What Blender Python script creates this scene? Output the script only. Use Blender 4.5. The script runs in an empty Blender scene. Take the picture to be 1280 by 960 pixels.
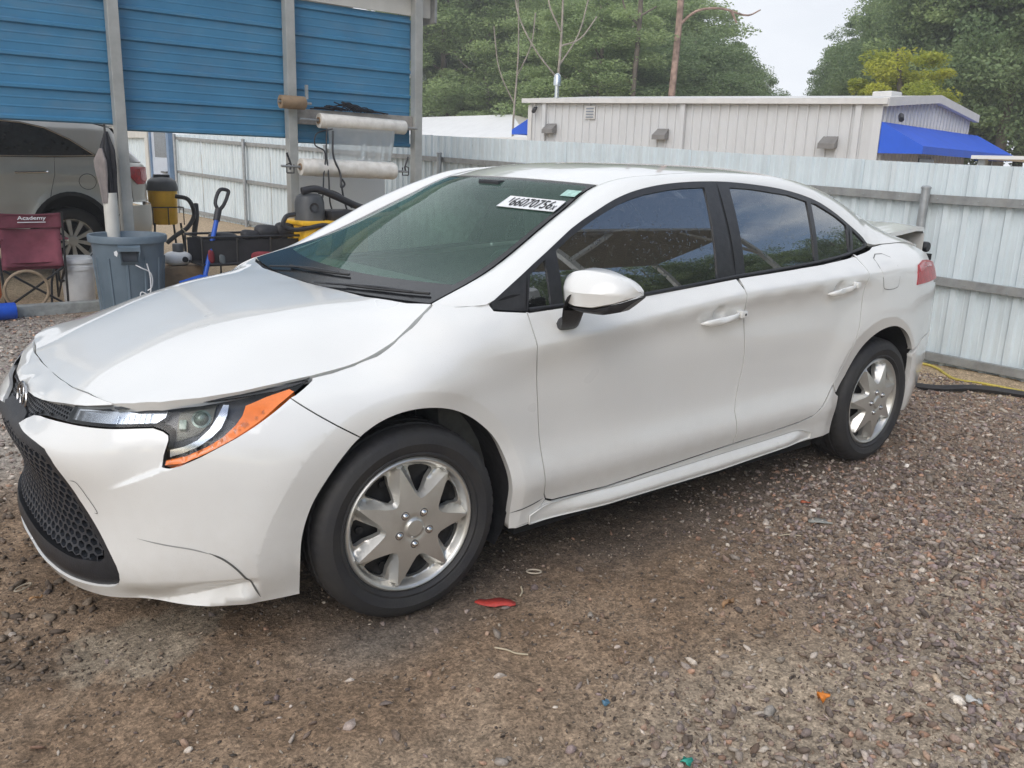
import numpy as np
import bpy, bmesh, math, random

from mathutils import Vector, Matrix, geometry
random.seed(7); RNG = np.random.default_rng(7)
S = bpy.context.scene
COL = S.collection
# ------------------------------------------------------------------ camera
cam = bpy.data.cameras.new('camera'); cam_o = bpy.data.objects.new('camera', cam); COL.objects.link(cam_o)
cam.sensor_fit = 'HORIZONTAL'; cam.sensor_width = 36.0; cam.lens = 36.0*1080/1280; cam.clip_start = .05; cam.clip_end = 900
def cam_matrix(yaw, pitch, roll):
    f = Vector((math.cos(pitch)*math.cos(yaw), math.cos(pitch)*math.sin(yaw), math.sin(pitch)))
    r = f.cross(Vector((0, 0, 1))).normalized(); d = f.cross(r)
    r2 = math.cos(roll)*r+math.sin(roll)*d; d2 = -math.sin(roll)*r+math.cos(roll)*d
    return Matrix((( r2.x, -d2.x, -f.x), (r2.y, -d2.y, -f.y), (r2.z, -d2.z, -f.z))).to_4x4()
cam_o.matrix_world = Matrix.Translation((1.325, 2.963, 1.412)) @ cam_matrix(math.radians(-128.93), math.radians(-14.46), math.radians(-1.995))
S.camera = cam_o
# ------------------------------------------------------------------ sky, sun, exposure
SUN_EL, SUN_AZ = math.radians(38), math.radians(32)      # azimuth of the sun measured from +x towards +y
W = bpy.data.worlds.new('World'); S.world = W; W.use_nodes = True
nt = W.node_tree; nt.nodes.clear()
def wn(t, **k):
    n = nt.nodes.new(t)
    for a, b in k.items(): setattr(n, a, b)
    return n
out = wn('ShaderNodeOutputWorld'); bg = wn('ShaderNodeBackground'); sky = wn('ShaderNodeTexSky', sky_type='NISHITA')
sky.sun_disc = False; sky.sun_elevation = SUN_EL; sky.sun_rotation = math.radians(90)-SUN_AZ; sky.air_density = 1.0; sky.dust_density = 1.5; sky.ozone_density = 1.2
tc = wn('ShaderNodeTexCoord'); mp = wn('ShaderNodeMapping'); mp.inputs['Scale'].default_value = (1.6, 1.6, 4.2); mp.inputs['Location'].default_value = (3.1, .4, .7)
nz = wn('ShaderNodeTexNoise'); nz.inputs['Scale'].default_value = 1.5; nz.inputs['Detail'].default_value = 6; nz.inputs['Roughness'].default_value = .55
rp = wn('ShaderNodeValToRGB'); rp.color_ramp.elements[0].position = .36; rp.color_ramp.elements[1].position = .54
rp2 = wn('ShaderNodeValToRGB'); rp2.color_ramp.elements[0].color = (5.0, 5.25, 5.65, 1); rp2.color_ramp.elements[1].color = (6.2, 6.35, 6.6, 1)
rp2.color_ramp.elements[0].position = .35; rp2.color_ramp.elements[1].position = .75
mx = wn('ShaderNodeMix', data_type='RGBA')
L = nt.links.new
L(tc.outputs['Generated'], mp.inputs[0]); L(mp.outputs[0], nz.inputs['Vector']);  L(nz.outputs['Fac'], rp2.inputs[0])
# cloud cover thickens towards -x -y (closed, bright) and breaks up towards +y (blue gaps)
dv = wn('ShaderNodeVectorMath', operation='DOT_PRODUCT'); dv.inputs[1].default_value = (-.20, -.97, .10); L(tc.outputs['Generated'], dv.inputs[0])
cv = wn('ShaderNodeMapRange'); cv.inputs[1].default_value = -.45; cv.inputs[2].default_value = .5; cv.inputs[3].default_value = -.24; cv.inputs[4].default_value = .30; L(dv.outputs['Value'], cv.inputs[0])
ad = wn('ShaderNodeMath', operation='ADD'); L(nz.outputs['Fac'], ad.inputs[0]); L(cv.outputs[0], ad.inputs[1])
L(rp.outputs[0], mx.inputs[0]); L(sky.outputs[0], mx.inputs[6]); L(rp2.outputs[0], mx.inputs[7]); L(mx.outputs[2], bg.inputs[0]); L(bg.outputs[0], out.inputs[0])
bg.inputs[1].default_value = .10
L(ad.outputs[0], rp.inputs[0])
sun = bpy.data.lights.new('sun', 'SUN'); sun_o = bpy.data.objects.new('sun', sun); COL.objects.link(sun_o)
sun.energy = .65; sun.angle = math.radians(48); sun.color = (1, .98, .95)
sd = Vector((math.cos(SUN_EL)*math.cos(SUN_AZ), math.cos(SUN_EL)*math.sin(SUN_AZ), math.sin(SUN_EL)))
sun_o.rotation_euler = sd.to_track_quat('Z', 'Y').to_euler()
S.view_settings.view_transform = 'Standard'; S.view_settings.look = 'None'; S.view_settings.gamma = 1; S.view_settings.exposure = 0.98
S.cycles.max_bounces = 8; S.cycles.transparent_max_bounces = 16; S.cycles.caustics_reflective = False; S.cycles.caustics_refractive = False
S.cycles.use_denoising = True; S.cycles.denoising_prefilter = 'NONE'; S.cycles.denoising_input_passes = 'RGB_ALBEDO_NORMAL'

# ---------------------------------------------------------------- sedan body surfaces
def catmull(P, n=40):
    P = np.asarray(P, float)
    Q = np.vstack([2*P[0]-P[1], P, 2*P[-1]-P[-2]])
    out = []
    for i in range(1, len(Q)-2):
        p0, p1, p2, p3 = Q[i-1], Q[i], Q[i+1], Q[i+2]
        t0 = 0; t1 = np.linalg.norm(p1-p0)**.5; t2 = t1+np.linalg.norm(p2-p1)**.5; t3 = t2+np.linalg.norm(p3-p2)**.5
        t = np.linspace(t1, t2, n, endpoint=False)[:, None]
        A1 = (t1-t)/(t1-t0)*p0+(t-t0)/(t1-t0)*p1; A2 = (t2-t)/(t2-t1)*p1+(t-t1)/(t2-t1)*p2; A3 = (t3-t)/(t3-t2)*p2+(t-t2)/(t3-t2)*p3
        B1 = (t2-t)/(t2-t0)*A1+(t-t0)/(t2-t0)*A2; B2 = (t3-t)/(t3-t1)*A2+(t-t1)/(t3-t1)*A3
        out.append((t2-t)/(t2-t1)*B1+(t-t1)/(t2-t1)*B2)
    out.append(P[-1:])
    return np.vstack(out)
class TPS:
    def __init__(s, pts, vals, lam=1e-4, sc=(1, 1)):
        s.sc = np.array(sc, float); s.p = np.asarray(pts, float)*s.sc; v = np.asarray(vals, float)
        n = len(s.p); K = s.k(s.p)+lam*np.eye(n); A = np.zeros((n+3, n+3)); Q = np.hstack([np.ones((n, 1)), s.p])
        A[:n, :n] = K; A[:n, n:] = Q; A[n:, :n] = Q.T
        s.w = np.linalg.solve(A, np.concatenate([v, np.zeros(3)]))
    def k(s, q):
        d2 = ((q[:, None, :]-s.p[None])**2).sum(2)
        return .5*d2*np.log(d2+1e-12)
    def __call__(s, q):
        q = np.atleast_2d(np.asarray(q, float))*s.sc
        return s.k(q)@s.w[:-3]+s.w[-3]+q@s.w[-2:]
BASE = catmull([(.905, -.2), (.912, 0), (.905, .2), (.868, .40), (.79, .56), (.68, .69), (.52, .79), (.30, .855), (0, .883), (-.6, .875), (-1.5, .876), (-2.2, .882), (-2.7, .885), (-3.1, .850), (-3.38, .755), (-3.54, .62), (-3.63, .38), (-3.68, 0), (-3.65, -.4)])
_i0 = np.argmin(abs(BASE[:200, 1])); _i1 = 300+np.argmin(abs(BASE[300:, 1]))
BS = np.concatenate([[0], np.cumsum(np.linalg.norm(np.diff(BASE, axis=0), axis=1))]); BS -= BS[_i0]
SMAX = BS[_i1]
_T = np.gradient(BASE, BS, axis=0); _T /= np.linalg.norm(_T, axis=1)[:, None]
_k = np.ones(41)/41
BN = np.stack([_T[:, 1], -_T[:, 0]], 1)
BN = np.stack([np.convolve(np.pad(BN[:, i], 20, 'edge'), _k, 'valid') for i in (0, 1)], 1); BN /= np.linalg.norm(BN, axis=1)[:, None]
def base(s):
    return np.stack([np.interp(s, BS, BASE[:, 0]), np.interp(s, BS, BASE[:, 1])], -1), np.stack([np.interp(s, BS, BN[:, 0]), np.interp(s, BS, BN[:, 1])], -1)
def s_of_x(x):                      # for the left half: x falls monotonically along s
    i = slice(_i0, _i1+1)
    return np.interp(-np.asarray(x, float), -BASE[i, 0], BS[i])
def s_of_y(y, front=True):
    i = slice(_i0, 300) if front else slice(_i1-120, _i1+1)
    return np.interp(y, BASE[i, 1], BS[i]) if front else np.interp(-y, -BASE[i, 1], BS[i])
def sm(a, b, t):
    t = np.clip((t-a)/(b-a), 0, 1); return t*t*(3-2*t)
CTRL = [
 ('y', -.2, [(.728, -.105), (.70, -.05), (.66, -.028), (.60, .024), (.45, .004), (.3, -.012), (.22, .010), (.16, -.012)]),
 ('y', 0, [(.725, -.108), (.70, -.05), (.65, -.028), (.59, .024), (.45, .003), (.3, -.012), (.22, .010), (.16, -.012)]),
 ('y', .2, [(.728, -.105), (.70, -.05), (.66, -.028), (.60, .024), (.45, .004), (.3, -.012), (.22, .010), (.16, -.012)]),
 ('y', .4, [(.735, -.09), (.70, -.045), (.66, -.018), (.60, .02), (.48, .005), (.3, -.008), (.22, .006), (.16, -.02)]),
 ('y', .56, [(.742, -.068), (.70, -.03), (.62, .01), (.5, .004), (.35, -.004), (.25, .0), (.17, -.03)]),
 ('x', .68, [(.757, -.085), (.70, -.032), (.6, 0), (.45, .0), (.3, 0), (.17, -.035)]),
 ('x', .46, [(.77, -.12), (.74, -.075), (.70, -.042), (.62, -.010), (.5, 0), (.35, 0), (.25, -.012), (.17, -.045)]),
 ('x', .26, [(.80, -.16), (.79, -.138), (.76, -.078), (.70, -.028), (.62, -.002), (.45, 0), (.3, -.008), (.2, -.03)]),
 ('x', .13, [(.812, -.150), (.79, -.10), (.76, -.048), (.72, -.014), (.64, .004)]),
 ('x', 0, [(.88, -.168), (.85, -.105), (.81, -.045), (.76, -.008), (.70, .004), (.5, 0)]),
 ('x', -.165, [(.968, -.182), (.94, -.118), (.90, -.062), (.85, -.022), (.80, -.006), (.7, -.006), (.5, -.01)]),
 ('x', -.3, [(.96, -.10), (.945, -.078), (.90, -.034), (.84, -.003), (.8, -.002), (.7, -.012), (.5, -.016), (.36, .0), (.29, -.012), (.2, -.02)]),
 ('x', -2.75, [(1.08, -.140), (1.04, -.076), (.98, -.016), (.9, -.002), (.8, .004), (.72, .006), (.5, 0)]),
 ('x', -3.1, [(1.085, -.16), (1.03, -.082), (.95, -.028), (.85, -.006), (.7, 0), (.5, 0), (.3, -.012), (.2, -.03)]),
 ('x', -3.4, [(1.08, -.15), (1.02, -.075), (.95, -.03), (.85, -.006), (.7, 0), (.5, 0), (.25, -.04)]),
 ('r', .4, [(1.06, -.03), (.98, -.02), (.85, -.03), (.72, -.01), (.6, .02), (.45, .02), (.25, -.05)]),
 ('r', 0, [(1.06, -.03), (.98, -.02), (.85, -.03), (.72, -.01), (.6, .02), (.45, .02), (.25, -.05)]),
]
def door_profile(x):                 # taut door section hung from the crease line
    u = -x; zc = np.interp(u, [.35, .695, 1.138, 1.513, 2.0, 2.392], [.828, .851, .902, .938, .957, .970]); zt = np.interp(u, [.4, 1.0, 1.5, 2.0, 2.4], [.945, .962, .990, 1.016, 1.055])
    dt = np.interp(u, [.4, 1.5, 2.0, 2.4], [-.068, -.066, -.080, -.112]); k = float(sm(1.9, 2.5, u)); m = 1-k
    return [(zt, dt), (zc+.5*(zt-zc), dt*.46), (zc+.004, 0), (zc-.06, -.004*m), (.74, -.010*m), (.64, -.014*m-.002*k), (.55, -.0165*m-.005*k), (.46, -.010*m-.007*k), (.36, .006*m), (.29, -.010), (.2, -.02)]
for _x in np.arange(-.5, -2.45, -.19): CTRL.append(('x', float(_x), door_profile(float(_x))))
_p = []; _v = []
for kind, val, L in CTRL:
    s = s_of_x(val) if kind == 'x' else (s_of_y(val, kind == 'y') if val >= 0 else -s_of_y(-val))
    for z, d in L: _p.append((s, z)); _v.append(d)
DT = TPS(_p, _v, 8e-5, (.45, 1))
FA = (.008, .315, .377, .377); RA = (-2.645, .322, .352, .374)      # wheel arches: x, z, radii
def arch_r(x, z, A): return np.hypot((x-A[0])/A[2], (z-A[1])/A[3])*.375
def disp(s, z):
    d = DT(np.stack([s, z], -1))
    b, n = base(s); x = b[..., 0]
    for A, fr in ((FA, 1), (RA, 0)):
        r = arch_r(x, z, A); ro = .430+fr*.045*sm(.55, .2, z)*sm(0, .2, x)
        o = r-ro; f = np.where(o > 0, .011*np.exp(-(o/.11)**2), .011+.20*o); w = sm(.20, .30, z+.12) if fr else sm(.14, .24, z)
        d = d+np.clip(f, -.012, 1)*w
    zu = np.interp(s, [.56, .72, .965], [.222, .248, .258]); zw = np.interp(s, [.56, .70, .825, .95], [.150, .168, .199, .230]); k = sm(.50, .66, s)*(1-sm(.955, 1.0, s))
    d = d-k*.024*sm(0, 1, (zu-z)/np.maximum(zu-zw, .01))+k*.034*np.clip((zw-z)/.045, 0, 1)
    zl = np.interp(s, [.565, .747, 1.0, 1.184], [.492, .571, .687, .776])
    d = d-.016*sm(.57, .70, s)*(1-sm(1.02, 1.16, s))*sm(0, .016, z-zl)
    zc = np.interp(-x, [.2, .35, .695, 1.138, 1.513, 2.0, 2.392, 2.8], [.815, .828, .851, .902, .938, .957, .970, .975])
    t = z-zc; d = d+.26*(np.sqrt(t*t+.035**2)-np.sqrt(t*t+.004**2)-.012)*sm(.15, .6, -x)*(1-sm(2.35, 2.7, -x))
    for hs, hz in ((2.865, .866), (3.685, .918)):
        d = d-.016*np.exp(-(((s-hs)/.036)**2+((z-hz)/.026)**2)**2)
    return d
def belt(s, z, off=0.):
    s = np.asarray(s, float); z = np.asarray(z, float); sg = np.where(s < 0, -1., 1.)
    b, n = base(abs(s)); d = disp(abs(s), z)+off
    q = b+n*d[:, None]
    return np.stack([q[:, 0], q[:, 1]*sg, z], 1)
HOOD = TPS(*zip(*[((x, y), z) for x, y0, z in [
    (.80, 0, .727), (.795, .2, .728), (.766, .4, .734), (.745, .51, .738), (.68, .595, .755), (.57, .655, .763), (.46, .695, .768), (.26, .727, .792), (.13, .733, .813), (0, .716, .876), (-.08, .705, .925), (-.165, .70, .965),
    (.72, 0, .764), (.6, 0, .814), (.4, 0, .880), (.2, 0, .924), (0, 0, .949), (-.07, 0, .953), (-.2, 0, .965),
    (.72, .25, .764), (.6, .3, .812), (.4, .3, .878), (.2, .3, .923), (0, .3, .949), (-.09, .4, .957), (-.135, .6, .962),
    (.6, .52, .787), (.4, .55, .843), (.2, .56, .892), (0, .56, .932), (.3, .66, .818), (.1, .66, .866)] for y in ((y0, -y0) if y0 else (0,))]), 1e-6)
def GLASS(q):                         # side glass: barrel section, gently bowed in plan; q = (x, z)
    q = np.atleast_2d(np.asarray(q, float)); x, z = q[:, 0], q[:, 1]; u = z-.95
    return .819-.026*(x+1.4)**2-(.27*u+.42*np.maximum(u, 0)**2)
ROOF = TPS(*zip(*[((x, y), z) for x, y0, z in [
    (-.975, 0, 1.347), (-1.2, 0, 1.393), (-1.6, 0, 1.420), (-2., 0, 1.420), (-2.4, 0, 1.392), (-2.7, 0, 1.335),
    (-1., .3, 1.343), (-1.2, .3, 1.387), (-1.6, .3, 1.414), (-2., .3, 1.414), (-2.4, .3, 1.386), (-2.7, .3, 1.33),
    (-1.05, .508, 1.335), (-1.3, .545, 1.375), (-1.6, .56, 1.392), (-2., .56, 1.388), (-2.3, .55, 1.362), (-2.6, .53, 1.30)] for y in ((y0, -y0) if y0 else (0,))]), 1e-6)
def hood_pt(x, y): return np.stack([x, y, HOOD(np.stack([x, y], -1))], -1)
def glass_pt(x, z): return np.stack([x, GLASS(np.stack([x, z], -1)), z], -1)
def roof_pt(x, y): return np.stack([x, y, ROOF(np.stack([x, y], -1))], -1)

EP = catmull([(-.165, .70, .967), (-.438, .64, 1.052), (-.82, .55, 1.232), (-1.05, .508, 1.335), (-1.3, .545, 1.375), (-1.6, .56, 1.392), (-2., .56, 1.388), (-2.3, .55, 1.362), (-2.6, .53, 1.30), (-2.85, .56, 1.20), (-3.08, .60, 1.11), (-3.2, .62, 1.085)], 30)
def ecurve(t):                       # t in knots: 0 hood corner, 3 header corner, 8 backlight top, 11 deck corner
    k = np.arange(len(EP))/30.
    return np.stack([np.interp(t, k, EP[:, i]) for i in range(3)], -1)
def ws_pt(t, w):                     # windscreen, t 0..3, w -1..1
    t = np.asarray(t, float); w = np.asarray(w, float); e = ecurve(t); k = 1-w*w; f = t/3
    return np.stack([e[:, 0]+(.10-.025*f)*k, e[:, 1]*w, e[:, 2]+(-.014+.026*f)*k], 1)
# ------------------------------------------------------------------ materials
MATS = {}
def mat(name, col, rough=.5, metal=0., var=.08, scale=6., bump=0., bscale=40., coat=0., spec=.5, col2=None, alpha=None, sheen=0., lo=.35, hi=.65, detail=4.):
    """procedural principled material: noise between col and col2 (or a darker col), noise bump"""
    if name in MATS: return MATS[name]
    m = bpy.data.materials.new(name); m.use_nodes = True; n = m.node_tree; b = n.nodes['Principled BSDF']
    b.inputs['Roughness'].default_value = rough; b.inputs['Metallic'].default_value = metal
    b.inputs['Coat Weight'].default_value = coat; b.inputs['Coat Roughness'].default_value = .03; b.inputs['Specular IOR Level'].default_value = spec
    tc = n.nodes.new('ShaderNodeTexCoord')
    t = n.nodes.new('ShaderNodeTexNoise'); t.inputs['Scale'].default_value = scale; t.inputs['Detail'].default_value = detail; t.inputs['Roughness'].default_value = .6
    n.links.new(tc.outputs['Object'], t.inputs['Vector'])
    r = n.nodes.new('ShaderNodeValToRGB'); r.color_ramp.elements[0].position = lo; r.color_ramp.elements[1].position = hi
    c2 = col2 if col2 else tuple(c*(1-var*2) for c in col)
    r.color_ramp.elements[0].color = (*c2, 1); r.color_ramp.elements[1].color = (*col, 1)
    n.links.new(t.outputs['Fac'], r.inputs[0]); n.links.new(r.outputs[0], b.inputs['Base Color'])
    if bump:
        t2 = n.nodes.new('ShaderNodeTexNoise'); t2.inputs['Scale'].default_value = bscale; t2.inputs['Detail'].default_value = 5
        n.links.new(tc.outputs['Object'], t2.inputs['Vector'])
        bp = n.nodes.new('ShaderNodeBump'); bp.inputs['Strength'].default_value = bump; bp.inputs['Distance'].default_value = .01
        n.links.new(t2.outputs['Fac'], bp.inputs['Height']); n.links.new(bp.outputs[0], b.inputs['Normal'])
    if alpha is not None: b.inputs['Alpha'].default_value = alpha
    m['bsdf'] = 1
    MATS[name] = m
    return m
def glass_mat(name, tint, refl=.06, rough=.0, drops=0., dirt=0., ior=1.5, dcol=(.5, .52, .52)):
    """thin tinted pane: transparent body with fresnel reflection"""
    if name in MATS: return MATS[name]
    m = bpy.data.materials.new(name); m.use_nodes = True; n = m.node_tree; n.nodes.clear(); N = n.nodes.new; K = n.links.new
    o = N('ShaderNodeOutputMaterial'); tr = N('ShaderNodeBsdfTransparent'); tr.inputs[0].default_value = (*tint, 1)
    gl = N('ShaderNodeBsdfGlossy'); gl.inputs['Roughness'].default_value = rough; gl.inputs[0].default_value = (.95, .98, 1, 1)
    fr = N('ShaderNodeFresnel'); fr.inputs['IOR'].default_value = ior
    mm = N('ShaderNodeMath'); mm.operation = 'ADD'; mm.inputs[1].default_value = refl; mm.use_clamp = True
    mix = N('ShaderNodeMixShader'); K(fr.outputs[0], mm.inputs[0]); K(mm.outputs[0], mix.inputs[0]); K(tr.outputs[0], mix.inputs[1]); K(gl.outputs[0], mix.inputs[2])
    last = mix
    if drops or dirt:
        tc = N('ShaderNodeTexCoord'); v = N('ShaderNodeTexVoronoi'); v.inputs['Scale'].default_value = 95; K(tc.outputs['Object'], v.inputs['Vector'])
        bp = N('ShaderNodeBump'); bp.inputs['Strength'].default_value = drops; bp.inputs['Distance'].default_value = .004; bp.invert = True
        rr = N('ShaderNodeValToRGB'); rr.color_ramp.elements[0].position = .0; rr.color_ramp.elements[1].position = .36
        K(v.outputs['Distance'], rr.inputs[0])
        nn = N('ShaderNodeTexNoise'); nn.inputs['Scale'].default_value = 40; K(tc.outputs['Object'], nn.inputs['Vector'])
        mxx = N('ShaderNodeMath'); mxx.operation = 'MAXIMUM'; gt = N('ShaderNodeMath'); gt.operation = 'LESS_THAN'; gt.inputs[1].default_value = .53
        K(nn.outputs['Fac'], gt.inputs[0]); K(gt.outputs[0], mxx.inputs[0]); K(rr.outputs[0], mxx.inputs[1])
        K(mxx.outputs[0], bp.inputs['Height']); K(bp.outputs[0], gl.inputs['Normal']); K(bp.outputs[0], fr.inputs['Normal'])
        if dirt:
            df = N('ShaderNodeBsdfDiffuse'); df.inputs[0].default_value = (*dcol, 1); m2 = N('ShaderNodeMixShader'); m2.inputs[0].default_value = dirt
            K(mix.outputs[0], m2.inputs[1]); K(df.outputs[0], m2.inputs[2]); last = m2
    K(last.outputs[0], o.inputs[0]); MATS[name] = m
    return m
# ------------------------------------------------------------------ objects
def link(name, me, parent=None, m=None, label=None, kind=None):
    o = bpy.data.objects.new(name, me); COL.objects.link(o)
    if parent is not None: o.parent = parent
    if m is not None and me is not None and not me.materials: me.materials.append(m)
    if label: o['label'] = label
    if kind: o['kind'] = kind
    return o
def thing(name, label, cat, loc=(0, 0, 0), rz=0., group=None):
    o = bpy.data.objects.new(name, None); COL.objects.link(o); o.location = loc; o.rotation_euler = (0, 0, rz); o.empty_display_size = .1
    o['label'] = label; o['category'] = cat
    if group: o['group'] = group
    return o
def tag(o, label, cat, group=None):
    o['label'] = label; o['category'] = cat
    if group: o['group'] = group
    return o
def mesh(name, V, F, smooth=False, normals=None):
    me = bpy.data.meshes.new(name); me.from_pydata([tuple(map(float, v)) for v in V], [], [tuple(map(int, f)) for f in F])
    if smooth or normals is not None: me.polygons.foreach_set('use_smooth', [True]*len(me.polygons))
    me.update()
    if normals is not None: me.normals_split_custom_set_from_vertices([tuple(map(float, v)) for v in normals])
    return me
def fast_mesh(name, V, F, smooth=False):
    """V (n,3), F (m,k) arrays"""
    me = bpy.data.meshes.new(name); V = np.asarray(V, np.float32); F = np.asarray(F, np.int32)
    me.vertices.add(len(V)); me.vertices.foreach_set('co', V.ravel()); k = F.shape[1]
    me.loops.add(F.size); me.loops.foreach_set('vertex_index', F.ravel())
    me.polygons.add(len(F)); me.polygons.foreach_set('loop_start', np.arange(len(F), dtype=np.int32)*k)
    if smooth: me.polygons.foreach_set('use_smooth', np.ones(len(F), bool))
    me.update(calc_edges=True); me.validate()
    return me
class MB:
    """collects simple solids into one mesh"""
    def __init__(s): s.V = []; s.F = []
    def add(s, V, F):
        n = len(s.V); s.V += [tuple(v) for v in V]; s.F += [tuple(i+n for i in f) for f in F]; return s
    def box(s, a, b, bev=0.):
        x0, y0, z0 = a; x1, y1, z1 = b
        if x0 > x1: x0, x1 = x1, x0
        if y0 > y1: y0, y1 = y1, y0
        if z0 > z1: z0, z1 = z1, z0
        if not bev:
            return s.add([(x0, y0, z0), (x1, y0, z0), (x1, y1, z0), (x0, y1, z0), (x0, y0, z1), (x1, y0, z1), (x1, y1, z1), (x0, y1, z1)],
                  [(0, 3, 2, 1), (4, 5, 6, 7), (0, 1, 5, 4), (1, 2, 6, 5), (2, 3, 7, 6), (3, 0, 4, 7)])
        bm = bmesh.new(); bmesh.ops.create_cube(bm, size=1)
        for v in bm.verts: v.co = ((x0+x1)/2+v.co.x*(x1-x0), (y0+y1)/2+v.co.y*(y1-y0), (z0+z1)/2+v.co.z*(z1-z0))
        bmesh.ops.bevel(bm, geom=bm.edges[:], offset=bev, segments=2, affect='EDGES', profile=.6)
        bm.verts.index_update(); s.add([v.co[:] for v in bm.verts], [[v.index for v in f.verts] for f in bm.faces]); bm.free(); return s
    def tube(s, P, r, n=8, caps=True, closed=False):
        P = [Vector(p) for p in P]; R = r if hasattr(r, '__len__') else [r]*len(P); V = []; up = Vector((0, 0, 1))
        m = len(P); prev = None
        for i, q in enumerate(P):
            if closed: t = P[(i+1) % m]-P[i-1]
            else: t = (P[min(i+1, m-1)]-P[max(i-1, 0)])
            t.normalize()
            if prev is None:
                a = t.cross(up if abs(t.z) < .9 else Vector((1, 0, 0))).normalized()
            else:
                a = (prev-t*prev.dot(t)); a = a.normalized() if a.length > 1e-6 else t.orthogonal().normalized()
            prev = a; b = t.cross(a)
            for k in range(n):
                w = 2*math.pi*k/n; V.append(q+(a*math.cos(w)+b*math.sin(w))*R[i])
        F = []
        for i in range(m if closed else m-1):
            j = (i+1) % m
            for k in range(n): F.append((i*n+k, i*n+(k+1) % n, j*n+(k+1) % n, j*n+k))
        if caps and not closed: F += [tuple(range(n))[::-1], tuple(range((m-1)*n, m*n))]
        return s.add(V, F)
    def lathe(s, prof, c=(0, 0, 0), n=24, axis='z', closed=False, a0=0, a1=2*math.pi):
        full = abs(a1-a0-2*math.pi) < 1e-6; m = n if full else n+1; V = []; k = len(prof)
        for i in range(m):
            w = a0+(a1-a0)*i/n
            for r, h in prof:
                x, y = r*math.cos(w), r*math.sin(w)
                V.append((c[0]+x, c[1]+y, c[2]+h) if axis == 'z' else ((c[0]+x, c[1]+h, c[2]-y) if axis == 'y' else (c[0]+h, c[1]+x, c[2]+y)))
        F = []
        for i in range(n):
            i2 = (i+1) % m
            for j in range(k if closed else k-1):
                j2 = (j+1) % k
                F.append((i*k+j, i2*k+j, i2*k+j2, i*k+j2))
        return s.add(V, F)
    def prism(s, poly, a, b, axis='y'):
        """2-D polygon extruded between a and b along the axis; poly in the other two (x,z) / (x,y) / (y,z)"""
        n = len(poly); f = {'y': lambda p, h: (p[0], h, p[1]), 'z': lambda p, h: (p[0], p[1], h), 'x': lambda p, h: (h, p[0], p[1])}[axis]
        V = [f(p, a) for p in poly]+[f(p, b) for p in poly]
        return s.add(V, [tuple(range(n)), tuple(range(n, 2*n))[::-1]]+[(i, i+n, (i+1) % n+n, (i+1) % n) for i in range(n)])
    def xf(s, M):
        s.V = [tuple(M @ Vector(v)) for v in s.V]; return s
    def me(s, name, smooth=False, fix=True, ang=None):
        me = mesh(name, s.V, s.F, smooth)
        if fix:
            bm = bmesh.new(); bm.from_mesh(me); bmesh.ops.recalc_face_normals(bm, faces=bm.faces[:]); bm.to_mesh(me); bm.free()
        if smooth: me.set_sharp_from_angle(angle=math.radians(ang if ang else 40))
        return me
    def build(s, name, m, parent=None, smooth=False, label=None, kind=None, ang=None):
        return link(name, s.me(name, smooth, ang=ang), parent, m, label, kind)
def copy_tree(o, parent=None):
    c = o.copy(); COL.objects.link(c); c.parent = parent
    if parent is not None: c.matrix_parent_inverse = o.matrix_parent_inverse
    for ch in list(o.children): copy_tree(ch, c)
    return c
def inpoly(P, poly):
    x, y = P[:, 0], P[:, 1]; r = np.zeros(len(P), bool); n = len(poly)
    for i in range(n):
        x0, y0 = poly[i]; x1, y1 = poly[i-1]
        c = ((y0 > y) != (y1 > y)); 
        with np.errstate(divide='ignore', invalid='ignore'): xi = (x1-x0)*(y-y0)/(y1-y0)+x0
        r ^= c & (x < xi)
    return r
def densify(poly, res, closed=True):
    o = []; n = len(poly)
    for i in range(n if closed else n-1):
        a = np.array(poly[i], float); b = np.array(poly[(i+1) % n], float); k = max(1, int(np.ceil(np.linalg.norm(b-a)/res)))
        o += [a+(b-a)*j/k for j in range(k)]
    if not closed: o.append(np.array(poly[-1], float))
    return np.array(o)
def area2(P): x, y = P[:, 0], P[:, 1]; return (x*np.roll(y, -1)-np.roll(x, -1)*y).sum()
def inset(P, d):
    """move a dense closed polygon inwards by d"""
    if not d: return P
    t = np.roll(P, -1, 0)-np.roll(P, 1, 0); t /= np.linalg.norm(t, axis=1)[:, None]+1e-12
    n = np.stack([-t[:, 1], t[:, 0]], 1)*(1 if area2(P) > 0 else -1)
    return P+n*d
def smooth_poly(pts, closed=True, n=6):
    P = [tuple(map(float, q)) for q in pts]
    if closed: Q = catmull([P[-1]]+P+[P[0], P[1]], n)[n:-n-1]; return Q
    return catmull(P, n)
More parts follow.
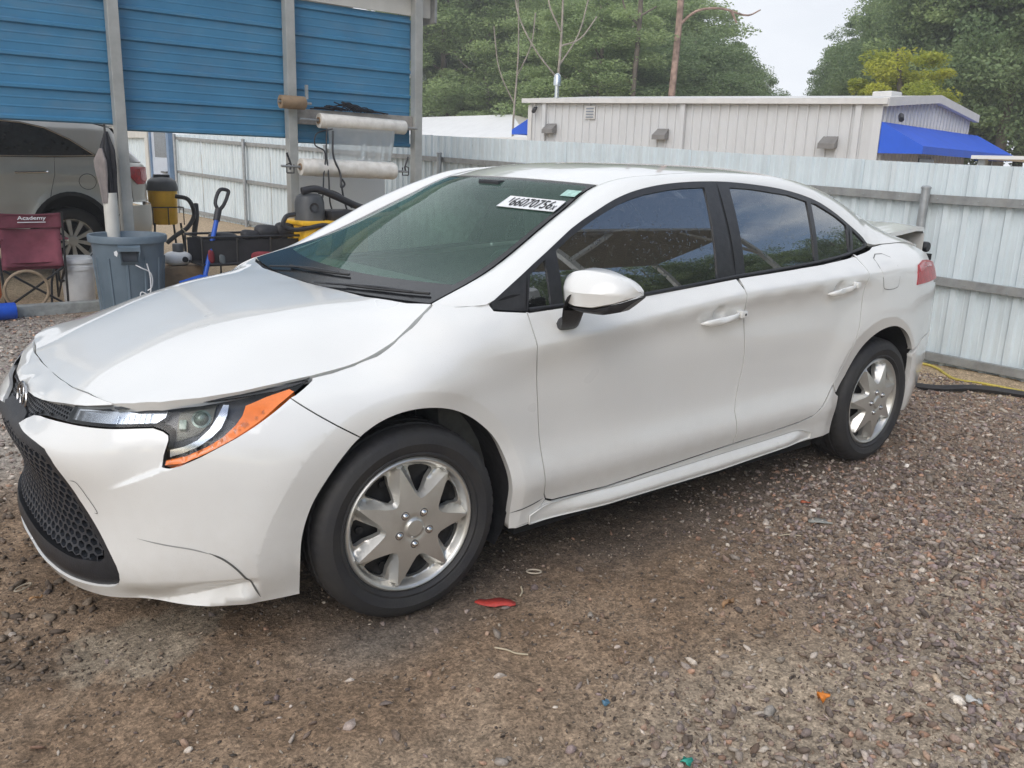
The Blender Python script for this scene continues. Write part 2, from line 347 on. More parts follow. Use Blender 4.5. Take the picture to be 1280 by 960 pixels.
def cdt(poly, holes, res, extra=()):
    """triangulate polygon with holes and a grid of inner points"""
    loops = [poly]+list(holes); B = np.vstack(loops); lo, hi = poly.min(0), poly.max(0)
    gx = np.arange(lo[0]+res*.5, hi[0], res); gy = np.arange(lo[1]+res*.5, hi[1], res)
    G = np.stack(np.meshgrid(gx, gy), -1).reshape(-1, 2); G[:, 0] += np.where((np.round((G[:, 1]-lo[1])/res-.5) % 2) == 1, res*.5, 0)
    if len(extra): G = np.vstack([G, np.asarray(extra, float)])
    k = inpoly(G, poly)
    for h in holes: k &= ~inpoly(G, h)
    G = G[k]
    if len(G):
        keep = np.ones(len(G), bool)
        for i in range(0, len(G), 2000):
            d = ((G[i:i+2000, None]-B[None])**2).sum(2).min(1); keep[i:i+2000] = d > (.45*res)**2
        G = G[keep]
    edges = []; n0 = 0
    for l in loops:
        k = len(l); edges += [(n0+i, n0+(i+1) % k) for i in range(k)]; n0 += k
    P = [Vector(map(float, q)) for q in np.vstack([B, G])] if len(G) else [Vector(map(float, q)) for q in B]
    vo, eo, fo, _, _, _ = geometry.delaunay_2d_cdt(P, edges, [], 0, 1e-7)
    vo = np.array([v[:] for v in vo]); cen = np.array([vo[list(f)].mean(0) for f in fo]); k = inpoly(cen, poly)
    for h in holes: k &= ~inpoly(cen, h)
    return vo, [tuple(f) for f, q in zip(fo, k) if q]
def surf_normals(fn, A, h=2e-4):
    a, b = A[:, 0], A[:, 1]
    n = np.cross(fn(a+h, b)-fn(a-h, b), fn(a, b+h)-fn(a, b-h)); return n/(np.linalg.norm(n, axis=1)[:, None]+1e-12)
def panel(name, poly, fn, m, parent, res=.02, gap=.002, holes=(), off=0., lip=.012, flip=False, extra=(), label=None, mirror=False, sc=(1, 1), dens=True, both=False, lipfn=None):
    """sheet of a curved surface fn(a,b) trimmed by a polygon: smooth normals from the surface, turned-in edge"""
    sc = np.array(sc, float)
    pl = densify(np.asarray(poly, float)*sc, res) if dens else np.asarray(poly, float)*sc
    pl = inset(pl, gap); hl = [inset(densify(np.asarray(h, float)*sc, res), -gap) for h in holes]
    A, F = cdt(pl, hl, res, np.asarray(extra, float)*sc if len(extra) else ()); A = A/sc
    P = fn(A[:, 0], A[:, 1]); N = surf_normals(fn, A)*(-1 if flip else 1); P = P+N*off
    if flip: F = [f[::-1] for f in F]
    V = list(P); NN = list(N)
    if lip:
        cnt = {}
        for f in F:
            for i in range(len(f)): cnt[(f[i], f[(i+1) % len(f)])] = 1
        bd = [e for e in cnt if (e[1], e[0]) not in cnt]; mp = {}
        def dup(i, q, n):
            V.append(q); NN.append(n); return len(V)-1
        tl = {}
        for a, b in bd:
            t = P[b]-P[a]; t = t/(np.linalg.norm(t)+1e-12)
            for i in (a, b): tl.setdefault(i, np.zeros(3)); tl[i] = tl[i]+np.cross(t, N[i])
        Q = lipfn(A[:, 0], A[:, 1]) if lipfn else None
        for i, n in tl.items():
            n = n/(np.linalg.norm(n)+1e-12); mp[i] = (dup(i, P[i], n), dup(i, Q[i] if lipfn else P[i]-N[i]*lip, n))
        F = F+[(mp[a][0], mp[a][1], mp[b][1], mp[b][0]) for a, b in bd]
    V = np.array(V); NN = np.array(NN)
    if both:                                 # one mesh holding the left half and its mirror image
        k = len(V); V = np.vstack([V, V*[1, -1, 1]]); NN = np.vstack([NN, NN*[1, -1, 1]]); F = F+[tuple(i+k for i in f[::-1]) for f in F]
    o = link(name, mesh(name, V, F, normals=NN), parent, m, label)
    if mirror:
        link(name, mesh(name, V*[1, -1, 1], [f[::-1] for f in F], normals=NN*[1, -1, 1]), parent, m, label)
    return o
def vis_mirror(o, parent):
    """mirror image of a part for the far side of a car"""
    me = o.data; V = np.array([v.co[:] for v in me.vertices])*[1, -1, 1]; F = [tuple(p.vertices)[::-1] for p in me.polygons]
    m2 = mesh(me.name, V, F, smooth=me.polygons[0].use_smooth)
    if m2.polygons[0].use_smooth: m2.set_sharp_from_angle(angle=math.radians(40))
    return link(o.name.split('.')[0], m2, parent, me.materials[0])
# ------------------------------------------------------------------ ground: one sheet, finely divided near the camera
def vnoise(x, y, seed=0):
    xi = np.floor(x).astype(np.int64); yi = np.floor(y).astype(np.int64); fx = x-xi; fy = y-yi; fx = fx*fx*(3-2*fx); fy = fy*fy*(3-2*fy)
    def h(a, b):
        v = (a*374761393+b*668265263+seed*1442695041) & 0xffffffff; v = ((v ^ (v >> 13))*1274126177) & 0xffffffff; return ((v ^ (v >> 16)) & 0xffff)/65535.
    return (h(xi, yi)*(1-fx)+h(xi+1, yi)*fx)*(1-fy)+(h(xi, yi+1)*(1-fx)+h(xi+1, yi+1)*fx)*fy
def fbm(x, y, o=4, seed=0):
    r = 0; a = .5
    for i in range(o): r = r+a*vnoise(x*2**i, y*2**i, seed+i); a *= .5
    return r/(1-.5**o)
def ground_z(x, y):
    near = np.exp(-(np.clip(np.hypot(x+.5, (y-.5)*.7)-4, 0, 99)/3)**2)
    z = (fbm(x*1.1, y*1.1, 3, 5)-.5)*.045+(fbm(x*5, y*5, 3, 9)-.5)*.034*near+(fbm(x*24, y*24, 2, 21)-.5)*.016*near
    z = z+.03*np.exp(-(((x-1.02)/.22)**2+((y+.05)/.35)**2))*near                    # clods pushed up by the front bumper
    for cx in (0, -2.7):
        for cy in (.77, -.77): k = np.exp(-(((x-cx)/.28)**2+((y-cy)/.2)**2)); z = z*(1-k)-.002*k
    return z*np.where(y < -5, .3, 1)-.004
def gravel_mask(x, y):
    """0 bare dirt .. 1 loose stone"""
    n = fbm(x*1.3+7, y*1.3, 4, 33)-.5
    a = sm(1.35, 2.05, y+n*1.4-.10*np.clip(x, -2, 1.5))                # band towards the camera
    b = sm(-1.0, -2.3, x+n*1.6-.35*(y-1.2))*sm(.5, 1.0, y)             # strip behind the rear wheel
    c = sm(-.7, -1.4, y+n*.6)*sm(-.6, .2, x+n)                          # grey gravel by the carport
    d = sm(-2.8, -3.3, x+n)*.85
    return np.clip(np.maximum.reduce([a*.9, b, c, d]), 0, 1)
gx = np.unique(np.concatenate([np.linspace(-300, -40, 14), np.linspace(-40, -6, 24), np.arange(-6, 1.9, .025), np.linspace(1.9, 8, 30), np.linspace(8, 300, 16)]))
gy = np.unique(np.concatenate([np.linspace(-300, -40, 14), np.linspace(-40, -6, 34), np.linspace(-6, -1.4, 70), np.arange(-1.4, 2.9, .022), np.linspace(2.9, 10, 24), np.linspace(10, 300, 16)]))
X, Y = np.meshgrid(gx, gy, indexing='ij'); nx, ny = X.shape; Z = ground_z(X, Y)
I = np.arange(nx*ny).reshape(nx, ny); Fq = np.stack([I[:-1, :-1], I[1:, :-1], I[1:, 1:], I[:-1, 1:]], -1).reshape(-1, 4)
gm = fast_mesh('ground', np.stack([X, Y, Z], -1).reshape(-1, 3), Fq, True)
def lerp(a, b, k): return a*(1-k[..., None])+np.array(b)*k[..., None]
x, y = X.ravel(), Y.ravel()
n1 = fbm(x*1.7, y*1.7, 4, 50); n2 = fbm(x*7, y*7, 3, 60)
c = np.array([.185, .135, .094])*(np.ones((len(x), 3)))*(.75+.5*n1[:, None])
c = lerp(c, (.25, .19, .138), sm(.45, .7, n2)*.7)
c = lerp(c, (.205, .172, .145), gravel_mask(x, y)*.75)
c = lerp(c, (.31, .272, .22), sm(1.3, 2.0, y+1.0*(n1-.5))*.7)                                      # paler grit towards the camera
k = np.exp(-(((x-.70)/.30)**2+((y-.52)/.20)**2)**1.5); n3 = fbm(x*14, y*14, 3, 71); c = lerp(c, (.265, .232, .185), sm(.35, .70, k*.9+(n3-.5)*1.1)*.85)   # spilled grey grit under the bumper
k = np.exp(-(((x-.15)/.22)**2+((y-.92)/.12)**2)); c = lerp(c, (.20, .195, .18), k*.6)
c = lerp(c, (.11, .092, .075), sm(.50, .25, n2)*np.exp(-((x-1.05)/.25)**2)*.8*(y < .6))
c = lerp(c, (.088, .076, .066), sm(1.12, .80, y+.35*(n1-.5))*sm(.45, .1, x)*sm(-3, -2.6, x)*sm(.1, .5, y)*.75)         # darker soil under and along the sills
far = sm(-5.2, -6.2, y)+sm(-4.4, -4.9, x); c = lerp(c, (.36, .29, .20), np.clip(far, 0, 1)*(.5+.5*n2))
c = lerp(c, (.27, .26, .245), sm(-.7, -1.5, y)*sm(-5.4, -4.9, y)*sm(-2.2, -.8, x)*.8)
c = c*np.array([1.42, 1.33, 1.22])
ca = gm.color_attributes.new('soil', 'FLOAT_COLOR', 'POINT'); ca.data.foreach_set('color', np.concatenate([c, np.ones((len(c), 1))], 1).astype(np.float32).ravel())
def attr_mat(name, attr, rough, bump, fine, spec=.3):
    m = bpy.data.materials.new(name); m.use_nodes = True; n = m.node_tree; b = n.nodes['Principled BSDF']; N = n.nodes.new; K = n.links.new
    b.inputs['Roughness'].default_value = rough; b.inputs['Specular IOR Level'].default_value = spec
    a = N('ShaderNodeAttribute'); a.attribute_name = attr; tc = N('ShaderNodeTexCoord')
    t = N('ShaderNodeTexNoise'); t.inputs['Scale'].default_value = fine; t.inputs['Detail'].default_value = 7; t.inputs['Roughness'].default_value = .72; K(tc.outputs['Object'], t.inputs['Vector'])
    r = N('ShaderNodeMapRange'); r.inputs[1].default_value = .25; r.inputs[2].default_value = .75; r.inputs[3].default_value = .45; r.inputs[4].default_value = 1.5; K(t.outputs['Fac'], r.inputs[0])
    mx = N('ShaderNodeMix'); mx.data_type = 'RGBA'; mx.blend_type = 'MULTIPLY'; mx.inputs[0].default_value = 1; K(a.outputs['Color'], mx.inputs[6]); K(r.outputs[0], mx.inputs[7])
    K(mx.outputs[2], b.inputs['Base Color'])
    bp = N('ShaderNodeBump'); bp.inputs['Strength'].default_value = bump; bp.inputs['Distance'].default_value = .012; K(t.outputs['Fac'], bp.inputs['Height']); K(bp.outputs[0], b.inputs['Normal'])
    return m, mx, t, tc
GM, mx_, t_, tc_ = attr_mat('dirt_and_grit', 'soil', .88, .9, 55)
n = GM.node_tree; N = n.nodes.new; K = n.links.new                       # fine grit: cells of differing tone
vo = N('ShaderNodeTexVoronoi'); vo.inputs['Scale'].default_value = 150; K(tc_.outputs['Object'], vo.inputs['Vector']); hs = N('ShaderNodeSeparateColor'); K(vo.outputs['Color'], hs.inputs[0])
rr = N('ShaderNodeMapRange'); rr.inputs[3].default_value = .62; rr.inputs[4].default_value = 1.42; K(hs.outputs[0], rr.inputs[0])
m2 = N('ShaderNodeMix'); m2.data_type = 'RGBA'; m2.blend_type = 'MULTIPLY'; m2.inputs[0].default_value = .9; K(mx_.outputs[2], m2.inputs[6]); K(rr.outputs[0], m2.inputs[7]); K(m2.outputs[2], n.nodes['Principled BSDF'].inputs['Base Color'])
t3 = N('ShaderNodeTexNoise'); t3.inputs['Scale'].default_value = 22; t3.inputs['Detail'].default_value = 5; t3.inputs['Roughness'].default_value = .75; K(tc_.outputs['Object'], t3.inputs['Vector'])
r3 = N('ShaderNodeMapRange'); r3.inputs[1].default_value = .32; r3.inputs[2].default_value = .68; r3.inputs[3].default_value = .62; r3.inputs[4].default_value = 1.25; K(t3.outputs['Fac'], r3.inputs[0])
m4 = N('ShaderNodeMix'); m4.data_type = 'RGBA'; m4.blend_type = 'MULTIPLY'; m4.inputs[0].default_value = 1; K(m2.outputs[2], m4.inputs[6]); K(r3.outputs[0], m4.inputs[7]); K(m4.outputs[2], n.nodes['Principled BSDF'].inputs['Base Color'])
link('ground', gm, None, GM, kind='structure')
# ------------------------------------------------------------------ loose gravel: real stones, one mesh
def ico():
    t = (1+5**.5)/2; v = np.array([(-1, t, 0), (1, t, 0), (-1, -t, 0), (1, -t, 0), (0, -1, t), (0, 1, t), (0, -1, -t), (0, 1, -t), (t, 0, -1), (t, 0, 1), (-t, 0, -1), (-t, 0, 1)], float)
    f = np.array([(0, 11, 5), (0, 5, 1), (0, 1, 7), (0, 7, 10), (0, 10, 11), (1, 5, 9), (5, 11, 4), (11, 10, 2), (10, 7, 6), (7, 1, 8), (3, 9, 4), (3, 4, 2), (3, 2, 6), (3, 6, 8), (3, 8, 9), (4, 9, 5), (2, 4, 11), (6, 2, 10), (8, 6, 7), (9, 8, 1)])
    return v/np.linalg.norm(v[0]), f
IV, IF = ico()
PAL = np.array([(.24, .205, .19), (.17, .145, .135), (.30, .265, .24), (.24, .175, .135), (.135, .115, .11), (.36, .33, .30), (.29, .19, .14), (.215, .175, .175), (.185, .165, .145), (.20, .155, .13), (.15, .12, .10), (.40, .37, .33)])
def stones(name, x, y, r, pal=PAL, sink=.25, label=None, smooth=False):
    n = len(x); q = RNG.normal(size=(n, 3, 3)); q, _ = np.linalg.qr(q)
    s = r[:, None]*np.stack([RNG.uniform(.85, 1.6, n), RNG.uniform(.55, 1.05, n), RNG.uniform(.3, .75, n)], 1)
    V = IV[None]*(1+RNG.uniform(-.42, .30, (n, 12, 1))); V = np.einsum('nij,nj,nkj->nki', q, s, V)
    V[..., 2] *= .72
    z = ground_z(x, y)+r*(.5-sink); V = V+np.stack([x, y, z], 1)[:, None]
    F = IF[None]+12*np.arange(n)[:, None, None]
    me = fast_mesh(name, V.reshape(-1, 3), F.reshape(-1, 3), smooth)
    cc = pal[RNG.integers(0, len(pal), n)]*RNG.uniform(.55, 1.45, (n, 1))*np.array([1.22, 1.14, 1.06])
    a = me.color_attributes.new('tint', 'FLOAT_COLOR', 'POINT'); a.data.foreach_set('color', np.repeat(np.concatenate([cc, np.ones((n, 1))], 1), 12, 0).astype(np.float32).ravel())
    return me
SM, *_ = attr_mat('stone', 'tint', .75, .35, 120, .35)
def scatter(n, x0, x1, y0, y1, dens, rmin, rmax, p):
    x = RNG.uniform(x0, x1, n); y = RNG.uniform(y0, y1, n); k = RNG.uniform(0, 1, n) < dens(x, y); x, y = x[k], y[k]
    r = rmin*(rmax/rmin)**(RNG.uniform(0, 1, len(x))**p); return x, y, r
P1 = scatter(52000, -5.0, 1.7, -.3, 2.75, lambda x, y: gravel_mask(x, y)*.95+.02, .004, .0155, 1.5)
P2 = scatter(36000, -3.0, 1.7, -1.0, 2.75, lambda x, y: .25+.75*sm(.35, .65, fbm(x*3, y*3, 3, 91)), .0028, .0085, 1.6)
P3 = scatter(16000, -1.2, 3.2, -5.3, -.6, lambda x, y: gravel_mask(x, y), .007, .017, 1.2)
P4 = scatter(5000, -4.9, -1.6, -.2, 2.4, lambda x, y: gravel_mask(x, y), .010, .024, 1.9)
P5 = scatter(7500, -2.4, 1.6, .9, 2.75, lambda x, y: gravel_mask(x, y)*.9+.04, .009, .022, 2.0)
def cat(*Q): return [np.concatenate([q[i] for q in Q]) for i in range(3)]
link('gravel', stones('gravel', *cat(P1, P4, P5)), None, SM, kind='stuff')
link('dirt_crumbs', stones('dirt_crumbs', *P2, pal=np.array([(.13, .10, .075), (.10, .08, .065), (.18, .14, .105), (.24, .20, .16), (.30, .27, .23), (.15, .125, .10), (.08, .068, .06)])), None, SM, kind='stuff')
link('gravel', stones('gravel', *P3, pal=PAL*np.array([1.15, 1.18, 1.2])), None, SM, kind='stuff')
# dirt clods under the front bumper
x, y, r = scatter(1500, .75, 1.5, -.9, .55, lambda x, y: .9*np.exp(-((x-1.05)/.22)**2), .004, .024, 2.2)
link('dirt_clods', stones('dirt_clods', x, y, r, np.array([(.10, .08, .065), (.14, .115, .09), (.17, .14, .11)]), .35), None, SM, kind='stuff')
# ------------------------------------------------------------------ corrugated fence along x = -5.3
FENCEW = mat('galvanised_white', (.70, .775, .80), .42, .05, .05, 2.5, .02, 60, col2=(.62, .70, .73))
GALV = mat('galvanised_steel', (.43, .45, .46), .45, .55, .12, 14, .05, 90)
GALVD = mat('weathered_steel', (.36, .37, .365), .55, .4, .15, 9, .08, 70)
def weather(m, streak=(7, 7, .45), amt=.22, rust=.0):
    """vertical rain streaks and blotches over a sheet-metal colour"""
    n = m.node_tree; b = n.nodes['Principled BSDF']; N = n.nodes.new; K = n.links.new; tc = N('ShaderNodeTexCoord'); mp = N('ShaderNodeMapping'); mp.inputs['Scale'].default_value = streak
    K(tc.outputs['Object'], mp.inputs[0]); t = N('ShaderNodeTexNoise'); t.inputs['Scale'].default_value = 2.2; t.inputs['Detail'].default_value = 6; t.inputs['Roughness'].default_value = .65; K(mp.outputs[0], t.inputs['Vector'])
    r = N('ShaderNodeMapRange'); r.inputs[1].default_value = .48; r.inputs[2].default_value = .74; r.inputs[3].default_value = 0; r.inputs[4].default_value = amt; K(t.outputs['Fac'], r.inputs[0])
    mx = N('ShaderNodeMix'); mx.data_type = 'RGBA'; mx.inputs[7].default_value = (.30, .27, .22, 1); K(r.outputs[0], mx.inputs[0]); K(b.inputs['Base Color'].links[0].from_socket, mx.inputs[6]); K(mx.outputs[2], b.inputs['Base Color'])
    t2 = N('ShaderNodeTexNoise'); t2.inputs['Scale'].default_value = 3.5; K(tc.outputs['Object'], t2.inputs['Vector']); bp = N('ShaderNodeBump'); bp.inputs['Strength'].default_value = .25; bp.inputs['Distance'].default_value = .02; K(t2.outputs['Fac'], bp.inputs['Height']); K(bp.outputs[0], b.inputs['Normal'])
weather(FENCEW, amt=.22); weather(GALVD, amt=.35)
ip = lambda x, P: float(np.interp(x, [p[0] for p in P], [p[1] for p in P]))
FTOP = [(-20, 1.74), (-12, 1.74), (-7.4, 1.72), (-6, 1.68), (-3.8, 1.62), (-2.1, 1.55), (.3, 1.49), (5, 1.47)]
FR1 = [(-20, 1.66), (-17, 1.66), (-13, 1.54), (-7.4, 1.41), (-5, 1.37), (-1.1, 1.255), (.4, 1.235), (5, 1.22)]
FR2 = [(-20, .93), (-17.6, .92), (-13.8, .86), (-6, .74), (-.2, .64), (.5, .60), (5, .57)]
def ribbed(width, pitch, depth, h, seam=.012, h2=None):
    h2 = h if h2 is None else h2
    """trapezoid-ribbed sheet in the y-z plane, ribs upright, 1 sheet thick"""
    prof = []; n = int(round(width/pitch))
    for i in range(n):
        y0 = i*pitch
        prof += [(y0, 0), (y0+pitch*.22, 0), (y0+pitch*.24, .004), (y0+pitch*.28, .004), (y0+pitch*.30, 0), (y0+pitch*.52, 0), (y0+pitch*.62, depth), (y0+pitch*.86, depth), (y0+pitch*.95, 0)]
    prof.append((width, .002)); k = len(prof)
    ht = lambda z, y: z if z == 0 else h+(h2-h)*y/width
    V = [(d, y, ht(z, y)) for z in (0, h) for y, d in prof]+[(d-.004, y, ht(z, y)) for z in (0, h) for y, d in prof]
    F = [(i, i+1, k+i+1, k+i) for i in range(k-1)]+[(2*k+i+1, 2*k+i, 3*k+i, 3*k+i+1) for i in range(k-1)]+[(k+i, k+i+1, 3*k+i+1, 3*k+i) for i in range(k-1)]
    return mesh('sheet', V, F)
fence = thing('metal_fence', 'tall pale corrugated metal fence with steel rails running behind the white sedan', 'fence', (-5.3, 0, 0))
SHEET = ribbed(.9, .15, .024, 1.0); SHEET.materials.append(FENCEW)
y = -18.0
while y < 4.9:
    jt = random.uniform(-.004, .004); s_ = link('sheet', ribbed(.9, .15, .024, ip(y, FTOP)+.03+jt, 0, ip(y+.9, FTOP)+.03+jt), fence, FENCEW); s_.location = (-.075+.004*(int(y*10) % 2), y, -.03); s_.rotation_euler = (0, 0, random.uniform(-.006, .006)); y += .9
FP = [3.1, -.32, -3.62, -6.9, -10.2, -13.6, -17.6]
for P, nm in ((FR1, 'rail'), (FR2, 'rail'), ([(-20, .10), (-10, .07), (5, .05)], 'rail')):
    for a, b in zip(FP[:-1], FP[1:]):
        mb = MB(); za, zb = ip(a, P), ip(b, P); h = .030
        mb.add([(-.05, a, za-h), (-.05, a, za+h), (-.005, a, za+h), (-.005, a, za-h), (-.05, b, zb-h), (-.05, b, zb+h), (-.005, b, zb+h), (-.005, b, zb-h)], [(0, 1, 2, 3), (4, 7, 6, 5), (0, 4, 5, 1), (1, 5, 6, 2), (2, 6, 7, 3), (3, 7, 4, 0)]); mb.build(nm, GALVD, fence)
for y in FP:
    mb = MB(); t = ip(y, FR1)+.07; mb.lathe([(.033, -.05), (.033, t), (.038, t), (.038, t+.012), (.028, t+.022), (0, t+.026)], (.030, y, 0), 14); mb.build('post', GALV, fence, True)
scr = MB()
for P in (FR1, FR2):
    for y in np.arange(-9, 4.6, .30): z = ip(y, P); scr.lathe([(0, .004), (.006, .003), (.007, 0)], (-.0035, float(y)+.06, z), 6, axis='x')
scr.build('screw', GALV, fence, kind='stuff')
# end of the fence: blue-framed door and a strip of white wall
door = thing('entry_door', 'white door in a blue steel frame at the far end of the fence', 'door', (-5.3, -18.6, 0))
DW = mat('door_white', (.52, .58, .66), .5, 0, .06, 4); DB = mat('frame_blue', (.16, .25, .38), .45, 0, .1, 8)
mb = MB(); mb.box((-.02, -.72, .0), (.02, .50, 2.1)); mb.build('door_leaf', DW, door)
mb = MB(); mb.box((-.05, .50, 0), (.06, .66, 2.18)); mb.box((-.05, -.80, 0), (.06, -.72, 2.18)); mb.box((-.05, -.72, 2.1), (.06, .5, 2.18)); mb.build('door_frame', DB, door)
mb = MB(); mb.box((.018, -.50, 1.22), (.026, .36, 1.95)); mb.build('window', mat('wired_glass', (.17, .20, .22), .25, 0, .3, 60), door)
mb = MB(); mb.box((.02, .0, .87), (.07, .40, .905), .008); mb.lathe([(.0, .0), (.04, 0), (.04, .02)], (.03, .38, .89), 10); mb.build('handle', mat('dark_handle', (.10, .11, .12), .4, .5), door)
wall = thing('white_shed', 'white ribbed shed wall with a cream lintel beside the blue framed door', 'shed', (-5.3, -19.4, 0))
for k in range(6):
    s_ = link('sheet', SHEET, wall); s_.location = (-.05, -.3-.9*(k+1), 0); s_.scale = (1, 1, 1.66)
CREAM = mat('cream_metal', (.60, .59, .54), .5, 0, .06, 5, .03, 60)
mb = MB(); mb.box((-.06, -5.7, 1.662), (.05, -.14, 1.95)); mb.build('lintel', CREAM, wall)
mb = MB(); mb.box((-.05, -.28, 0), (.08, -.02, 1.658)); mb.build('corner_post', CREAM, wall)
mb = MB(); mb.box((-3.0, -5.7, 1.952), (.10, -.02, 2.01)); mb.build('roof', GALVD, wall)
# ------------------------------------------------------------------ carport with blue siding
BLUE = mat('blue_siding', (.062, .225, .385), .42, 0, .05, 3, .02, 40, col2=(.052, .195, .34))
weather(BLUE, (1.2, 6, 3.5), .16)
CP = thing('carport', 'open carport with galvanised posts and a hanging wall of blue ribbed metal siding', 'carport', (0, -5.3, 0))
CPX = [-3.9, -2.46, -.87, .95, 2.75, 4.5]
POSTM = mat('carport_post', (.46, .465, .44), .5, .35, .1, 5, .06, 50)
for x in CPX:
    mb = MB(); mb.box((x-.046, -.05, .0), (x+.046, .046, 3.05), .006); mb.build('post', POSTM, CP)
def siding(x0, x1, z0, z1, nm):
    """horizontal ribs: pitch .25 with a deep rib and two fine lines"""
    prof = []; z = z0; p = .25
    while z < z1-.02:
        for dz, d in ((0, 0), (.012, .022), (.036, .022), (.048, 0), (.105, 0), (.110, .003), (.118, .003), (.123, 0), (.178, 0), (.183, .003), (.191, .003), (.196, 0)):
            if z+dz < z1: prof.append((z+dz, d))
        z += p
    prof.append((z1, 0)); k = len(prof)
    V = [(x, -.085+d, z) for x in (x0, x1) for z, d in prof]+[(x, -.090+d, z) for x in (x0, x1) for z, d in prof]
    F = [(i, k+i, k+i+1, i+1) for i in range(k-1)]+[(2*k+i, 2*k+i+1, 3*k+i+1, 3*k+i) for i in range(k-1)]+[(0, 2*k, 3*k, k), (0, 1, 2*k+1, 2*k)]
    return link(nm, mesh(nm, V, F), CP, BLUE)
for x0, x1, z0, z1 in ((-3.865, -2.47, 1.515, 2.845), (-2.465, -.88, 1.555, 2.86), (-.875, .94, 1.600, 2.88), (.945, 2.74, 1.62, 2.9), (2.745, 4.6, 1.62, 2.9)): siding(x0, x1, z0, z1, 'siding_panel')
mb = MB(); mb.box((-4.10, -.075, 2.85), (4.7, -.052, 3.10)); mb.box((-4.10, -.075, 3.10), (4.7, .08, 3.13)); mb.build('fascia', CREAM, CP)
mb = MB(); mb.box((-4.13, -.30, 2.80), (-4.102, .03, 3.12)); mb.build('fascia_end', GALVD, CP)
mb = MB(); mb.box((-4.03, -.38, 2.44), (-3.975, -.10, 2.80)); mb.build('corner_trim', BLUE, CP)
mb = MB(); mb.box((-3.852, -.045, 1.695), (-2.508, -.005, 1.84), .004); mb.build('cross_rail', mat('grey_board', (.34, .32, .29), .75, 0, .18, 7, .15, 40), CP)
mb = MB(); mb.box((-3.95, -.06, -.02), (4.6, .06, .085), .006); mb.build('sill_beam', mat('sill_timber', (.34, .36, .35), .8, 0, .2, 9, .2, 40), CP)
rf = MB()
for i in range(22): rf.box((-4.1+.4*i, -2.0, 3.135), (-4.1+.4*i+.36, .1, 3.15)); rf.box((-4.1+.4*i+.36, -2.0, 3.135), (-4.1+.4*i+.40, .1, 3.17))
rf.build('roof', GALVD, CP)
for x in (2.75, 4.5):
    mb = MB(); mb.box((x-.05, -1.95, 0), (x+.05, -1.85, 3.13)); mb.build('post', POSTM, CP)
mb = MB(); mb.box((-3.855, -.02, .10), (-3.835, .0485, .30)); mb.build('bracket', GALV, CP)
# ------------------------------------------------------------------ beige metal building behind the fence
BEIGE = mat('beige_siding', (.63, .64, .645), .5, 0, .03, 1.5, .02, 40); WTRIM = mat('white_trim', (.68, .67, .65), .45, 0, .04, 5)
weather(BEIGE, (3, 3, .3), .14)
M_, N_ = Vector((-13.33, -14.84, 0)), Vector((-14.6, -6.03, 0)); wd = (N_-M_).normalized(); wp = Vector((wd.y*-1, wd.x, 0)); wp = wp if wp.x < 0 else -wp; WL = (N_-M_).length; GD = 5.3
B = thing('beige_building', 'low beige metal building with white eaves behind the fence', 'building', N_)
def bp(a, w, z): q = M_+wd*a+wp*w-N_; return (q.x, q.y, z)               # along wall, depth, height
eave = lambda a: 2.93-.19*a/WL
def wallsheet(P0, P1, zt, pitch, nm, m):
    """upright ribbed wall from P0 to P1 (local), top given by zt(t)"""
    P0 = Vector(P0); P1 = Vector(P1); L_ = (P1-P0).length; n = int(L_/pitch); d = (P1-P0)/L_; nn = Vector((d.y, -d.x, 0)); V = []; F = []
    for i in range(n):
        for f, o in ((0, 0), (.78, 0), (.83, .035), (.95, .035)):
            t = (i+f)*pitch; q = P0+d*t+nn*o; V += [(q.x, q.y, 0), (q.x, q.y, zt(t/L_))]
    V += [tuple(P1), (P1.x, P1.y, zt(1))]; k = len(V)//2
    F = [(2*i, 2*i+2, 2*i+3, 2*i+1) for i in range(k-1)]
    return link(nm, mesh(nm, V, F), B, m)
wallsheet(bp(0, 0, 0), bp(WL, 0, 0), lambda t: eave(t*WL), .22, 'long_wall', BEIGE)
gz = lambda t: 2.74+(.24*t/.5 if t < .5 else .24*(1-t)/.5)
wallsheet(bp(WL, 0, 0), bp(WL, GD, 0), gz, .20, 'gable_wall', BEIGE)
wallsheet(bp(0, GD, 0), bp(0, 0, 0), lambda t: gz(t)+.18, .3, 'gable_wall', BEIGE)
mb = MB()
for s0, s1 in ((-.10, GD/2), (GD/2, GD+.10)):
    h = lambda a, w: eave(a)+.04+(.24*min(w, GD-w)/(GD/2))
    mb.add([bp(-.15, s0, h(0, s0)), bp(WL+.15, s0, h(WL, s0)), bp(WL+.15, s1, h(WL, s1)), bp(-.15, s1, h(0, s1)), bp(-.15, s0, h(0, s0)-.05), bp(WL+.15, s0, h(WL, s0)-.05), bp(WL+.15, s1, h(WL, s1)-.05), bp(-.15, s1, h(0, s1)-.05)], [(0, 1, 2, 3), (4, 7, 6, 5), (0, 4, 5, 1), (1, 5, 6, 2), (2, 6, 7, 3), (3, 7, 4, 0)])
mb.build('roof', WTRIM, B)
def slab(nm, a0, a1, w0, w1, z0a, z0b, dz, m):
    mb = MB(); mb.add([bp(a0, w0, z0a), bp(a1, w0, z0b), bp(a1, w1, z0b), bp(a0, w1, z0a), bp(a0, w0, z0a+dz), bp(a1, w0, z0b+dz), bp(a1, w1, z0b+dz), bp(a0, w1, z0a+dz)], [(0, 3, 2, 1), (4, 5, 6, 7), (0, 1, 5, 4), (1, 2, 6, 5), (2, 3, 7, 6), (3, 0, 4, 7)]); return mb.build(nm, m, B)
slab('gutter', -.15, WL+.15, -.16, -.035, eave(0)-.075, eave(WL)-.075, .105, WTRIM)
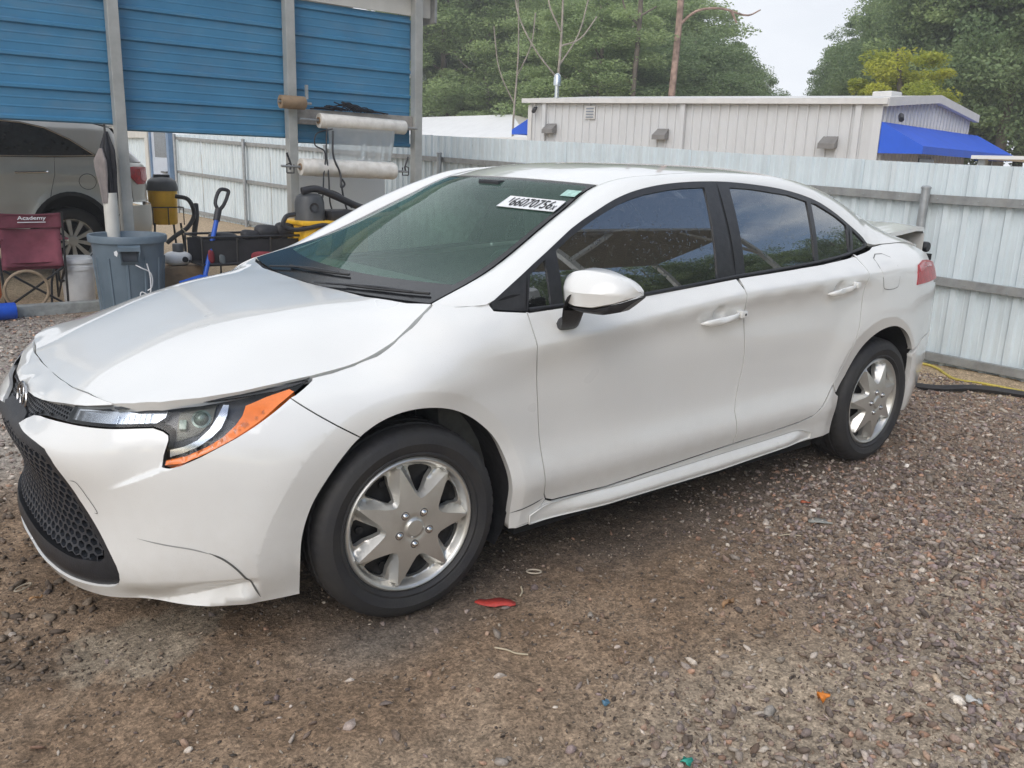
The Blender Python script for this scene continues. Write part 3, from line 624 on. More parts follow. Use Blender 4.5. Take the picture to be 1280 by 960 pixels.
for a in (.50, 4.55, 8.45): slab('downspout', a, a+.11, -.10, -.03, 0, 0, eave(a)-.08, BEIGE)
slab('corner_trim', -.03, .10, -.035, -.028, 0, 0, 2.80, WTRIM); slab('corner_trim', WL-.10, WL+.035, -.035, -.028, 0, 0, 2.66, BEIGE)
for w0, w1 in ((-.1, GD/2), (GD/2, GD+.1)):                       # rake boards of the gable
    mb = MB(); z0, z1 = gz(max(0, w0/GD)), gz(min(1, w1/GD)); mb.add([bp(WL+.16, w0, z0-.11), bp(WL+.16, w1, z1-.11), bp(WL+.16, w1, z1+.05), bp(WL+.16, w0, z0+.05), bp(WL+.05, w0, z0-.11), bp(WL+.05, w1, z1-.11), bp(WL+.05, w1, z1+.05), bp(WL+.05, w0, z0+.05)], [(0, 1, 2, 3), (4, 7, 6, 5), (0, 4, 5, 1), (1, 5, 6, 2), (2, 6, 7, 3), (3, 7, 4, 0)]); mb.build('rake_board', WTRIM, B)
v = slab('wall_vent', 1.84, 2.14, -.05, -.03, 2.45, 2.45, .30, WTRIM)
for k in range(4): slab('louvre', 1.88, 2.10, -.065, -.052, 2.48+.065*k, 2.48+.065*k, .03, mat('louvre_grey', (.25, .28, .32), .5)).parent = v
LAMPG = mat('lamp_grey', (.22, .21, .20), .5, 0, .1)
for k, a in enumerate((.64, 3.95, 7.85)):                          # hooded wall lamps
    z = (2.19, 2.07, 1.93)[k]; mb = MB(); V = [bp(a, -.03, z+.16), bp(a+.30, -.03, z+.16), bp(a+.30, -.03, z-.06), bp(a, -.03, z-.06), bp(a-.02, -.22, z+.02), bp(a+.32, -.22, z+.02), bp(a+.32, -.22, z-.08), bp(a-.02, -.22, z-.08)]
    mb.add(V, [(0, 1, 5, 4), (4, 5, 6, 7), (0, 4, 7, 3), (1, 2, 6, 5), (3, 7, 6, 2), (0, 3, 2, 1)]); mb.build('wall_lamp', LAMPG, B)
for (a, w, z, ang) in ((.30, -.16, 2.68, 0), (WL+.28, .22, 2.45, 1)):
    q = bp(a, w, z); mb = MB(); mb.tube([(q[0]-.10, q[1]-.05, q[2]+.06), (q[0], q[1], q[2]+.02)], .03, 8); mb.tube([(q[0]-.02, q[1], q[2]+.03), (q[0]+.10, q[1]+.08, q[2]-.05)], .05, 10); mb.build('security_camera', BLACK0 if False else mat('camera_black', (.02, .02, .025), .5), B)
BLUEA = mat('awning_blue', (.015, .11, .68), .6, 0, .05, 3, .03, 30)
def gpt(o, w, z): q = M_+wd*(WL+o)+wp*w-N_; return (q.x, q.y, z)
mb = MB(); AW = 5.9; V = [gpt(.04, -.02, 2.36), gpt(.85, -.02, 1.93), gpt(.85, -.02, 1.79), gpt(.04, -.02, 1.79), gpt(.04, AW, 2.36), gpt(.85, AW, 1.93), gpt(.85, AW, 1.79), gpt(.04, AW, 1.79)]
mb.add(V, [(0, 1, 5, 4), (1, 2, 6, 5), (0, 3, 2, 1), (4, 5, 6, 7)]); aw = mb.build('awning', BLUEA, None, label=None); aw.location = N_
tag(aw, 'long bright blue fabric awning on the gable end of the beige building', 'awning')
mb = MB(); mb.add([gpt(.03, 2.2, 0), gpt(.03, 3.1, 0), gpt(.03, 3.1, 1.75), gpt(.03, 2.2, 1.75), gpt(.06, 2.2, 0), gpt(.06, 3.1, 0), gpt(.06, 3.1, 1.75), gpt(.06, 2.2, 1.75)], [(0, 1, 2, 3), (4, 7, 6, 5), (0, 4, 5, 1), (1, 5, 6, 2), (2, 6, 7, 3), (3, 7, 4, 0)]); mb.build('door', mat('dark_glass_door', (.05, .06, .08), .2), B)
mb = MB(); mb.add([bp(-.05, .3, 2.62), bp(-.05, 3.0, 2.62), bp(-.9, 3.0, 2.22), bp(-.9, .3, 2.22), bp(-.9, .3, 2.10), bp(-.9, 3.0, 2.10), bp(-.05, .3, 2.10), bp(-.05, 3.0, 2.10)], [(0, 1, 2, 3), (3, 2, 5, 4), (0, 3, 4, 6), (1, 7, 5, 2)]); aw2 = mb.build('awning', BLUEA, None); aw2.location = N_
tag(aw2, 'small bright blue awning at the left end of the beige building beside the white tent', 'awning')
mb = MB(); q = bp(.62, .30, 2.98); mb.lathe([(.055, 0), (.055, .30), (.095, .31), (.095, .48), (.07, .56), (.02, .60), (0, .60)], q, 14); fl = mb.build('flue_pipe', mat('bright_flue', (.62, .66, .70), .25, .9, .05), None, True); fl.location = N_
tag(fl, 'shiny metal flue with a round cap on the roof of the beige building', 'chimney')
mb = MB(); q = bp(WL-.9, 2.5, 2.98); mb.box((q[0]-.22, q[1]-.22, q[2]-.04), (q[0]+.22, q[1]+.22, q[2]+.13), .03); mb.build('roof_vent', WTRIM, B)
# white tent and a low white roof further along
TENT = mat('tent_white', (.80, .80, .79), .6, 0, .03, 3); TENTC = mat('tent_cream', (.62, .58, .52), .7, 0, .05, 3)
T = thing('canopy_tent', 'white peaked canopy tent behind the fence left of the beige building', 'tent', (-18.2, -19.9, 0))
mb = MB(); mb.add([(2.9, 2.6, 2.10), (2.9, -12, 2.10), (.64, -12, 2.93), (.64, -1.0, 2.93), (-1.7, -12, 2.10), (-1.7, 2.6, 2.10), (2.9, 2.6, 1.95), (2.9, -12, 1.95)], [(0, 3, 2, 1), (3, 5, 4, 2), (0, 1, 7, 6)]); mb.build('roof', TENT, T)
mb = MB(); mb.add([(2.9, 2.603, 2.10), (.64, -.997, 2.93), (-1.7, 2.603, 2.10), (-1.7, 2.603, 1.85), (2.9, 2.603, 1.85)], [(0, 4, 3, 2, 1)]); mb.build('end_flap', TENTC, T)
for x, y in ((2.8, 2.5), (2.8, -11.9), (-1.6, 2.5), (-1.6, -11.9)): mb = MB(); mb.tube([(x, y, 0), (x, y, 2.08)], .03, 8); mb.build('pole', GALV, T)
LR = thing('low_shelter', 'low flat white shelter roof just above the fence at the right', 'shelter', (-10.6, -1.6, -.04))
mb = MB(); mb.box((-1.4, -.30, 1.66), (1.2, 4.2, 1.70)); mb.build('roof', TENT, LR)
for x, y in ((-1.3, -.2), (1.1, -.2), (-1.3, 4), (1.1, 4)): mb = MB(); mb.box((x-.04, y-.04, 0), (x+.04, y+.04, 1.66)); mb.build('post', GALV, LR)
# ------------------------------------------------------------------ trees
def leafmat(name, c, c2):
    m = bpy.data.materials.new(name); m.use_nodes = True; n = m.node_tree; b = n.nodes['Principled BSDF']; N = n.nodes.new; K = n.links.new
    b.inputs['Roughness'].default_value = .55; b.inputs['Specular IOR Level'].default_value = .3
    g = N('ShaderNodeNewGeometry'); a = N('ShaderNodeAttribute'); a.attribute_name = 'tone'
    r = N('ShaderNodeValToRGB'); r.color_ramp.elements[0].color = (*c2, 1); r.color_ramp.elements[1].color = (*c, 1); K(a.outputs['Fac'], r.inputs[0]); K(r.outputs[0], b.inputs['Base Color'])
    tr = N('ShaderNodeBsdfTranslucent'); K(r.outputs[0], tr.inputs[0]); mx = N('ShaderNodeMixShader'); mx.inputs[0].default_value = .42; o = n.nodes['Material Output']
    K(b.outputs[0], mx.inputs[1]); K(tr.outputs[0], mx.inputs[2]); K(mx.outputs[0], o.inputs[0]); return m
LG = leafmat('leaf_green', (.40, .50, .22), (.22, .30, .13)); LD = leafmat('leaf_dark', (.31, .40, .19), (.16, .235, .11)); LY = leafmat('leaf_yellow', (.50, .50, .07), (.28, .33, .05))
BARK = mat('bark', (.20, .165, .13), .9, 0, .3, 3, .5, 18); BARKP = mat('pale_bark', (.40, .35, .29), .85, 0, .25, 3, .3, 18); PINEB = mat('pine_bark', (.44, .30, .235), .9, 0, .3, 5, .5, 14)
def limbs(rng, h, crown0, rad, r0, n):
    mb = MB(); tip = []
    tp = [(0, 0, -.2), (rng.uniform(-.15, .15), rng.uniform(-.15, .15), h*.3), (rng.uniform(-.3, .3), rng.uniform(-.3, .3), h*.62), (rng.uniform(-.4, .4), rng.uniform(-.4, .4), h*.93)]
    tp = catmull(tp, 5); mb.tube(tp, list(np.linspace(r0, r0*.18, len(tp))), 8)
    for i in range(n):
        t = rng.uniform(crown0, .92); k = int(t*(len(tp)-1)); p = np.array(tp[k]); a = rng.uniform(0, 6.28); l = rad*rng.uniform(.5, .95)*(1.1-.5*t)
        e = p+np.array([math.cos(a)*l, math.sin(a)*l, l*rng.uniform(.25, .8)]); mid = (p+e)/2+np.array([0, 0, -.12*l]); Q = catmull([p, mid, e], 4); mb.tube(Q, list(np.linspace(r0*(1-t)*.55+.02, .012, len(Q))), 5); tip.append(e)
    return mb, tip
def crown(rng, h, z0, rx, rz, nclump, nleaf, ls, tips, gap=.25):
    cs = list(tips)
    while len(cs) < nclump:
        q = rng.normal(size=3); q /= np.linalg.norm(q); r = rng.uniform(.35, 1.0)**.6; q = q*r
        if q[2] < -.75: continue
        wob = 1+.28*math.sin(3*math.atan2(q[1], q[0])+z0)*(1-abs(q[2])); cs.append(np.array([q[0]*rx*wob, q[1]*rx*wob, z0+rz+q[2]*rz]))
    V = []; T = []
    for c in cs:
        cr = rng.uniform(.45, 1.05)*rx*.30; n = int(nleaf*rng.uniform(.5, 1.4)); d = rng.normal(size=(n, 3)); d /= np.linalg.norm(d, axis=1)[:, None]; d *= (rng.uniform(0, 1, (n, 1))**.45)*cr*np.array([1.25, 1.25, .62])
        P = c+d; a = rng.normal(size=(n, 3)); a[:, 2] *= .55; a /= np.linalg.norm(a, axis=1)[:, None]; b = np.cross(a, rng.normal(size=(n, 3))); b /= np.linalg.norm(b, axis=1)[:, None]; s = ls*rng.uniform(.6, 1.35, (n, 1))
        V.append(np.stack([P-a*s, P+b*s*.5, P+a*s, P-b*s*.5], 1)); T.append(np.repeat(np.clip(rng.uniform(.1, .9)+rng.normal(size=n)*.22, 0, 1), 4))
    V = np.concatenate(V).reshape(-1, 3); F = np.arange(len(V)).reshape(-1, 4); me = fast_mesh('crown', V, F)
    a = me.attributes.new('tone', 'FLOAT', 'POINT'); a.data.foreach_set('value', np.concatenate(T).astype(np.float32)); return me
KINDS = []
for k, (h, cz, rx, rz, nc, nl, ls, lm_, bk) in enumerate([(11, 1.6, 2.9, 4.8, 150, 460, .064, LG, BARK), (12.5, 2.2, 2.6, 5.2, 140, 440, .062, LG, BARKP), (9.0, .9, 3.2, 4.0, 150, 460, .064, LD, BARK), (13.5, 4.0, 2.5, 4.9, 110, 460, .062, LD, PINEB), (10, 1.2, 2.4, 4.5, 110, 460, .060, LG, BARKP), (5.2, .8, 1.5, 2.2, 60, 420, .05, LY, BARK)]):
    rng = np.random.default_rng(100+k); mb, tips = limbs(rng, h, .35 if k != 3 else .55, rx, .20, 14); tm = mb.me('trunk', True); tm.materials.append(bk); cm = crown(rng, h, cz, rx, rz, nc, nl, ls, tips); cm.materials.append(lm_); KINDS.append((tm, cm))
def tree(kind, name, label, x, y, rz, sc, scz, group=None):
    t = thing(name, label, 'tree', (x, y, 0), rz, group); t.scale = (sc, sc, scz); link('trunk', KINDS[kind][0], t); link('crown', KINDS[kind][1], t); return t
camP = Vector((1.325, 2.963)); 
def at(u, dist):                                                     # a spot on the bearing of photo column u
    d = cam_matrix(math.radians(-128.93), math.radians(-14.46), 0) @ Vector(((u-640)/1080, .30, -1)); d = Vector((d.x, d.y)).normalized(); return camP+d*dist
LAB = ['broad mid green tree', 'tall pale barked leafy tree', 'low dense dark green tree', 'tall dark tree with its foliage held high', 'slim light green tree']
TR = [(545, 40, 0, 1.1, 1.05), (572, 44, 1, 1.05, 1.0), (600, 39, 4, 1.0, .98), (628, 41, 0, 1.0, 1.0), (655, 45, 3, 1.1, 1.05), (668, 38, 4, 1.0, .92), (705, 37, 1, 1.0, .95), (730, 31, 0, .85, .72), (748, 42, 2, 1.1, 1.15), (775, 35, 4, 1.0, .86), (800, 33, 2, .8, .72), (822, 39, 0, 1.0, .9), (848, 34.5, 2, .8, .80), (866, 40, 1, .75, .70), (886, 36, 2, .55, .78), (905, 42, 0, .58, .63), (926, 40, 2, .45, .72), (942, 46, 4, .5, .62), (958, 48, 2, .36, .68), (512, 44, 2, 1.1, 1.2), (560, 47, 3, 1.2, 1.1), (690, 48, 0, 1.2, 1.15), (795, 48, 1, 1.2, 1.0)]
side = ['behind the white tent', 'behind the beige building']
ORD = 'first second third fourth fifth sixth seventh eighth ninth tenth eleventh twelfth thirteenth fourteenth fifteenth sixteenth'.split()
SH = ['mid green tree', 'tall pale barked tree', 'low dark green tree', 'tall dark tree', 'slim light green tree']
def ordl(L_, i): return ORD[sorted(range(len(L_)), key=lambda j: L_[j][0]).index(i)]
TRA = [q for q in TR if q[0] < 660]; TRB = [q for q in TR if q[0] >= 660]
for u, d, k, s, sz in TR:
    q_ = (u, d, k, s, sz); lb = SH[k]+', %s from the left behind the %s' % ((ordl(TRA, TRA.index(q_)), 'white tent') if u < 660 else (ordl(TRB, TRB.index(q_)), 'beige building'))
    p_ = at(u, d); sz *= .89; tree(k, 'leafy_tree', lb, p_.x, p_.y, random.uniform(0, 6.28), s, sz, 'trees of the left wood')
TR2 = [(1030, 40, 2, .36, .74), (1049, 42, 3, .62, .58), (1046, 46, 2, .5, .8), (1074, 36, 2, .55, .84), (1100, 40, 0, .75, .82), (1122, 45, 3, .85, .92), (1140, 34, 2, .8, .92), (1162, 39, 1, .95, 1.0), (1185, 33, 0, .95, .97), (1200, 44, 3, 1.1, 1.1), (1222, 36, 4, 1.1, 1.02), (1245, 32, 2, 1.0, 1.2), (1268, 38, 0, 1.1, 1.12), (1295, 33, 1, 1.1, 1.0), (1325, 35, 2, 1.2, 1.2), (1240, 47, 1, 1.25, 1.2)]
for i, (u, d, k, s, sz) in enumerate(TR2):
    p_ = at(u, d); tree(k, 'leafy_tree', SH[k]+', %s from the left in the right hand wood beyond the awning' % ordl(TR2, i), p_.x, p_.y, random.uniform(0, 6.28), s, sz, 'trees of the right wood')
for u, d, s, sz in ((980, 75, 1.0, .62), (1000, 80, .9, .66), (966, 70, .9, .60), (1012, 78, 1.0, .60)):
    p_ = at(u, d); tree(2, 'leafy_tree', 'small distant dark tree in the gap, %s from the left' % ORD[{966: 0, 980: 1, 1000: 2, 1012: 3}[u]], p_.x, p_.y, random.uniform(0, 6.28), s, sz, 'distant trees in the gap')
p_ = at(1108, 25); tree(5, 'young_tree', 'young yellow green tree rising over the roof near the blue awning', p_.x, p_.y, .4, .95, .93)
# bare trunks standing out of the wood
def bare(u, dist, h, r0, label, br, m, rt=.5, sc=1.):
    p_ = at(u, dist); t = thing('bare_tree', label, 'tree', (p_.x, p_.y, 0)); t.scale = (sc, sc, sc); mb = MB(); P = catmull([(0, 0, -.2), (.10, .05, h*.35), (-.05, .0, h*.7), (.12, .05, h)], 6); mb.tube(P, list(np.linspace(r0, r0*rt, len(P))), 9); mb.build('trunk', m, t, True)
    for b in br:
        mb = MB(); Q = catmull(b, 5); mb.tube(Q, list(np.linspace(r0*.42, .02, len(Q))), 6); mb.build('branch', m, t, True)
ri = Vector((-.78, .63, 0))                                            # sideways across the view
bq = lambda *L_: [(ri.x*a, ri.y*a, z) for a, z in L_]
bare(826, 29.5, 8.2, .115, 'broken pink barked pine trunk with one long bare limb reaching right', [bq((0, 5.25), (.5, 5.68), (1.2, 5.78), (2.0, 5.62), (2.35, 5.78)), bq((1.5, 5.75), (1.7, 5.4)), bq((0, 6.2), (.4, 6.5))], PINEB, .75, 1.08)
bare(778, 29.5, 8.0, .09, 'bare grey pine trunk with a crooked stub left of the broken pine', [bq((0, 5.3), (-.35, 5.6), (-.6, 6.3)), bq((0, 5.5), (.5, 5.8))], BARK, .7, 1.08)
bare(684, 26, 7.6, .06, 'slender pale bare tree forking above the flue on the beige building', [bq((0, 3.7), (-.7, 4.5), (-1.2, 5.4), (-1.35, 6.3)), bq((.02, 4.1), (.5, 4.9), (.75, 5.9)), bq((0, 5.0), (-.35, 5.7), (-.4, 6.6)), bq((.03, 4.6), (.55, 4.8), (1.0, 5.4))], BARKP, .25)
bare(632, 27, 6.6, .042, 'thin leaning bare tree left of the flue', [bq((0, 3.0), (-.5, 4.0), (-.7, 5.2)), bq((0, 3.8), (.4, 4.7), (.5, 5.6))], BARKP, .25)
# what the windows mirror: trees across the yard and an open canopy beside the camera
for k, (x, y, kd, s, sz) in enumerate([(-33, 13, 2, 1.2, 1.35), (-28, 15.5, 0, 1.1, .98), (-24, 17, 2, 1.2, 1.25), (-20.5, 18, 4, 1.2, 1.1), (-17, 19, 0, 1.1, 1.0), (-13.5, 20.5, 2, 1.2, 1.3), (-9.5, 22, 0, 1.2, 1.0), (-5, 24, 1, 1.2, .95), (2, 27, 0, 1.2, .9), (12, 30, 1, 1.1, .75), (26, 28, 0, 1.2, .75), (34, 20, 2, 1.2, .8)]):
    tree(kd, 'leafy_tree', SH[kd]+' across the yard, %s of the mirrored row' % ORD[k], x, y, k*1.3, s, sz, 'trees across the yard')

CN = thing('open_canopy', 'open flat canopy on slim posts across the yard, seen mirrored in the door glass', 'canopy', (-8.6, 7.6, 0))
mb = MB(); mb.box((-3.0, -1.6, 6.10), (3.0, 2.0, 6.25)); mb.build('roof', GALVD, CN)
for x, y in ((-2.8, -1.4), (2.8, -1.4), (-2.8, 1.8), (2.8, 1.8)): mb = MB(); mb.box((x-.07, y-.07, 0), (x+.07, y+.07, 6.10)); mb.build('post', POSTM, CN)
mb = MB(); mb.tube([(2.8, -1.4, 4.6), (1.0, -1.4, 6.10)], .08, 6); mb.tube([(-2.8, -1.4, 4.6), (-1.0, -1.4, 6.10)], .08, 6); mb.build('brace', POSTM, CN)
# ------------------------------------------------------------------ white sedan
def car_paint():
    m = mat('white_paint', (.757, .758, .735), .28, 0, .02, 3., coat=1.0, col2=(.735, .735, .71), lo=.3, hi=.7)
    n = m.node_tree; b = n.nodes['Principled BSDF']; N = n.nodes.new; K = n.links.new
    tc = N('ShaderNodeTexCoord'); sep = N('ShaderNodeSeparateXYZ'); K(tc.outputs['Object'], sep.inputs[0])
    # road dirt towards the sills, thrown up in flecks
    nz = N('ShaderNodeTexNoise'); nz.inputs['Scale'].default_value = 28; nz.inputs['Detail'].default_value = 6; K(tc.outputs['Object'], nz.inputs['Vector'])
    mr = N('ShaderNodeMapRange'); mr.inputs[1].default_value = .62; mr.inputs[2].default_value = .16; mr.inputs[3].default_value = 0; mr.inputs[4].default_value = .34; K(sep.outputs[2], mr.inputs[0])
    mu = N('ShaderNodeMath'); mu.operation = 'MULTIPLY'; K(mr.outputs[0], mu.inputs[0]); K(nz.outputs['Fac'], mu.inputs[1])
    mx = N('ShaderNodeMix'); mx.data_type = 'RGBA'; mx.inputs[7].default_value = (.44, .40, .33, 1); K(mu.outputs[0], mx.inputs[0])
    old = b.inputs['Base Color'].links[0].from_socket; K(old, mx.inputs[6])
    # dried rain spots: fine pale and dark flecks
    vo = N('ShaderNodeTexVoronoi'); vo.inputs['Scale'].default_value = 130; K(tc.outputs['Object'], vo.inputs['Vector'])
    lt = N('ShaderNodeMath'); lt.operation = 'LESS_THAN'; lt.inputs[1].default_value = .17; K(vo.outputs['Distance'], lt.inputs[0])
    n2 = N('ShaderNodeTexNoise'); n2.inputs['Scale'].default_value = 5; K(tc.outputs['Object'], n2.inputs['Vector'])
    mr2 = N('ShaderNodeMapRange'); mr2.inputs[1].default_value = .5; mr2.inputs[2].default_value = .72; mr2.inputs[3].default_value = 0; mr2.inputs[4].default_value = .55; K(n2.outputs['Fac'], mr2.inputs[0])
    m3 = N('ShaderNodeMath'); m3.operation = 'MULTIPLY'; K(lt.outputs[0], m3.inputs[0]); K(mr2.outputs[0], m3.inputs[1])
    mx2 = N('ShaderNodeMix'); mx2.data_type = 'RGBA'; mx2.inputs[7].default_value = (.63, .62, .58, 1); K(m3.outputs[0], mx2.inputs[0]); K(mx.outputs[2], mx2.inputs[6])
    K(mx2.outputs[2], b.inputs['Base Color'])
    ra = N('ShaderNodeMapRange'); ra.inputs[3].default_value = .22; ra.inputs[4].default_value = .42; K(n2.outputs['Fac'], ra.inputs[0]); K(ra.outputs[0], b.inputs['Roughness'])
    b.inputs['Coat Roughness'].default_value = .035
    return m
PAINT = car_paint()
BLACK = mat('black_plastic', (.022, .023, .027), .42, 0, .15, 30, .15, 180)
GLOSSB = mat('gloss_black', (.010, .011, .013), .12, 0, .1, 20, coat=.6)
PILLAR = mat('pillar_film', (.035, .036, .040), .35, 0, .15, 40, .05, 200)
RUBBER = mat('rubber', (.022, .022, .025), .66, 0, .2, 9, .16, 70, col2=(.032, .031, .030))
DARK = mat('dark_cavity', (.006, .006, .007), .9)
LINER = mat('arch_liner', (.020, .020, .023), .75, 0, .3, 14, .4, 40)
SILVER = mat('silver_hubcap', (.60, .595, .565), .34, .70, .06, 10, .03, 120, col2=(.52, .51, .475))
CHROME = mat('chrome', (.75, .76, .78), .12, 1.0, .03)
WSGLASS = glass_mat('windscreen_glass', (.68, .93, .81), -.05, 0, .06, .12, 1.36, (.26, .46, .37))  # dirt value here is a green diffuse veil that brightens the windscreen
SIDEGLASS = glass_mat('side_glass', (.10, .105, .11), .24, .0, .09, .016)
LENS = glass_mat('lens_glass', (.93, .95, .97), 0, 0, 0, 0, 1.36)
AMBER = mat('amber_reflector', (.85, .20, .025), .22, 0, .05, 60, .10, 260, coat=.7)
RED = mat('red_lens', (.50, .010, .018), .30, 0, .2, 30, .2, 120, coat=.15)
SEAT = mat('seat_cloth', (.30, .30, .28), .9, 0, .2, 30, .2, 300)
TRIMGREY = mat('interior_grey', (.11, .115, .11), .7, 0, .15, 20)
LAMPSILV = mat('lamp_reflector', (.72, .74, .77), .18, .85, .05, 20)
LAMPDARK = mat('lamp_bezel', (.075, .077, .082), .3, .2, .2, 20)
CAR = thing('car', 'white four door sedan with silver hubcaps parked on the dirt in the foreground', 'car')
BS_ = (1, 1)
FLEN = lambda s0, s1: []
# feature line under the lamp: points across the step
ledge = []; crease_pts = []
for u in np.linspace(.57, 1.15, 60):
    zl = np.interp(u, [.565, .747, 1.0, 1.184], [.492, .571, .687, .776])
    ledge += [(u, zl+d) for d in (-.004, 0, .005, .010, .015, .020)]
for u in np.linspace(1.70, 4.1, 130):
    zl = np.interp(u-1.475, [.2, .35, .695, 1.138, 1.513, 2.0, 2.392, 2.8], [.815, .828, .851, .902, .938, .957, .970, .975])
    crease_pts += [(u, zl+d) for d in (-.018, -.008, -.003, 0, .003, .008, .018)]
ring = []
for A_ in (FA, RA):
    for a in np.linspace(-.35, 3.5, 90):
        for dr in (-.012, -.004, 0, .004, .012):
            x_, z_q = A_[0]+math.cos(a)*A_[2]*(.430+dr)/.375, A_[1]+math.sin(a)*A_[3]*(.430+dr)/.375; fx = .045*float(sm(.55, .2, z_q)*sm(0, .2, x_)) if A_ is FA else 0
            ring.append((float(s_of_x(A_[0]+math.cos(a)*A_[2]*(.430+fx+dr)/.375)), A_[1]+math.sin(a)*A_[3]*(.430+fx+dr)/.375))
chin = [(u, z) for u in np.linspace(.52, 1.0, 34) for b_, t_ in ((float(np.interp(u, [.56, .70, .825, .95], [.150, .168, .199, .230])), float(np.interp(u, [.56, .72, .965], [.222, .248, .258]))),) for z in (b_-.012, b_-.003, b_, b_+.003, (b_+t_)/2, t_, t_+.01)]
xs_ = lambda *P: [(float(s_of_x(x)), z) for x, z in P]
archF = [(1.113, .157), (1.113, .313), (1.121, .373), (1.147, .449), (1.186, .514), (1.238, .583), (1.290, .634), (1.360, .673), (1.443, .692), (1.535, .687), (1.622, .661), (1.702, .613), (1.783, .536), (1.829, .446), (1.848, .344), (1.850, .209)]
archF = [tuple(q) for q in smooth_poly(archF, False, 4)]
iF = int(np.argmin([abs(q[0]-1.290)+abs(q[1]-.634) for q in archF]))
archR = [(3.790, .215), (3.803, .376), (3.876, .519), (3.957, .621), (4.072, .682), (4.200, .696), (4.319, .661), (4.410, .588), (4.459, .501), (4.477, .40), (4.470, .30), (4.455, .22)]
archR = [tuple(q) for q in smooth_poly(archR, False, 4)]
hoodseam_sz = [(1.640, .968), (1.591, .944), (1.540, .908), (1.476, .870), (1.405, .835), (1.332, .811), (1.26, .798), (1.191, .790)]
doorF = [(1.936, .935), (1.931, .87), (1.932, .817), (1.947, .741), (1.962, .62), (1.975, .497), (1.986, .38), (1.996, .308), (2.010, .284), (2.045, .270), (2.31, .261)]
sillD = [(2.31, .261), (2.7, .279), (3.040, .297)]
Bseam = [(3.040, .297), (3.044, .346), (3.030, .442), (3.050, .54), (3.065, .622), (3.062, .687), (3.038, .811), (3.014, .909), (3.013, .946), (3.017, .984)]
doorR = [(3.040, .297), (3.27, .305), (3.498, .319), (3.60, .336), (3.645, .365), (3.681, .407), (3.735, .469), (3.800, .545), (3.855, .640), (3.878, .729), (3.886, .82), (3.890, .904), (3.905, .985), (3.919, 1.048)]
DLOB = [(-.338, .949), (-.471, .935), (-.74, .943), (-1.012, .952), (-1.553, .987), (-1.85, 1.0), (-2.156, 1.015), (-2.40, 1.034), (-2.588, 1.058), (-2.648, 1.072)]
beltz = lambda x: float(np.interp(-x, [-p[0] for p in DLOB], [p[1] for p in DLOB]))
belt_sz = lambda x0, x1, n=14: [(float(s_of_x(x)), beltz(x)) for x in np.linspace(x0, x1, n)]
def bodyp(name, poly, **k):
    k.setdefault('res', .02); k.setdefault('mirror', True); k.setdefault('gap', .0026); k.setdefault('lip', .028)
    return panel(name, poly, belt, PAINT, CAR, **k)
fender = hoodseam_sz+[(1.187, .785), (1.108, .749)]+archF[iF:]+[(1.88, .209), (1.955, .212), (1.992, .262)]+doorF[::-1][2:]+belt_sz(-.471, -.336, 4)+[(float(s_of_x(-.334)), .971), (float(s_of_x(-.255)), .9635), (1.70, .963)]
bodyp('fender', fender, extra=ledge+crease_pts+ring)
fd = bodyp('front_door', doorF[:-1]+sillD[:-1]+Bseam+belt_sz(-1.54, -.47, 16), mirror=False, extra=crease_pts+ring)
rd = bodyp('rear_door', doorR[:-1]+[(3.915, 1.030)]+belt_sz(-2.43, -1.56, 14)+Bseam[::-1][1:-1], mirror=False, extra=crease_pts+ring)
for nm, src in (('front_door', fd), ('rear_door', rd)):
    me = src.data; V = np.array([v.co[:] for v in me.vertices])*[1, -1, 1]; link(nm, mesh(nm, V, [tuple(p.vertices)[::-1] for p in me.polygons], smooth=True), CAR, PAINT)
sx = lambda x: float(s_of_x(x))
bodyp('quarter_panel', [(3.735, .469), (3.800, .545), (3.855, .640)]+[(3.878, .729), (3.886, .82), (3.890, .904), (3.905, .985), (3.919, 1.048)]+belt_sz(-2.46, -2.648, 5)
      + [(sx(-2.78), 1.079), (sx(-2.95), 1.080), (sx(-3.10), 1.070), (sx(-3.22), 1.045), (sx(-3.33), 1.012), (sx(-3.27), .985), (sx(-3.24), .87), (sx(-3.40), .855), (sx(-3.42), .62), (4.57, .59)]
      + archR[::-1][14:-7]+[(3.770, .420), (3.735, .462)], extra=crease_pts+ring)
rs = float(SMAX)
bodyp('rear_bumper', [(4.57, .59), (sx(-3.42), .62), (sx(-3.5), .70), (rs, .70), (rs, .25), (4.62, .20), (4.47, .215)]+archR[::-1][3:14], res=.03)
bodyp('rear_panel', [(sx(-3.45), .72), (rs, .72), (rs, .98), (sx(-3.52), .98)], res=.03)
bodyp('rocker', [(1.855, .209), (1.955, .211), (1.990, .258), (2.010, .280), (2.045, .266), (2.31, .257), (2.7, .275), (3.04, .293), (3.498, .315), (3.60, .332), (3.648, .361), (3.685, .403), (3.733, .458), (3.768, .416), (3.800, .40), (3.797, .33), (3.790, .215), (3.2, .20), (2.4, .196)], res=.03)
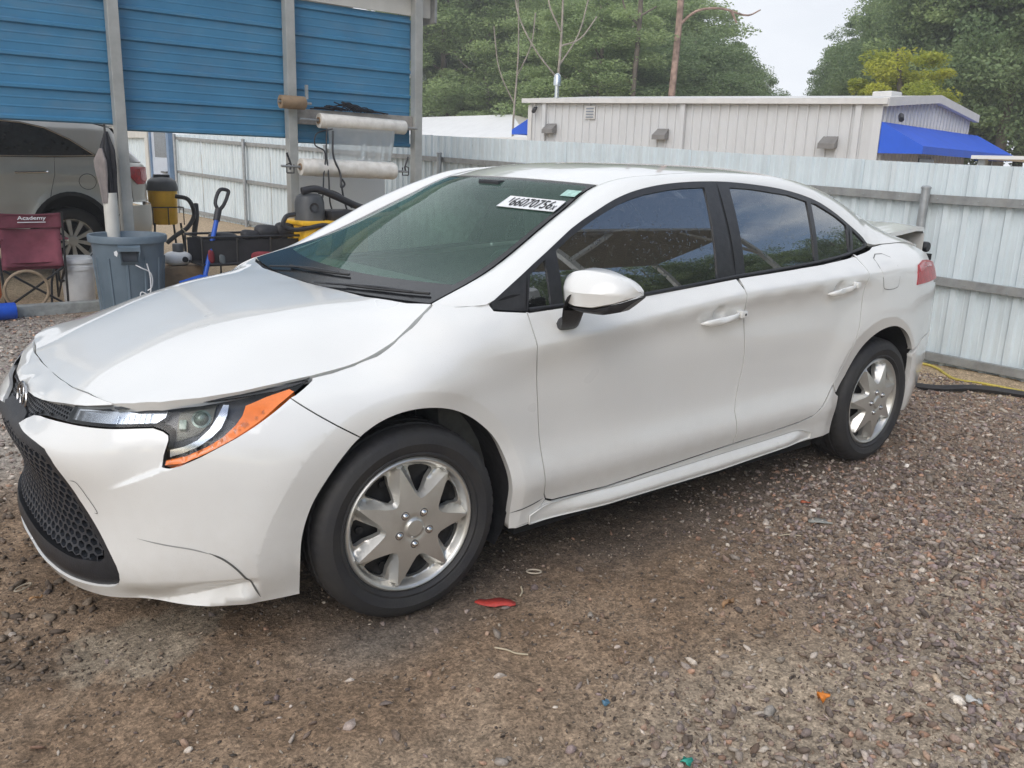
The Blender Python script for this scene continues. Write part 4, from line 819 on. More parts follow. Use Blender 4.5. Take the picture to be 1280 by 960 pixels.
# sill skirt: bulged strip below the doors
def skirt(a, w):
    x = -.46-1.68*a; e = sm(0, 1, np.clip(np.minimum(a/.22, (1-a)/.12), 0, 1))
    zt = np.interp(-x, [.4, .53, .94, 1.79, 2.04, 2.16], [.222, .262, .250, .270, .280, .245]); zb = np.interp(-x, [.4, .51, .84, 1.48, 2.16], [.208, .207, .198, .200, .226])
    z = zt+(zb-zt)*w
    y0 = belt(s_of_x(x), z)[:, 1]
    return np.stack([x, y0+.0025+e*.025*np.sin(np.clip(w*1.25, 0, 1)*np.pi*.62)*(1-.35*sm(.75, 1, w)), z], 1)
panel('sill_skirt', [(.001, .001), (.999, .001), (.999, 1), (.001, 1)], lambda a, w: skirt(a, w), PAINT, CAR, res=.04, gap=0, lip=.006, sc=(1.76, .2), mirror=True, flip=False)
# hood, nose panel, bumper
hoodp = [(-.169, .698), (-.122, .716), (-.06, .732), (-.004, .740), (.065, .738), (.133, .731), (.260, .724), (.36, .712), (.461, .696), (.565, .672), (.659, .635), (.715, .585), (.750, .529), (.766, .45), (.776, .364), (.795, .263), (.803, .10), (.804, 0)]
hoodp = hoodp+[(x, -y) for x, y in hoodp[::-1][1:]]+[(-.131, -.612), (-.086, -.424), (-.074, -.2), (-.070, 0), (-.074, .2), (-.086, .424), (-.131, .612)]
panel('hood', hoodp, hood_pt, PAINT, CAR, res=.022, gap=.002, lip=.028)
slot_up = [(.562, .728), (.46, .712), (.346, .700), (.264, .690), (.19, .683), (.12, .676), (0, .674)]
nose = [(.569, .735), (.49, .737), (.413, .737), (.288, .732), (.15, .730), (0, .7285)]
nosep = slot_up[:-1]+[(0, .674)]+[(-s, z) for s, z in slot_up[::-1][1:]]+[(-s, z) for s, z in nose[:-1]]+nose[::-1]
panel('nose_panel', nosep, belt, PAINT, CAR, res=.018, lip=.02)
lampbot = [(1.108, .749), (1.055, .720), (1.000, .690), (.95, .664), (.898, .639), (.85, .615), (.800, .593), (.772, .586), (.747, .584), (.752, .615), (.764, .655), (.762, .668), (.745, .678), (.715, .685), (.56, .675), (.404, .664)]
grille = [(.135, .607), (.22, .600), (.31, .594), (.365, .588), (.395, .568), (.429, .522), (.468, .450), (.532, .363), (.572, .305), (.588, .278), (.594, .255), (.591, .235), (.580, .218), (.562, .206), (.534, .198), (.49, .191), (.440, .187), (.312, .180), (.15, .176), (0, .176)]
slot_low = [(.404, .664), (.33, .659), (.25, .652), (.20, .644), (.165, .628), (.135, .607)]
bump = archF[:iF+1][::-1]+[(1.02, .158), (.905, .160), (.795, .158), (.680, .158), (.475, .150), (.30, .148), (0, .146)]+grille[::-1][:-1]+slot_low[::-1][:-1]+lampbot[::-1]
bump = bump[::-1]
panel('front_bumper', bump, belt, PAINT, CAR, res=.017, extra=ledge+ring+chin, both=True, gap=.0015)
# black grille surround with hexagon mesh, bridge behind the emblem
meshp = [(0, .575), (.20, .570), (.335, .562), (.372, .535), (.408, .490), (.440, .430), (.492, .360), (.535, .312), (.537, .290), (.522, .276), (.414, .260), (.271, .256), (0, .254)]
gs = [(0, .640)]+[(.12, .632), (.14, .614)]+grille[1:]
sur = gs+[(-s, z) for s, z in gs[::-1][1:-1]]
hole = meshp+[(-s, z) for s, z in meshp[::-1][1:-1]]
panel('grille_surround', sur, lambda s, z: belt(s, z, -.008), BLACK, CAR, res=.02, gap=.001, lip=.03, lipfn=lambda s, z: belt(s, z, -.040), holes=[hole])
panel('grille_backing', hole, lambda s, z: belt(s, z, -.055), DARK, CAR, res=.05, gap=-.01, lip=.0)
def honeycomb(name, poly, w, h, wall, o1, o2, parent, m):
    V = []; F = []; P = np.array(poly); lo, hi = P.min(0), P.max(0); j = 0; z = lo[1]
    while z < hi[1]+h:
        s = lo[0]+(w*.5 if j % 2 else 0)
        while s < hi[0]+w:
            if inpoly(np.array([[s, z]]), P)[0]:
                ring = [(s+w*.5*a, z+h*b) for a, b in ((1, .33), (0, .667), (-1, .33), (-1, -.33), (0, -.667), (1, -.33))]
                inn = [(s+(a-s)*(1-wall), z+(b-z)*(1-wall)) for a, b in ring]
                k = len(V); q = np.array(ring+inn+inn)
                pts = np.vstack([belt(q[:12, 0], q[:12, 1], o1), belt(q[12:, 0], q[12:, 1], o2)])
                V += list(pts)
                for i in range(6):
                    i2 = (i+1) % 6; F.append((k+i, k+6+i, k+6+i2, k+i2)); F.append((k+6+i, k+12+i, k+12+i2, k+6+i2))
            s += w
        z += h; j += 1
    return link(name, mesh(name, V, F), parent, m)
honeycomb('grille_mesh', hole, .040, .0225, .26, -.016, -.036, CAR, mat('grille_grey', (.034, .038, .046), .4, 0, .15, 30))
slotp = [(.404, .664), (.404, .705)]+slot_up[2:]+[(-s, z) for s, z in slot_up[2:-1][::-1]]+[(-.404, .705), (-.404, .664)]+[(-s, z) for s, z in slot_low[1:]]+slot_low[::-1][:-1]
panel('upper_grille', slotp, lambda s, z: belt(s, z, -.022), BLACK, CAR, res=.02, gap=-.004, lip=0)
honeycomb('upper_grille_mesh', [(q[0], q[1]) for q in inset(densify(slotp, .02), .006)], .017, .0095, .28, -.014, -.021, CAR, PILLAR)
# emblem: three overlapping ovals on the bridge
em = MB(); ec = belt(np.array([0.]), np.array([.652]), -.004)[0]+np.array([.008, 0, 0])
tilt = -.18
def oval(cy, cz, ry, rz, r): return [(ec[0]+tilt*(cz+rz*math.sin(w)), ec[1]+cy+ry*math.cos(w), ec[2]+cz+rz*math.sin(w)) for w in np.linspace(0, 2*np.pi, 28, endpoint=False)]
for a in ((0, 0, .066, .044), (0, .002, .020, .038), (0, .018, .044, .018)): em.tube(oval(*a, .004), .0040 if a[2] > .05 else .0026, 6, closed=True)
em.build('emblem', mat('emblem_chrome', (.42, .43, .45), .22, 1.0, .05), CAR, True)
# headlight in its opening: housing bowl, reflectors, amber strip, clear lens
lamptop = [(.404, .706), (.48, .716), (.562, .728), (.569, .732), (.65, .741), (.721, .747), (.84, .757), (.961, .766), (1.07, .775), (1.181, .787)]
lampoly = lamptop+[(1.186, .787)]+lampbot
def lamp(side):
    fn = (lambda o=0.: (lambda s, z: belt(s, z, o)*np.array([1, side, 1]))); fl = side < 0
    H = link('headlight', None, CAR); 
    panel('housing', lampoly, fn(-.045), LAMPDARK, H, res=.025, gap=.002, lip=.04, lipfn=fn(-.003), flip=fl)
    panel('running_light', [(.412, .670), (.412, .698), (.60, .714), (.742, .724), (.738, .706), (.715, .692), (.56, .682)], fn(-.016), LAMPSILV, H, res=.02, lip=.02, gap=0, flip=fl)
    panel('lamp_bowl', [(.772, .712), (.81, .728), (.886, .730), (.874, .690), (.835, .660), (.772, .642)], fn(-.034), mat('bowl_olive', (.12, .115, .085), .3, .3, .3, 30), H, res=.02, lip=.01, gap=0, flip=fl)
    g = MB()
    for k in range(7):
        u = .60+.016*k; q = fn(-.013)(np.array([u, u]), np.array([.684+.0012*k, .704+.0017*k])); g.tube(q, .0022, 5)
    g.build('optic_rib', LENS, H)
    panel('amber_reflector', [(.754, .588), (.811, .600), (.87, .625), (.928, .653), (1.016, .700), (1.075, .735), (1.125, .762), (1.112, .768), (1.04, .752), (.976, .735), (.965, .712), (.945, .690), (.91, .662), (.869, .640), (.81, .615), (.757, .602)], fn(.0012), AMBER, H, res=.012, lip=.02, gap=.001, flip=fl)
    panel('reflector_trim', [(.908, .736), (.927, .735), (.922, .71), (.905, .680), (.88, .658), (.846, .636), (.80, .617), (.762, .606), (.763, .627), (.800, .636), (.838, .652), (.872, .680), (.892, .708)], fn(-.012), LAMPSILV, H, res=.012, lip=.02, gap=.001, flip=fl)
    c = fn(-.03)(np.array([.842]), np.array([.700]))[0]; n = surf_normals(fn(), np.array([[.835, .70]]))[0]*(-1 if fl else 1)
    pm = MB(); pm.lathe([(0, .020), (.010, .018), (.017, .012), (.020, 0), (.026, -.002), (.026, -.02)], n=20); M = Vector(n).to_track_quat('Z', 'Y').to_matrix().to_4x4(); M.translation = Vector(c)
    pm.xf(M); pm.build('projector', mat('projector_glass', (.20, .26, .20), .06, .3, .2, 30, coat=1), H, True)
    bx = fn(-.03)(np.array([.792]), np.array([.683]))[0]; b2 = MB(); b2.box((-.010, -.014, -.018), (.010, .014, .014), .004); M2 = M.copy(); M2.translation = Vector(bx); b2.xf(M2); b2.build('bulb_shroud', mat('pale_green_glass', (.45, .55, .42), .2, 0, .3, 60, coat=.5), H, True)
    panel('lens', lampoly, fn(-.001), LENS, H, res=.015, gap=.003, lip=0, flip=fl)
    # black strip standing in for the shade of the gap between hood and lamp
    panel('lamp_gap_shade', [(.575, .726)]+[(s, z-.004) for s, z in lamptop[4:-1]]+[(1.176, .784)]+[(s, z-.013) for s, z in lamptop[4:-1][::-1]]+[(.585, .721)], fn(.0005), GLOSSB, H, res=.01, gap=0, lip=.006, flip=fl)
lamp(1); lamp(-1)
# fine seams on the bumper: brake deflector edge, tow-eye cover
def ribbon(name, pts, w, off, m, parent, fn=belt):
    Q = smooth_poly(pts, False, 8); t = np.gradient(Q, axis=0); t /= np.linalg.norm(t, axis=1)[:, None]; n = np.stack([-t[:, 1], t[:, 0]], 1)
    k = len(Q); ww = w*np.minimum(1, np.minimum(np.arange(k), np.arange(k)[::-1])/6+.15)[:, None]
    A = np.vstack([Q-n*ww/2, Q+n*ww/2]); P = fn(A[:, 0], A[:, 1], off)
    me = mesh(name, P, [(i, i+1, k+i+1, k+i) for i in range(k-1)], True); return link(name, me, parent, m)
ribbon('deflector_seam', [(.865, .341), (.90, .322), (.93, .294), (.954, .261), (.975, .225), (.995, .180)], .0060, .0015, mat('deflector_dark', (.11, .11, .105), .8), CAR)
mat('seam_shadow', (.05, .05, .05), .8)
ribbon('deflector_crease', [(.664, .373), (.75, .362), (.82, .352), (.875, .336)], .004, .0012, mat('crease_grey', (.33, .33, .32), .7), CAR)
ribbon('tow_cover_seam', [(.452, .512), (.476, .512), (.505, .47), (.532, .425), (.520, .424)], .0022, .0012, MATS['seam_shadow'], CAR)
for q in ((1.905, .21), ): ribbon('sill_seam', [(1.85, .268), (1.90, .274), (1.96, .282), (1.995, .290)], .004, .0012, MATS['seam_shadow'], CAR)
# dark strips standing in for the shade inside the shut lines
for P_ in (doorF, sillD, Bseam, doorR, [(1.111, .748), (1.290, .634)]): ribbon('shut_line_shade', P_, .022, -.007, DARK, CAR)
# fuel door: raised panel with a thin gap round it
panel('fuel_door', smooth_poly([(4.040, 1.026), (4.19, 1.026), (4.195, .90), (4.18, .888), (4.058, .888), (4.045, .90)], True, 3), lambda s, z: belt(s, z, .0014), PAINT, CAR, res=.012, gap=.0018, lip=.001)
fo = smooth_poly([(4.040, 1.026), (4.19, 1.026), (4.195, .90), (4.18, .888), (4.058, .888), (4.045, .90)], True, 3)
panel('fuel_door_gap', inset(np.array(fo), -.0018), lambda s, z: belt(s, z, .0008), mat('gap_grey', (.20, .20, .195), .7), CAR, res=.02, gap=0, lip=0, dens=False)
# door handles
def handle(s0, z0, s1, z1, parent):
    L_ = np.linspace(0, 1, 13); mb = MB(); prof = []
    V = []; F = []; n = 10
    for k, t in enumerate(L_):
        s = s0+(s1-s0)*t; z = z0+(z1-z0)*t; o = .010+.026*math.sin(math.pi*min(1, max(0, t*1.02)))**.55
        hh = .0155*(.55+.45*math.sin(math.pi*min(1, t*1.35+.08)) if t < .62 else .92)*(.5 if k in (0,) else 1); th = .009
        for i in range(n):
            w = 2*math.pi*i/n; q = belt(np.array([s]), np.array([z+hh*math.sin(w)]), o+th*math.cos(w))[0]; V.append(q)
    for k in range(12):
        for i in range(n): F.append((k*n+i, k*n+(i+1) % n, (k+1)*n+(i+1) % n, (k+1)*n+i))
    F += [tuple(range(n))[::-1], tuple(range(12*n, 13*n))]; mb.add(V, F)
    return mb.build('door_handle', PAINT, parent, True, ang=60)
handle(2.762, .834, 2.975, .850, fd); handle(3.596, .894, 3.775, .918, rd)
kq = belt(np.array([2.995]), np.array([.853]), .018)[0]
mb = MB(); mb.box((kq[0]-.018, kq[1]-.02, kq[2]-.014), (kq[0]+.018, kq[1]+.012, kq[2]+.014), .005); mb.build('handle_cap', PAINT, fd, True)
mb = MB(); mb.lathe([(0, .002), (.005, .002), (.005, -.004)], n=12, axis='y', c=(kq[0]-.004, kq[1]+.011, kq[2])); mb.build('lock_cylinder', BLACK, fd)
kq = belt(np.array([3.792]), np.array([.924]), .016)[0]
mb = MB(); mb.box((kq[0]-.014, kq[1]-.02, kq[2]-.013), (kq[0]+.014, kq[1]+.010, kq[2]+.013), .005); mb.build('handle_cap', PAINT, rd, True)
# ------------------------------------------------------------------ greenhouse
DLOT = [(-.338, .972), (-.506, 1.070), (-.62, 1.133), (-.733, 1.195), (-.86, 1.248), (-.985, 1.293), (-1.118, 1.325), (-1.315, 1.350), (-1.591, 1.360), (-1.815, 1.352), (-2.074, 1.328), (-2.284, 1.285), (-2.416, 1.232), (-2.516, 1.177), (-2.620, 1.115), (-2.652, 1.085)]
dlot = lambda x: float(np.interp(-x, [-p[0] for p in DLOT], [p[1] for p in DLOT]))
_dt = smooth_poly(DLOT, False, 4)
DLO = [tuple(q) for q in _dt]+[(x, beltz(x)) for x in (-2.640, -2.588, -2.50, -2.40, -2.28, -2.156, -1.85, -1.553, -1.28, -1.012, -.74, -.60, -.471, -.40, -.338)]
def pane(x0b, x0t, x1b, x1t, top=.022, bot=.012):
    """window between two slanting edges, following belt and roof line"""
    a = [(x, beltz(x)+bot) for x in np.linspace(x0b, x1b, 9)]; b = [(x, dlot(x)-top) for x in np.linspace(x1t, x0t, 13)]
    return a+b
panes = {'front_quarter_glass': [(-.482, beltz(-.482)+.012), (-.578, beltz(-.578)+.012), (-.583, 1.094), (-.510, 1.049)],
         'front_door_glass': pane(-.632, -.640, -1.440, -1.500), 'rear_door_glass': pane(-1.622, -1.662, -2.148, -2.204), 'rear_quarter_glass': pane(-2.180, -2.238, -2.462, -2.490, .020),
         'corner_glass': [(-2.500, beltz(-2.5)+.010), (-2.622, 1.077), (-2.628, 1.088), (-2.535, 1.148)]}
panel('window_frame', DLO, lambda x, z: glass_pt(x, z), PILLAR, CAR, res=.03, gap=.001, lip=.02, flip=True, holes=[np.array(v) for v in panes.values()], mirror=True)
def gp(off): return lambda x, z: glass_pt(x, z)-np.array([0, off, 0])
for k, v in panes.items(): panel(k, v, gp(.006), SIDEGLASS, CAR, res=.05, gap=-.004, lip=0, flip=True, mirror=True)
# bright-edged seams in the black frame: door split at the B post, sail panel
def gribbon(name, pts, w, m, off=.0015): return ribbon(name, pts, w, 0, m, CAR, lambda x, z, o: glass_pt(x, z)+np.array([0, off, 0]))
gribbon('door_split', [(-1.588, 1.352), (-1.578, 1.25), (-1.566, 1.1), (-1.553, .99)], .008, DARK)
gribbon('sail_split', [(-.470, .938), (-.482, .99), (-.496, 1.052)], .006, DARK)
gribbon('corner_split', [(-2.470, 1.052), (-2.49, 1.11), (-2.515, 1.168)], .006, DARK)
gribbon('sail_slot', [(-.365, .976), (-.41, .985), (-.455, .990)], .008, DARK)
# belt moulding
def bm(x, w): return np.stack([x, GLASS(np.stack([x, np.interp(-x, [-p[0] for p in DLOB], [p[1] for p in DLOB])], -1))+.004+.006*np.sin(w*np.pi), np.interp(-x, [-p[0] for p in DLOB], [p[1] for p in DLOB])-.003+w*.016], 1)
panel('belt_moulding', [(-2.46, 0), (-.48, 0), (-.48, 1), (-2.46, 1)], bm, BLACK, CAR, res=.04, gap=0, lip=.012, sc=(1, .1), flip=True, mirror=True)
# A post, roof rail and C post: one rounded band from windscreen edge to door line
_D = smooth_poly([(-.165, .958)]+[(-.255, .962)]+DLOT+[(-2.78, 1.080), (-2.95, 1.081), (-3.08, 1.076), (-3.2, 1.055)], False, 8)
_Dy = np.array([GLASS(np.array([[x, z]]))[0] if x > -2.66 else belt(np.array([sx(x)]), np.array([z]))[0, 1] for x, z in _D]); _Dy[_D[:, 0] > -.30] = np.interp(_D[_D[:, 0] > -.30, 0], [-.30, -.165], [GLASS(np.array([[-.30, .965]]))[0], .712])
_kD = np.concatenate([[0], np.cumsum(np.hypot(*np.diff(_D, axis=0).T))])
_xe = [0, 1, 2, 3, 4, 5, 6, 7, 8, 9, 10, 11]                   # knots of the inner edge
_xd = [-.165, -.50, -.94, -1.16, -1.34, -1.62, -2.02, -2.32, -2.52, -2.70, -2.98, -3.2]   # matching x on the door line
def band(t, w):
    e = ecurve(t); xd = np.interp(t, _xe, _xd); k = np.interp(-xd, -_D[:, 0], _kD)
    d = np.stack([xd, np.interp(k, _kD, _Dy), np.interp(k, _kD, _D[:, 1])], 1)
    out_ = np.array([0.15, .75, .65]); out_ = out_/np.linalg.norm(out_)
    tt = ecurve(t+.02)-ecurve(t-.02); ch = d-e; n = np.cross(tt, ch); n /= np.linalg.norm(n, axis=1)[:, None]+1e-9; n *= np.sign((n@out_))[:, None]
    bul = np.interp(t, [0, .5, 1.5, 3, 5, 8, 9, 10, 11], [.10, .16, .26, .27, .26, .22, .16, .10, .06])*np.linalg.norm(ch, axis=1)
    w = w[:, None]; c = (e+d)/2+n*bul[:, None]
    return (1-w)**2*e+2*w*(1-w)*c+w*w*d
panel('roof_pillar', [(.01, 0), (10.98, 0), (10.98, 1), (.01, 1)], band, PAINT, CAR, res=.05, gap=0, lip=.02, sc=(.33, .33), flip=True, mirror=True)
# roof, windscreen, rear window
yE = lambda t: ecurve(np.array([t]))[0]
header = [(float(p[0]), float(p[1])) for p in ws_pt(np.full(17, 3.), np.linspace(1, -1, 17))]
edge = [(float(ecurve(np.array([t]))[0, 0]), float(ecurve(np.array([t]))[0, 1])) for t in np.linspace(3, 8, 24)]
rp_ = header+[(x, -y) for x, y in edge[1:]]+[(-2.64, -.3), (-2.66, 0), (-2.64, .3)]+[(x, y) for x, y in edge[::-1][:-1]]
panel('roof', rp_, roof_pt, PAINT, CAR, res=.03, gap=.0005, lip=.015, flip=False)
fr = [(.02, -.985), (.02, .985), (2.985, .985), (2.985, -.985)]
gl = [(.50, w) for w in np.linspace(-.90, .90, 9)]+[(2.9, .95), (2.9, -.95)]
gl = [(.52+.05*abs(w)**2, w) for w in np.linspace(-.93, .93, 11)]+[(1.2, .945), (2.0, .95), (2.86, .955), (2.90, .92), (2.90, .5), (2.90, 0), (2.90, -.5), (2.90, -.92), (2.86, -.955), (2.0, -.95), (1.2, -.945)]
panel('windscreen_frit', fr, ws_pt, mat('frit_black', (.012, .013, .015), .16, 0, .1, 20, spec=.22), CAR, res=.06, gap=0, lip=.006, sc=(.5, .55), holes=[np.array(gl)], flip=True)
panel('windscreen', gl, ws_pt, WSGLASS, CAR, res=.06, gap=-.001, lip=0, sc=(.5, .55), flip=True)
def cowlf(a, w):                                # cowl tray between hood edge and glass
    q = ws_pt(np.full(len(a), .02), a); h = np.stack([np.interp(abs(a), [0, .35, .6, .87, 1], [-.07, -.076, -.088, -.131, -.160]), q[:, 1], np.zeros(len(a))], 1); h[:, 2] = HOOD(h[:, :2])-.02
    b = q-np.array([0, 0, .008]); w = w[:, None]; return h*(1-w)+b*w-np.array([0, 0, .015])*np.sin(w*np.pi)
panel('cowl', [(-.99, 0), (.99, 0), (.99, 1), (-.99, 1)], cowlf, BLACK, CAR, res=.06, gap=0, lip=0, sc=(.7, .2))
mb = MB()
for pts in ([(.03, -.55), (.16, -.40), (.30, -.20), (.37, .12)], [(.02, .12), (.12, .35), (.20, .58), (.20, .82)]):
    q = ws_pt(np.array([p[0] for p in pts]), np.array([p[1] for p in pts]))+np.array([.006, 0, .018]); Q = catmull(q, 6); w_ = MB(); w_.tube(Q-np.array([0, 0, .010]), .0042, 6)
    b0 = ws_pt(np.linspace(pts[-1][0]*.55+.02, pts[-1][0]+.02, 8), np.linspace(pts[1][1], pts[-1][1]+.10, 8))+np.array([.006, 0, .010]); wo = w_.build('wiper', BLACK, CAR, True); w2 = MB(); w2.tube(b0-np.array([0, 0, .004]), .0045, 5); w2.build('wiper_blade', RUBBER, wo, True)
def blf(t, w): e = ecurve(t); k = 1-w*w; return np.stack([e[:, 0]-.06*k, e[:, 1]*w, e[:, 2]+.02*k], 1)
panel('rear_window', [(8.02, -.97), (8.02, .97), (10.7, .97), (10.7, -.97)], blf, glass_mat('rear_glass', (.45, .52, .50), .02), CAR, res=.08, gap=0, lip=.0, sc=(.4, .55), flip=True)
# trunk lid, standing slightly open
deck = MB()
lid = []
def lidf(x, y):
    a = (-3.04-x); e = sm(.60, .42, abs(y))
    z = 1.098+.098*a-.16*sm(.38, .62, a)*a*.55+.012*e
    return np.stack([x, y, z], 1)
panel('trunk_lid', [(-3.03, -.57), (-3.03, .57), (-3.25, .585), (-3.50, .58), (-3.60, .54), (-3.655, .36), (-3.67, 0), (-3.655, -.36), (-3.60, -.54), (-3.50, -.58), (-3.25, -.585)], lambda x, y: lidf(x, y), PAINT, CAR, res=.04, gap=0, lip=.022, flip=False)
mb = MB(); mb.prism([(-3.54, .57), (-3.54, -.57), (-3.615, -.48), (-3.635, 0), (-3.615, .48)], .93, 1.098, 'z'); mb.build('lid_rear_face', PAINT, CAR)
mb = MB(); mb.box((-3.12, -.52, 1.03), (-3.40, .52, 1.07)); mb.build('lid_lining', DARK, CAR)
mb = MB(); mb.lathe([(0, .012), (.026, .010), (.030, 0), (.030, -.02), (0, -.02)], n=14, axis='y', c=(-3.60, .565, 1.02)); mb.build('lid_bumper', BLACK, CAR, True)
mb = MB(); mb.box((-3.05, -.60, .95), (-3.60, .60, .985)); mb.build('boot_floor', DARK, CAR)
# tail lamps
tl = [(4.405, .882), (4.425, .945), (4.46, .980), (4.57, .997), (4.74, .985), (4.88, .962), (4.88, .885)]
panel('tail_lamp', tl, lambda s, z: belt(s, z, .004), RED, CAR, res=.02, gap=.002, lip=.03, mirror=True)
panel('tail_lamp_lens', [(4.46, .945), (4.47, .972), (4.57, .988), (4.72, .975), (4.72, .955), (4.58, .962)], lambda s, z: belt(s, z, .006), mat('pale_red_lens', (.62, .16, .18), .2, 0, .1, 40, coat=.6), CAR, res=.02, gap=0, lip=.004, mirror=True)
# door mirror
def superell(c, ax, n1=28, n2=14, e=.75, shape=None):
    V = []; F = []
    sg = lambda v, p: math.copysign(abs(v)**p, v)
    for j in range(n2+1):
        ph = -math.pi/2+math.pi*j/n2
        for i in range(n1):
            th = 2*math.pi*i/n1; q = Vector((sg(math.cos(ph), e)*sg(math.cos(th), e), sg(math.cos(ph), e)*sg(math.sin(th), e), sg(math.sin(ph), e)))
            if shape: q = shape(q)
            V.append(Vector(c)+ax[0]*q.x+ax[1]*q.y+ax[2]*q.z)
    for j in range(n2):
        for i in range(n1): F.append((j*n1+i, j*n1+(i+1) % n1, (j+1)*n1+(i+1) % n1, (j+1)*n1+i))
    return V, F
u_ = Vector((-.30, .954, .0)).normalized(); f_ = Vector((.954, .30, 0)).normalized(); z_ = Vector((0, 0, 1))
MC = Vector((-.600, 1.005, 1.030))
MR = link('door_mirror', None, CAR)
def mirror_loft(top, mid, bot, dep, back, lo_only=False, n=26):
    U = np.linspace(-1, 1, n); V = []; K = None
    for u in U:
        ip = lambda q: float(np.interp(u, [p[0] for p in q], [p[1] for p in q]))
        t, m_, b, d = ip(top), ip(mid), ip(bot), ip(dep)
        sec = [(back, t*.80), (back*.3, t), (d*.45, t*.93), (d*.80, t*.55+m_*.45), (d*.97, m_+.006), (d, m_), (d*.97, m_-.006), (d*.86, b*.9+m_*.1), (d*.70, b), (back*.3, b), (back, b)] if not lo_only else [(back, m_), (d*.75, m_), (d*.72, m_*.5+b*.5), (d*.5, b), (back*.6, b), (back, b*.8+m_*.2)]
        K = len(sec)
        for f, z in sec: V.append(MC+u_*(u*.133)+f_*f+z_*z)
    F = [(i*K+j, i*K+(j+1) % K, (i+1)*K+(j+1) % K, (i+1)*K+j) for i in range(n-1) for j in range(K)]+[tuple(range(K)), tuple(range((n-1)*K, n*K))[::-1]]
    return V, F
TOP = catmull([(-1.0, .006), (-.85, .030), (-.62, .050), (-.35, .060), (0, .062), (.4, .054), (.75, .036), (.93, .016), (1, .002)], 5); DEP = catmull([(-1.0, -.010), (-.85, .034), (-.6, .066), (-.2, .084), (.2, .080), (.6, .058), (.88, .022), (1, -.02)], 5)
V, F = mirror_loft(TOP, [(-1, -.004), (-.4, -.010), (.4, -.006), (1, -.004)], [(-1, -.022), (-.75, -.050), (-.4, -.058), (.1, -.056), (.6, -.036), (1, -.012)], DEP, -.045)
cm = MB(); cm.add(V, F); cm.build('mirror_cap', PAINT, MR, True, ang=35)
V, F = mirror_loft(TOP, [(-1, -.026), (-.75, -.053), (-.4, -.061), (.1, -.059), (.6, -.039), (1, -.016)], [(-1, -.04), (-.75, -.068), (-.3, -.076), (.3, -.076), (.7, -.062), (1, -.022)], DEP, -.060, True)
cm = MB(); cm.add(V, F); cm.build('mirror_housing', BLACK, MR, True, ang=35)
mb = MB()
foot = [((-.612, .845, .893), .046, .026), ((-.602, .878, .903), .044, .030), ((-.582, .908, .925), .042, .034), ((-.562, .934, .950), .046, .034), ((-.548, .958, .985), .052, .030)]
V = []
for c, a, b in foot:
    for k in range(16):
        w = 2*math.pi*k/16; sg = lambda v: math.copysign(abs(v)**.5, v)
        V.append((c[0]+a*sg(math.cos(w)), c[1]+b*.45*sg(math.sin(w)), c[2]+b*sg(math.sin(w))))
mb.add(V, [(j*16+i, j*16+(i+1) % 16, (j+1)*16+(i+1) % 16, (j+1)*16+i) for j in range(4) for i in range(16)]+[tuple(range(16))]); mb.build('mirror_foot', BLACK, MR, True)
gb = MB(); gb.box((-.003, -.085, -.030), (.003, .085, .034), .002); gb.xf(Matrix.Translation(MC-f_*.046+Vector((0, 0, .002))) @ Matrix.Rotation(math.atan2(f_.y, f_.x), 4, 'Z')); gb.build('mirror_glass', CHROME, MR)
# ------------------------------------------------------------------ lettered stickers on the windscreen
def ws_xf(t0, w0, t1, w1, t2, w2, lift):
    """maps unit square to the glass: (0,0)->p0, (1,0)->p1, (0,1)->p2"""
    def f(a, b): t = t0+(t1-t0)*a+(t2-t0)*b; w = w0+(w1-w0)*a+(w2-w0)*b; P = ws_pt(t, w); n = surf_normals(ws_pt, np.stack([t, w], 1), 1e-3)*-1; return P+n*lift
    return f
STK = (2.02, .455, 2.00, .955, 2.33, .455)
fs = ws_xf(*STK, .004)
WHITE = mat('white_paper', (.78, .79, .80), .55, 0, .04, 20)
panel('lot_sticker', [(0, 0), (1, 0), (1, 1), (0, 1)], fs, WHITE, CAR, res=.1, gap=0, lip=.002, flip=True)
def text_part(name, txt, f, m, parent, bold=.0, x0=.06, x1=.96, y0=.12, y1=.9, italic=0.):
    cu = bpy.data.curves.new(name, 'FONT'); cu.body = txt; cu.offset = bold; cu.resolution_u = 3; cu.shear = italic; o = bpy.data.objects.new(name, cu); COL.objects.link(o)
    dg = bpy.context.evaluated_depsgraph_get(); me = bpy.data.meshes.new_from_object(o.evaluated_get(dg)); COL.objects.unlink(o); bpy.data.objects.remove(o)
    A = np.array([v.co[:2] for v in me.vertices]); lo, hi = A.min(0), A.max(0); A = (A-lo)/(hi-lo); A = A*np.array([x1-x0, y1-y0])+np.array([x0, y0])
    P = f(A[:, 0], A[:, 1]); me.vertices.foreach_set('co', np.asarray(P, np.float32).ravel()); me.update(); me.name = name
    return link(name, me, parent, m)
INK = mat('black_ink', (.012, .012, .014), .6)
text_part('lot_number', '66070756', ws_xf(*STK, .0065), INK, CAR, .012, .17, .89, .14, .90)
text_part('lot_mark', "'", ws_xf(*STK, .0065), INK, CAR, .01, .115, .14, .42, .88)
text_part('lot_suffix', 'x', ws_xf(*STK, .0065), INK, CAR, .01, .905, .965, .12, .50)
panel('inspection_sticker', [(2.47, .855), (2.47, .975), (2.68, .975), (2.68, .855)], lambda t, w: ws_pt(t, w)+np.array([.002, 0, .003]), mat('pale_green_sticker', (.42, .66, .58), .5, 0, .15, 60), CAR, res=.05, gap=0, lip=0, sc=(.5, .5), flip=True)
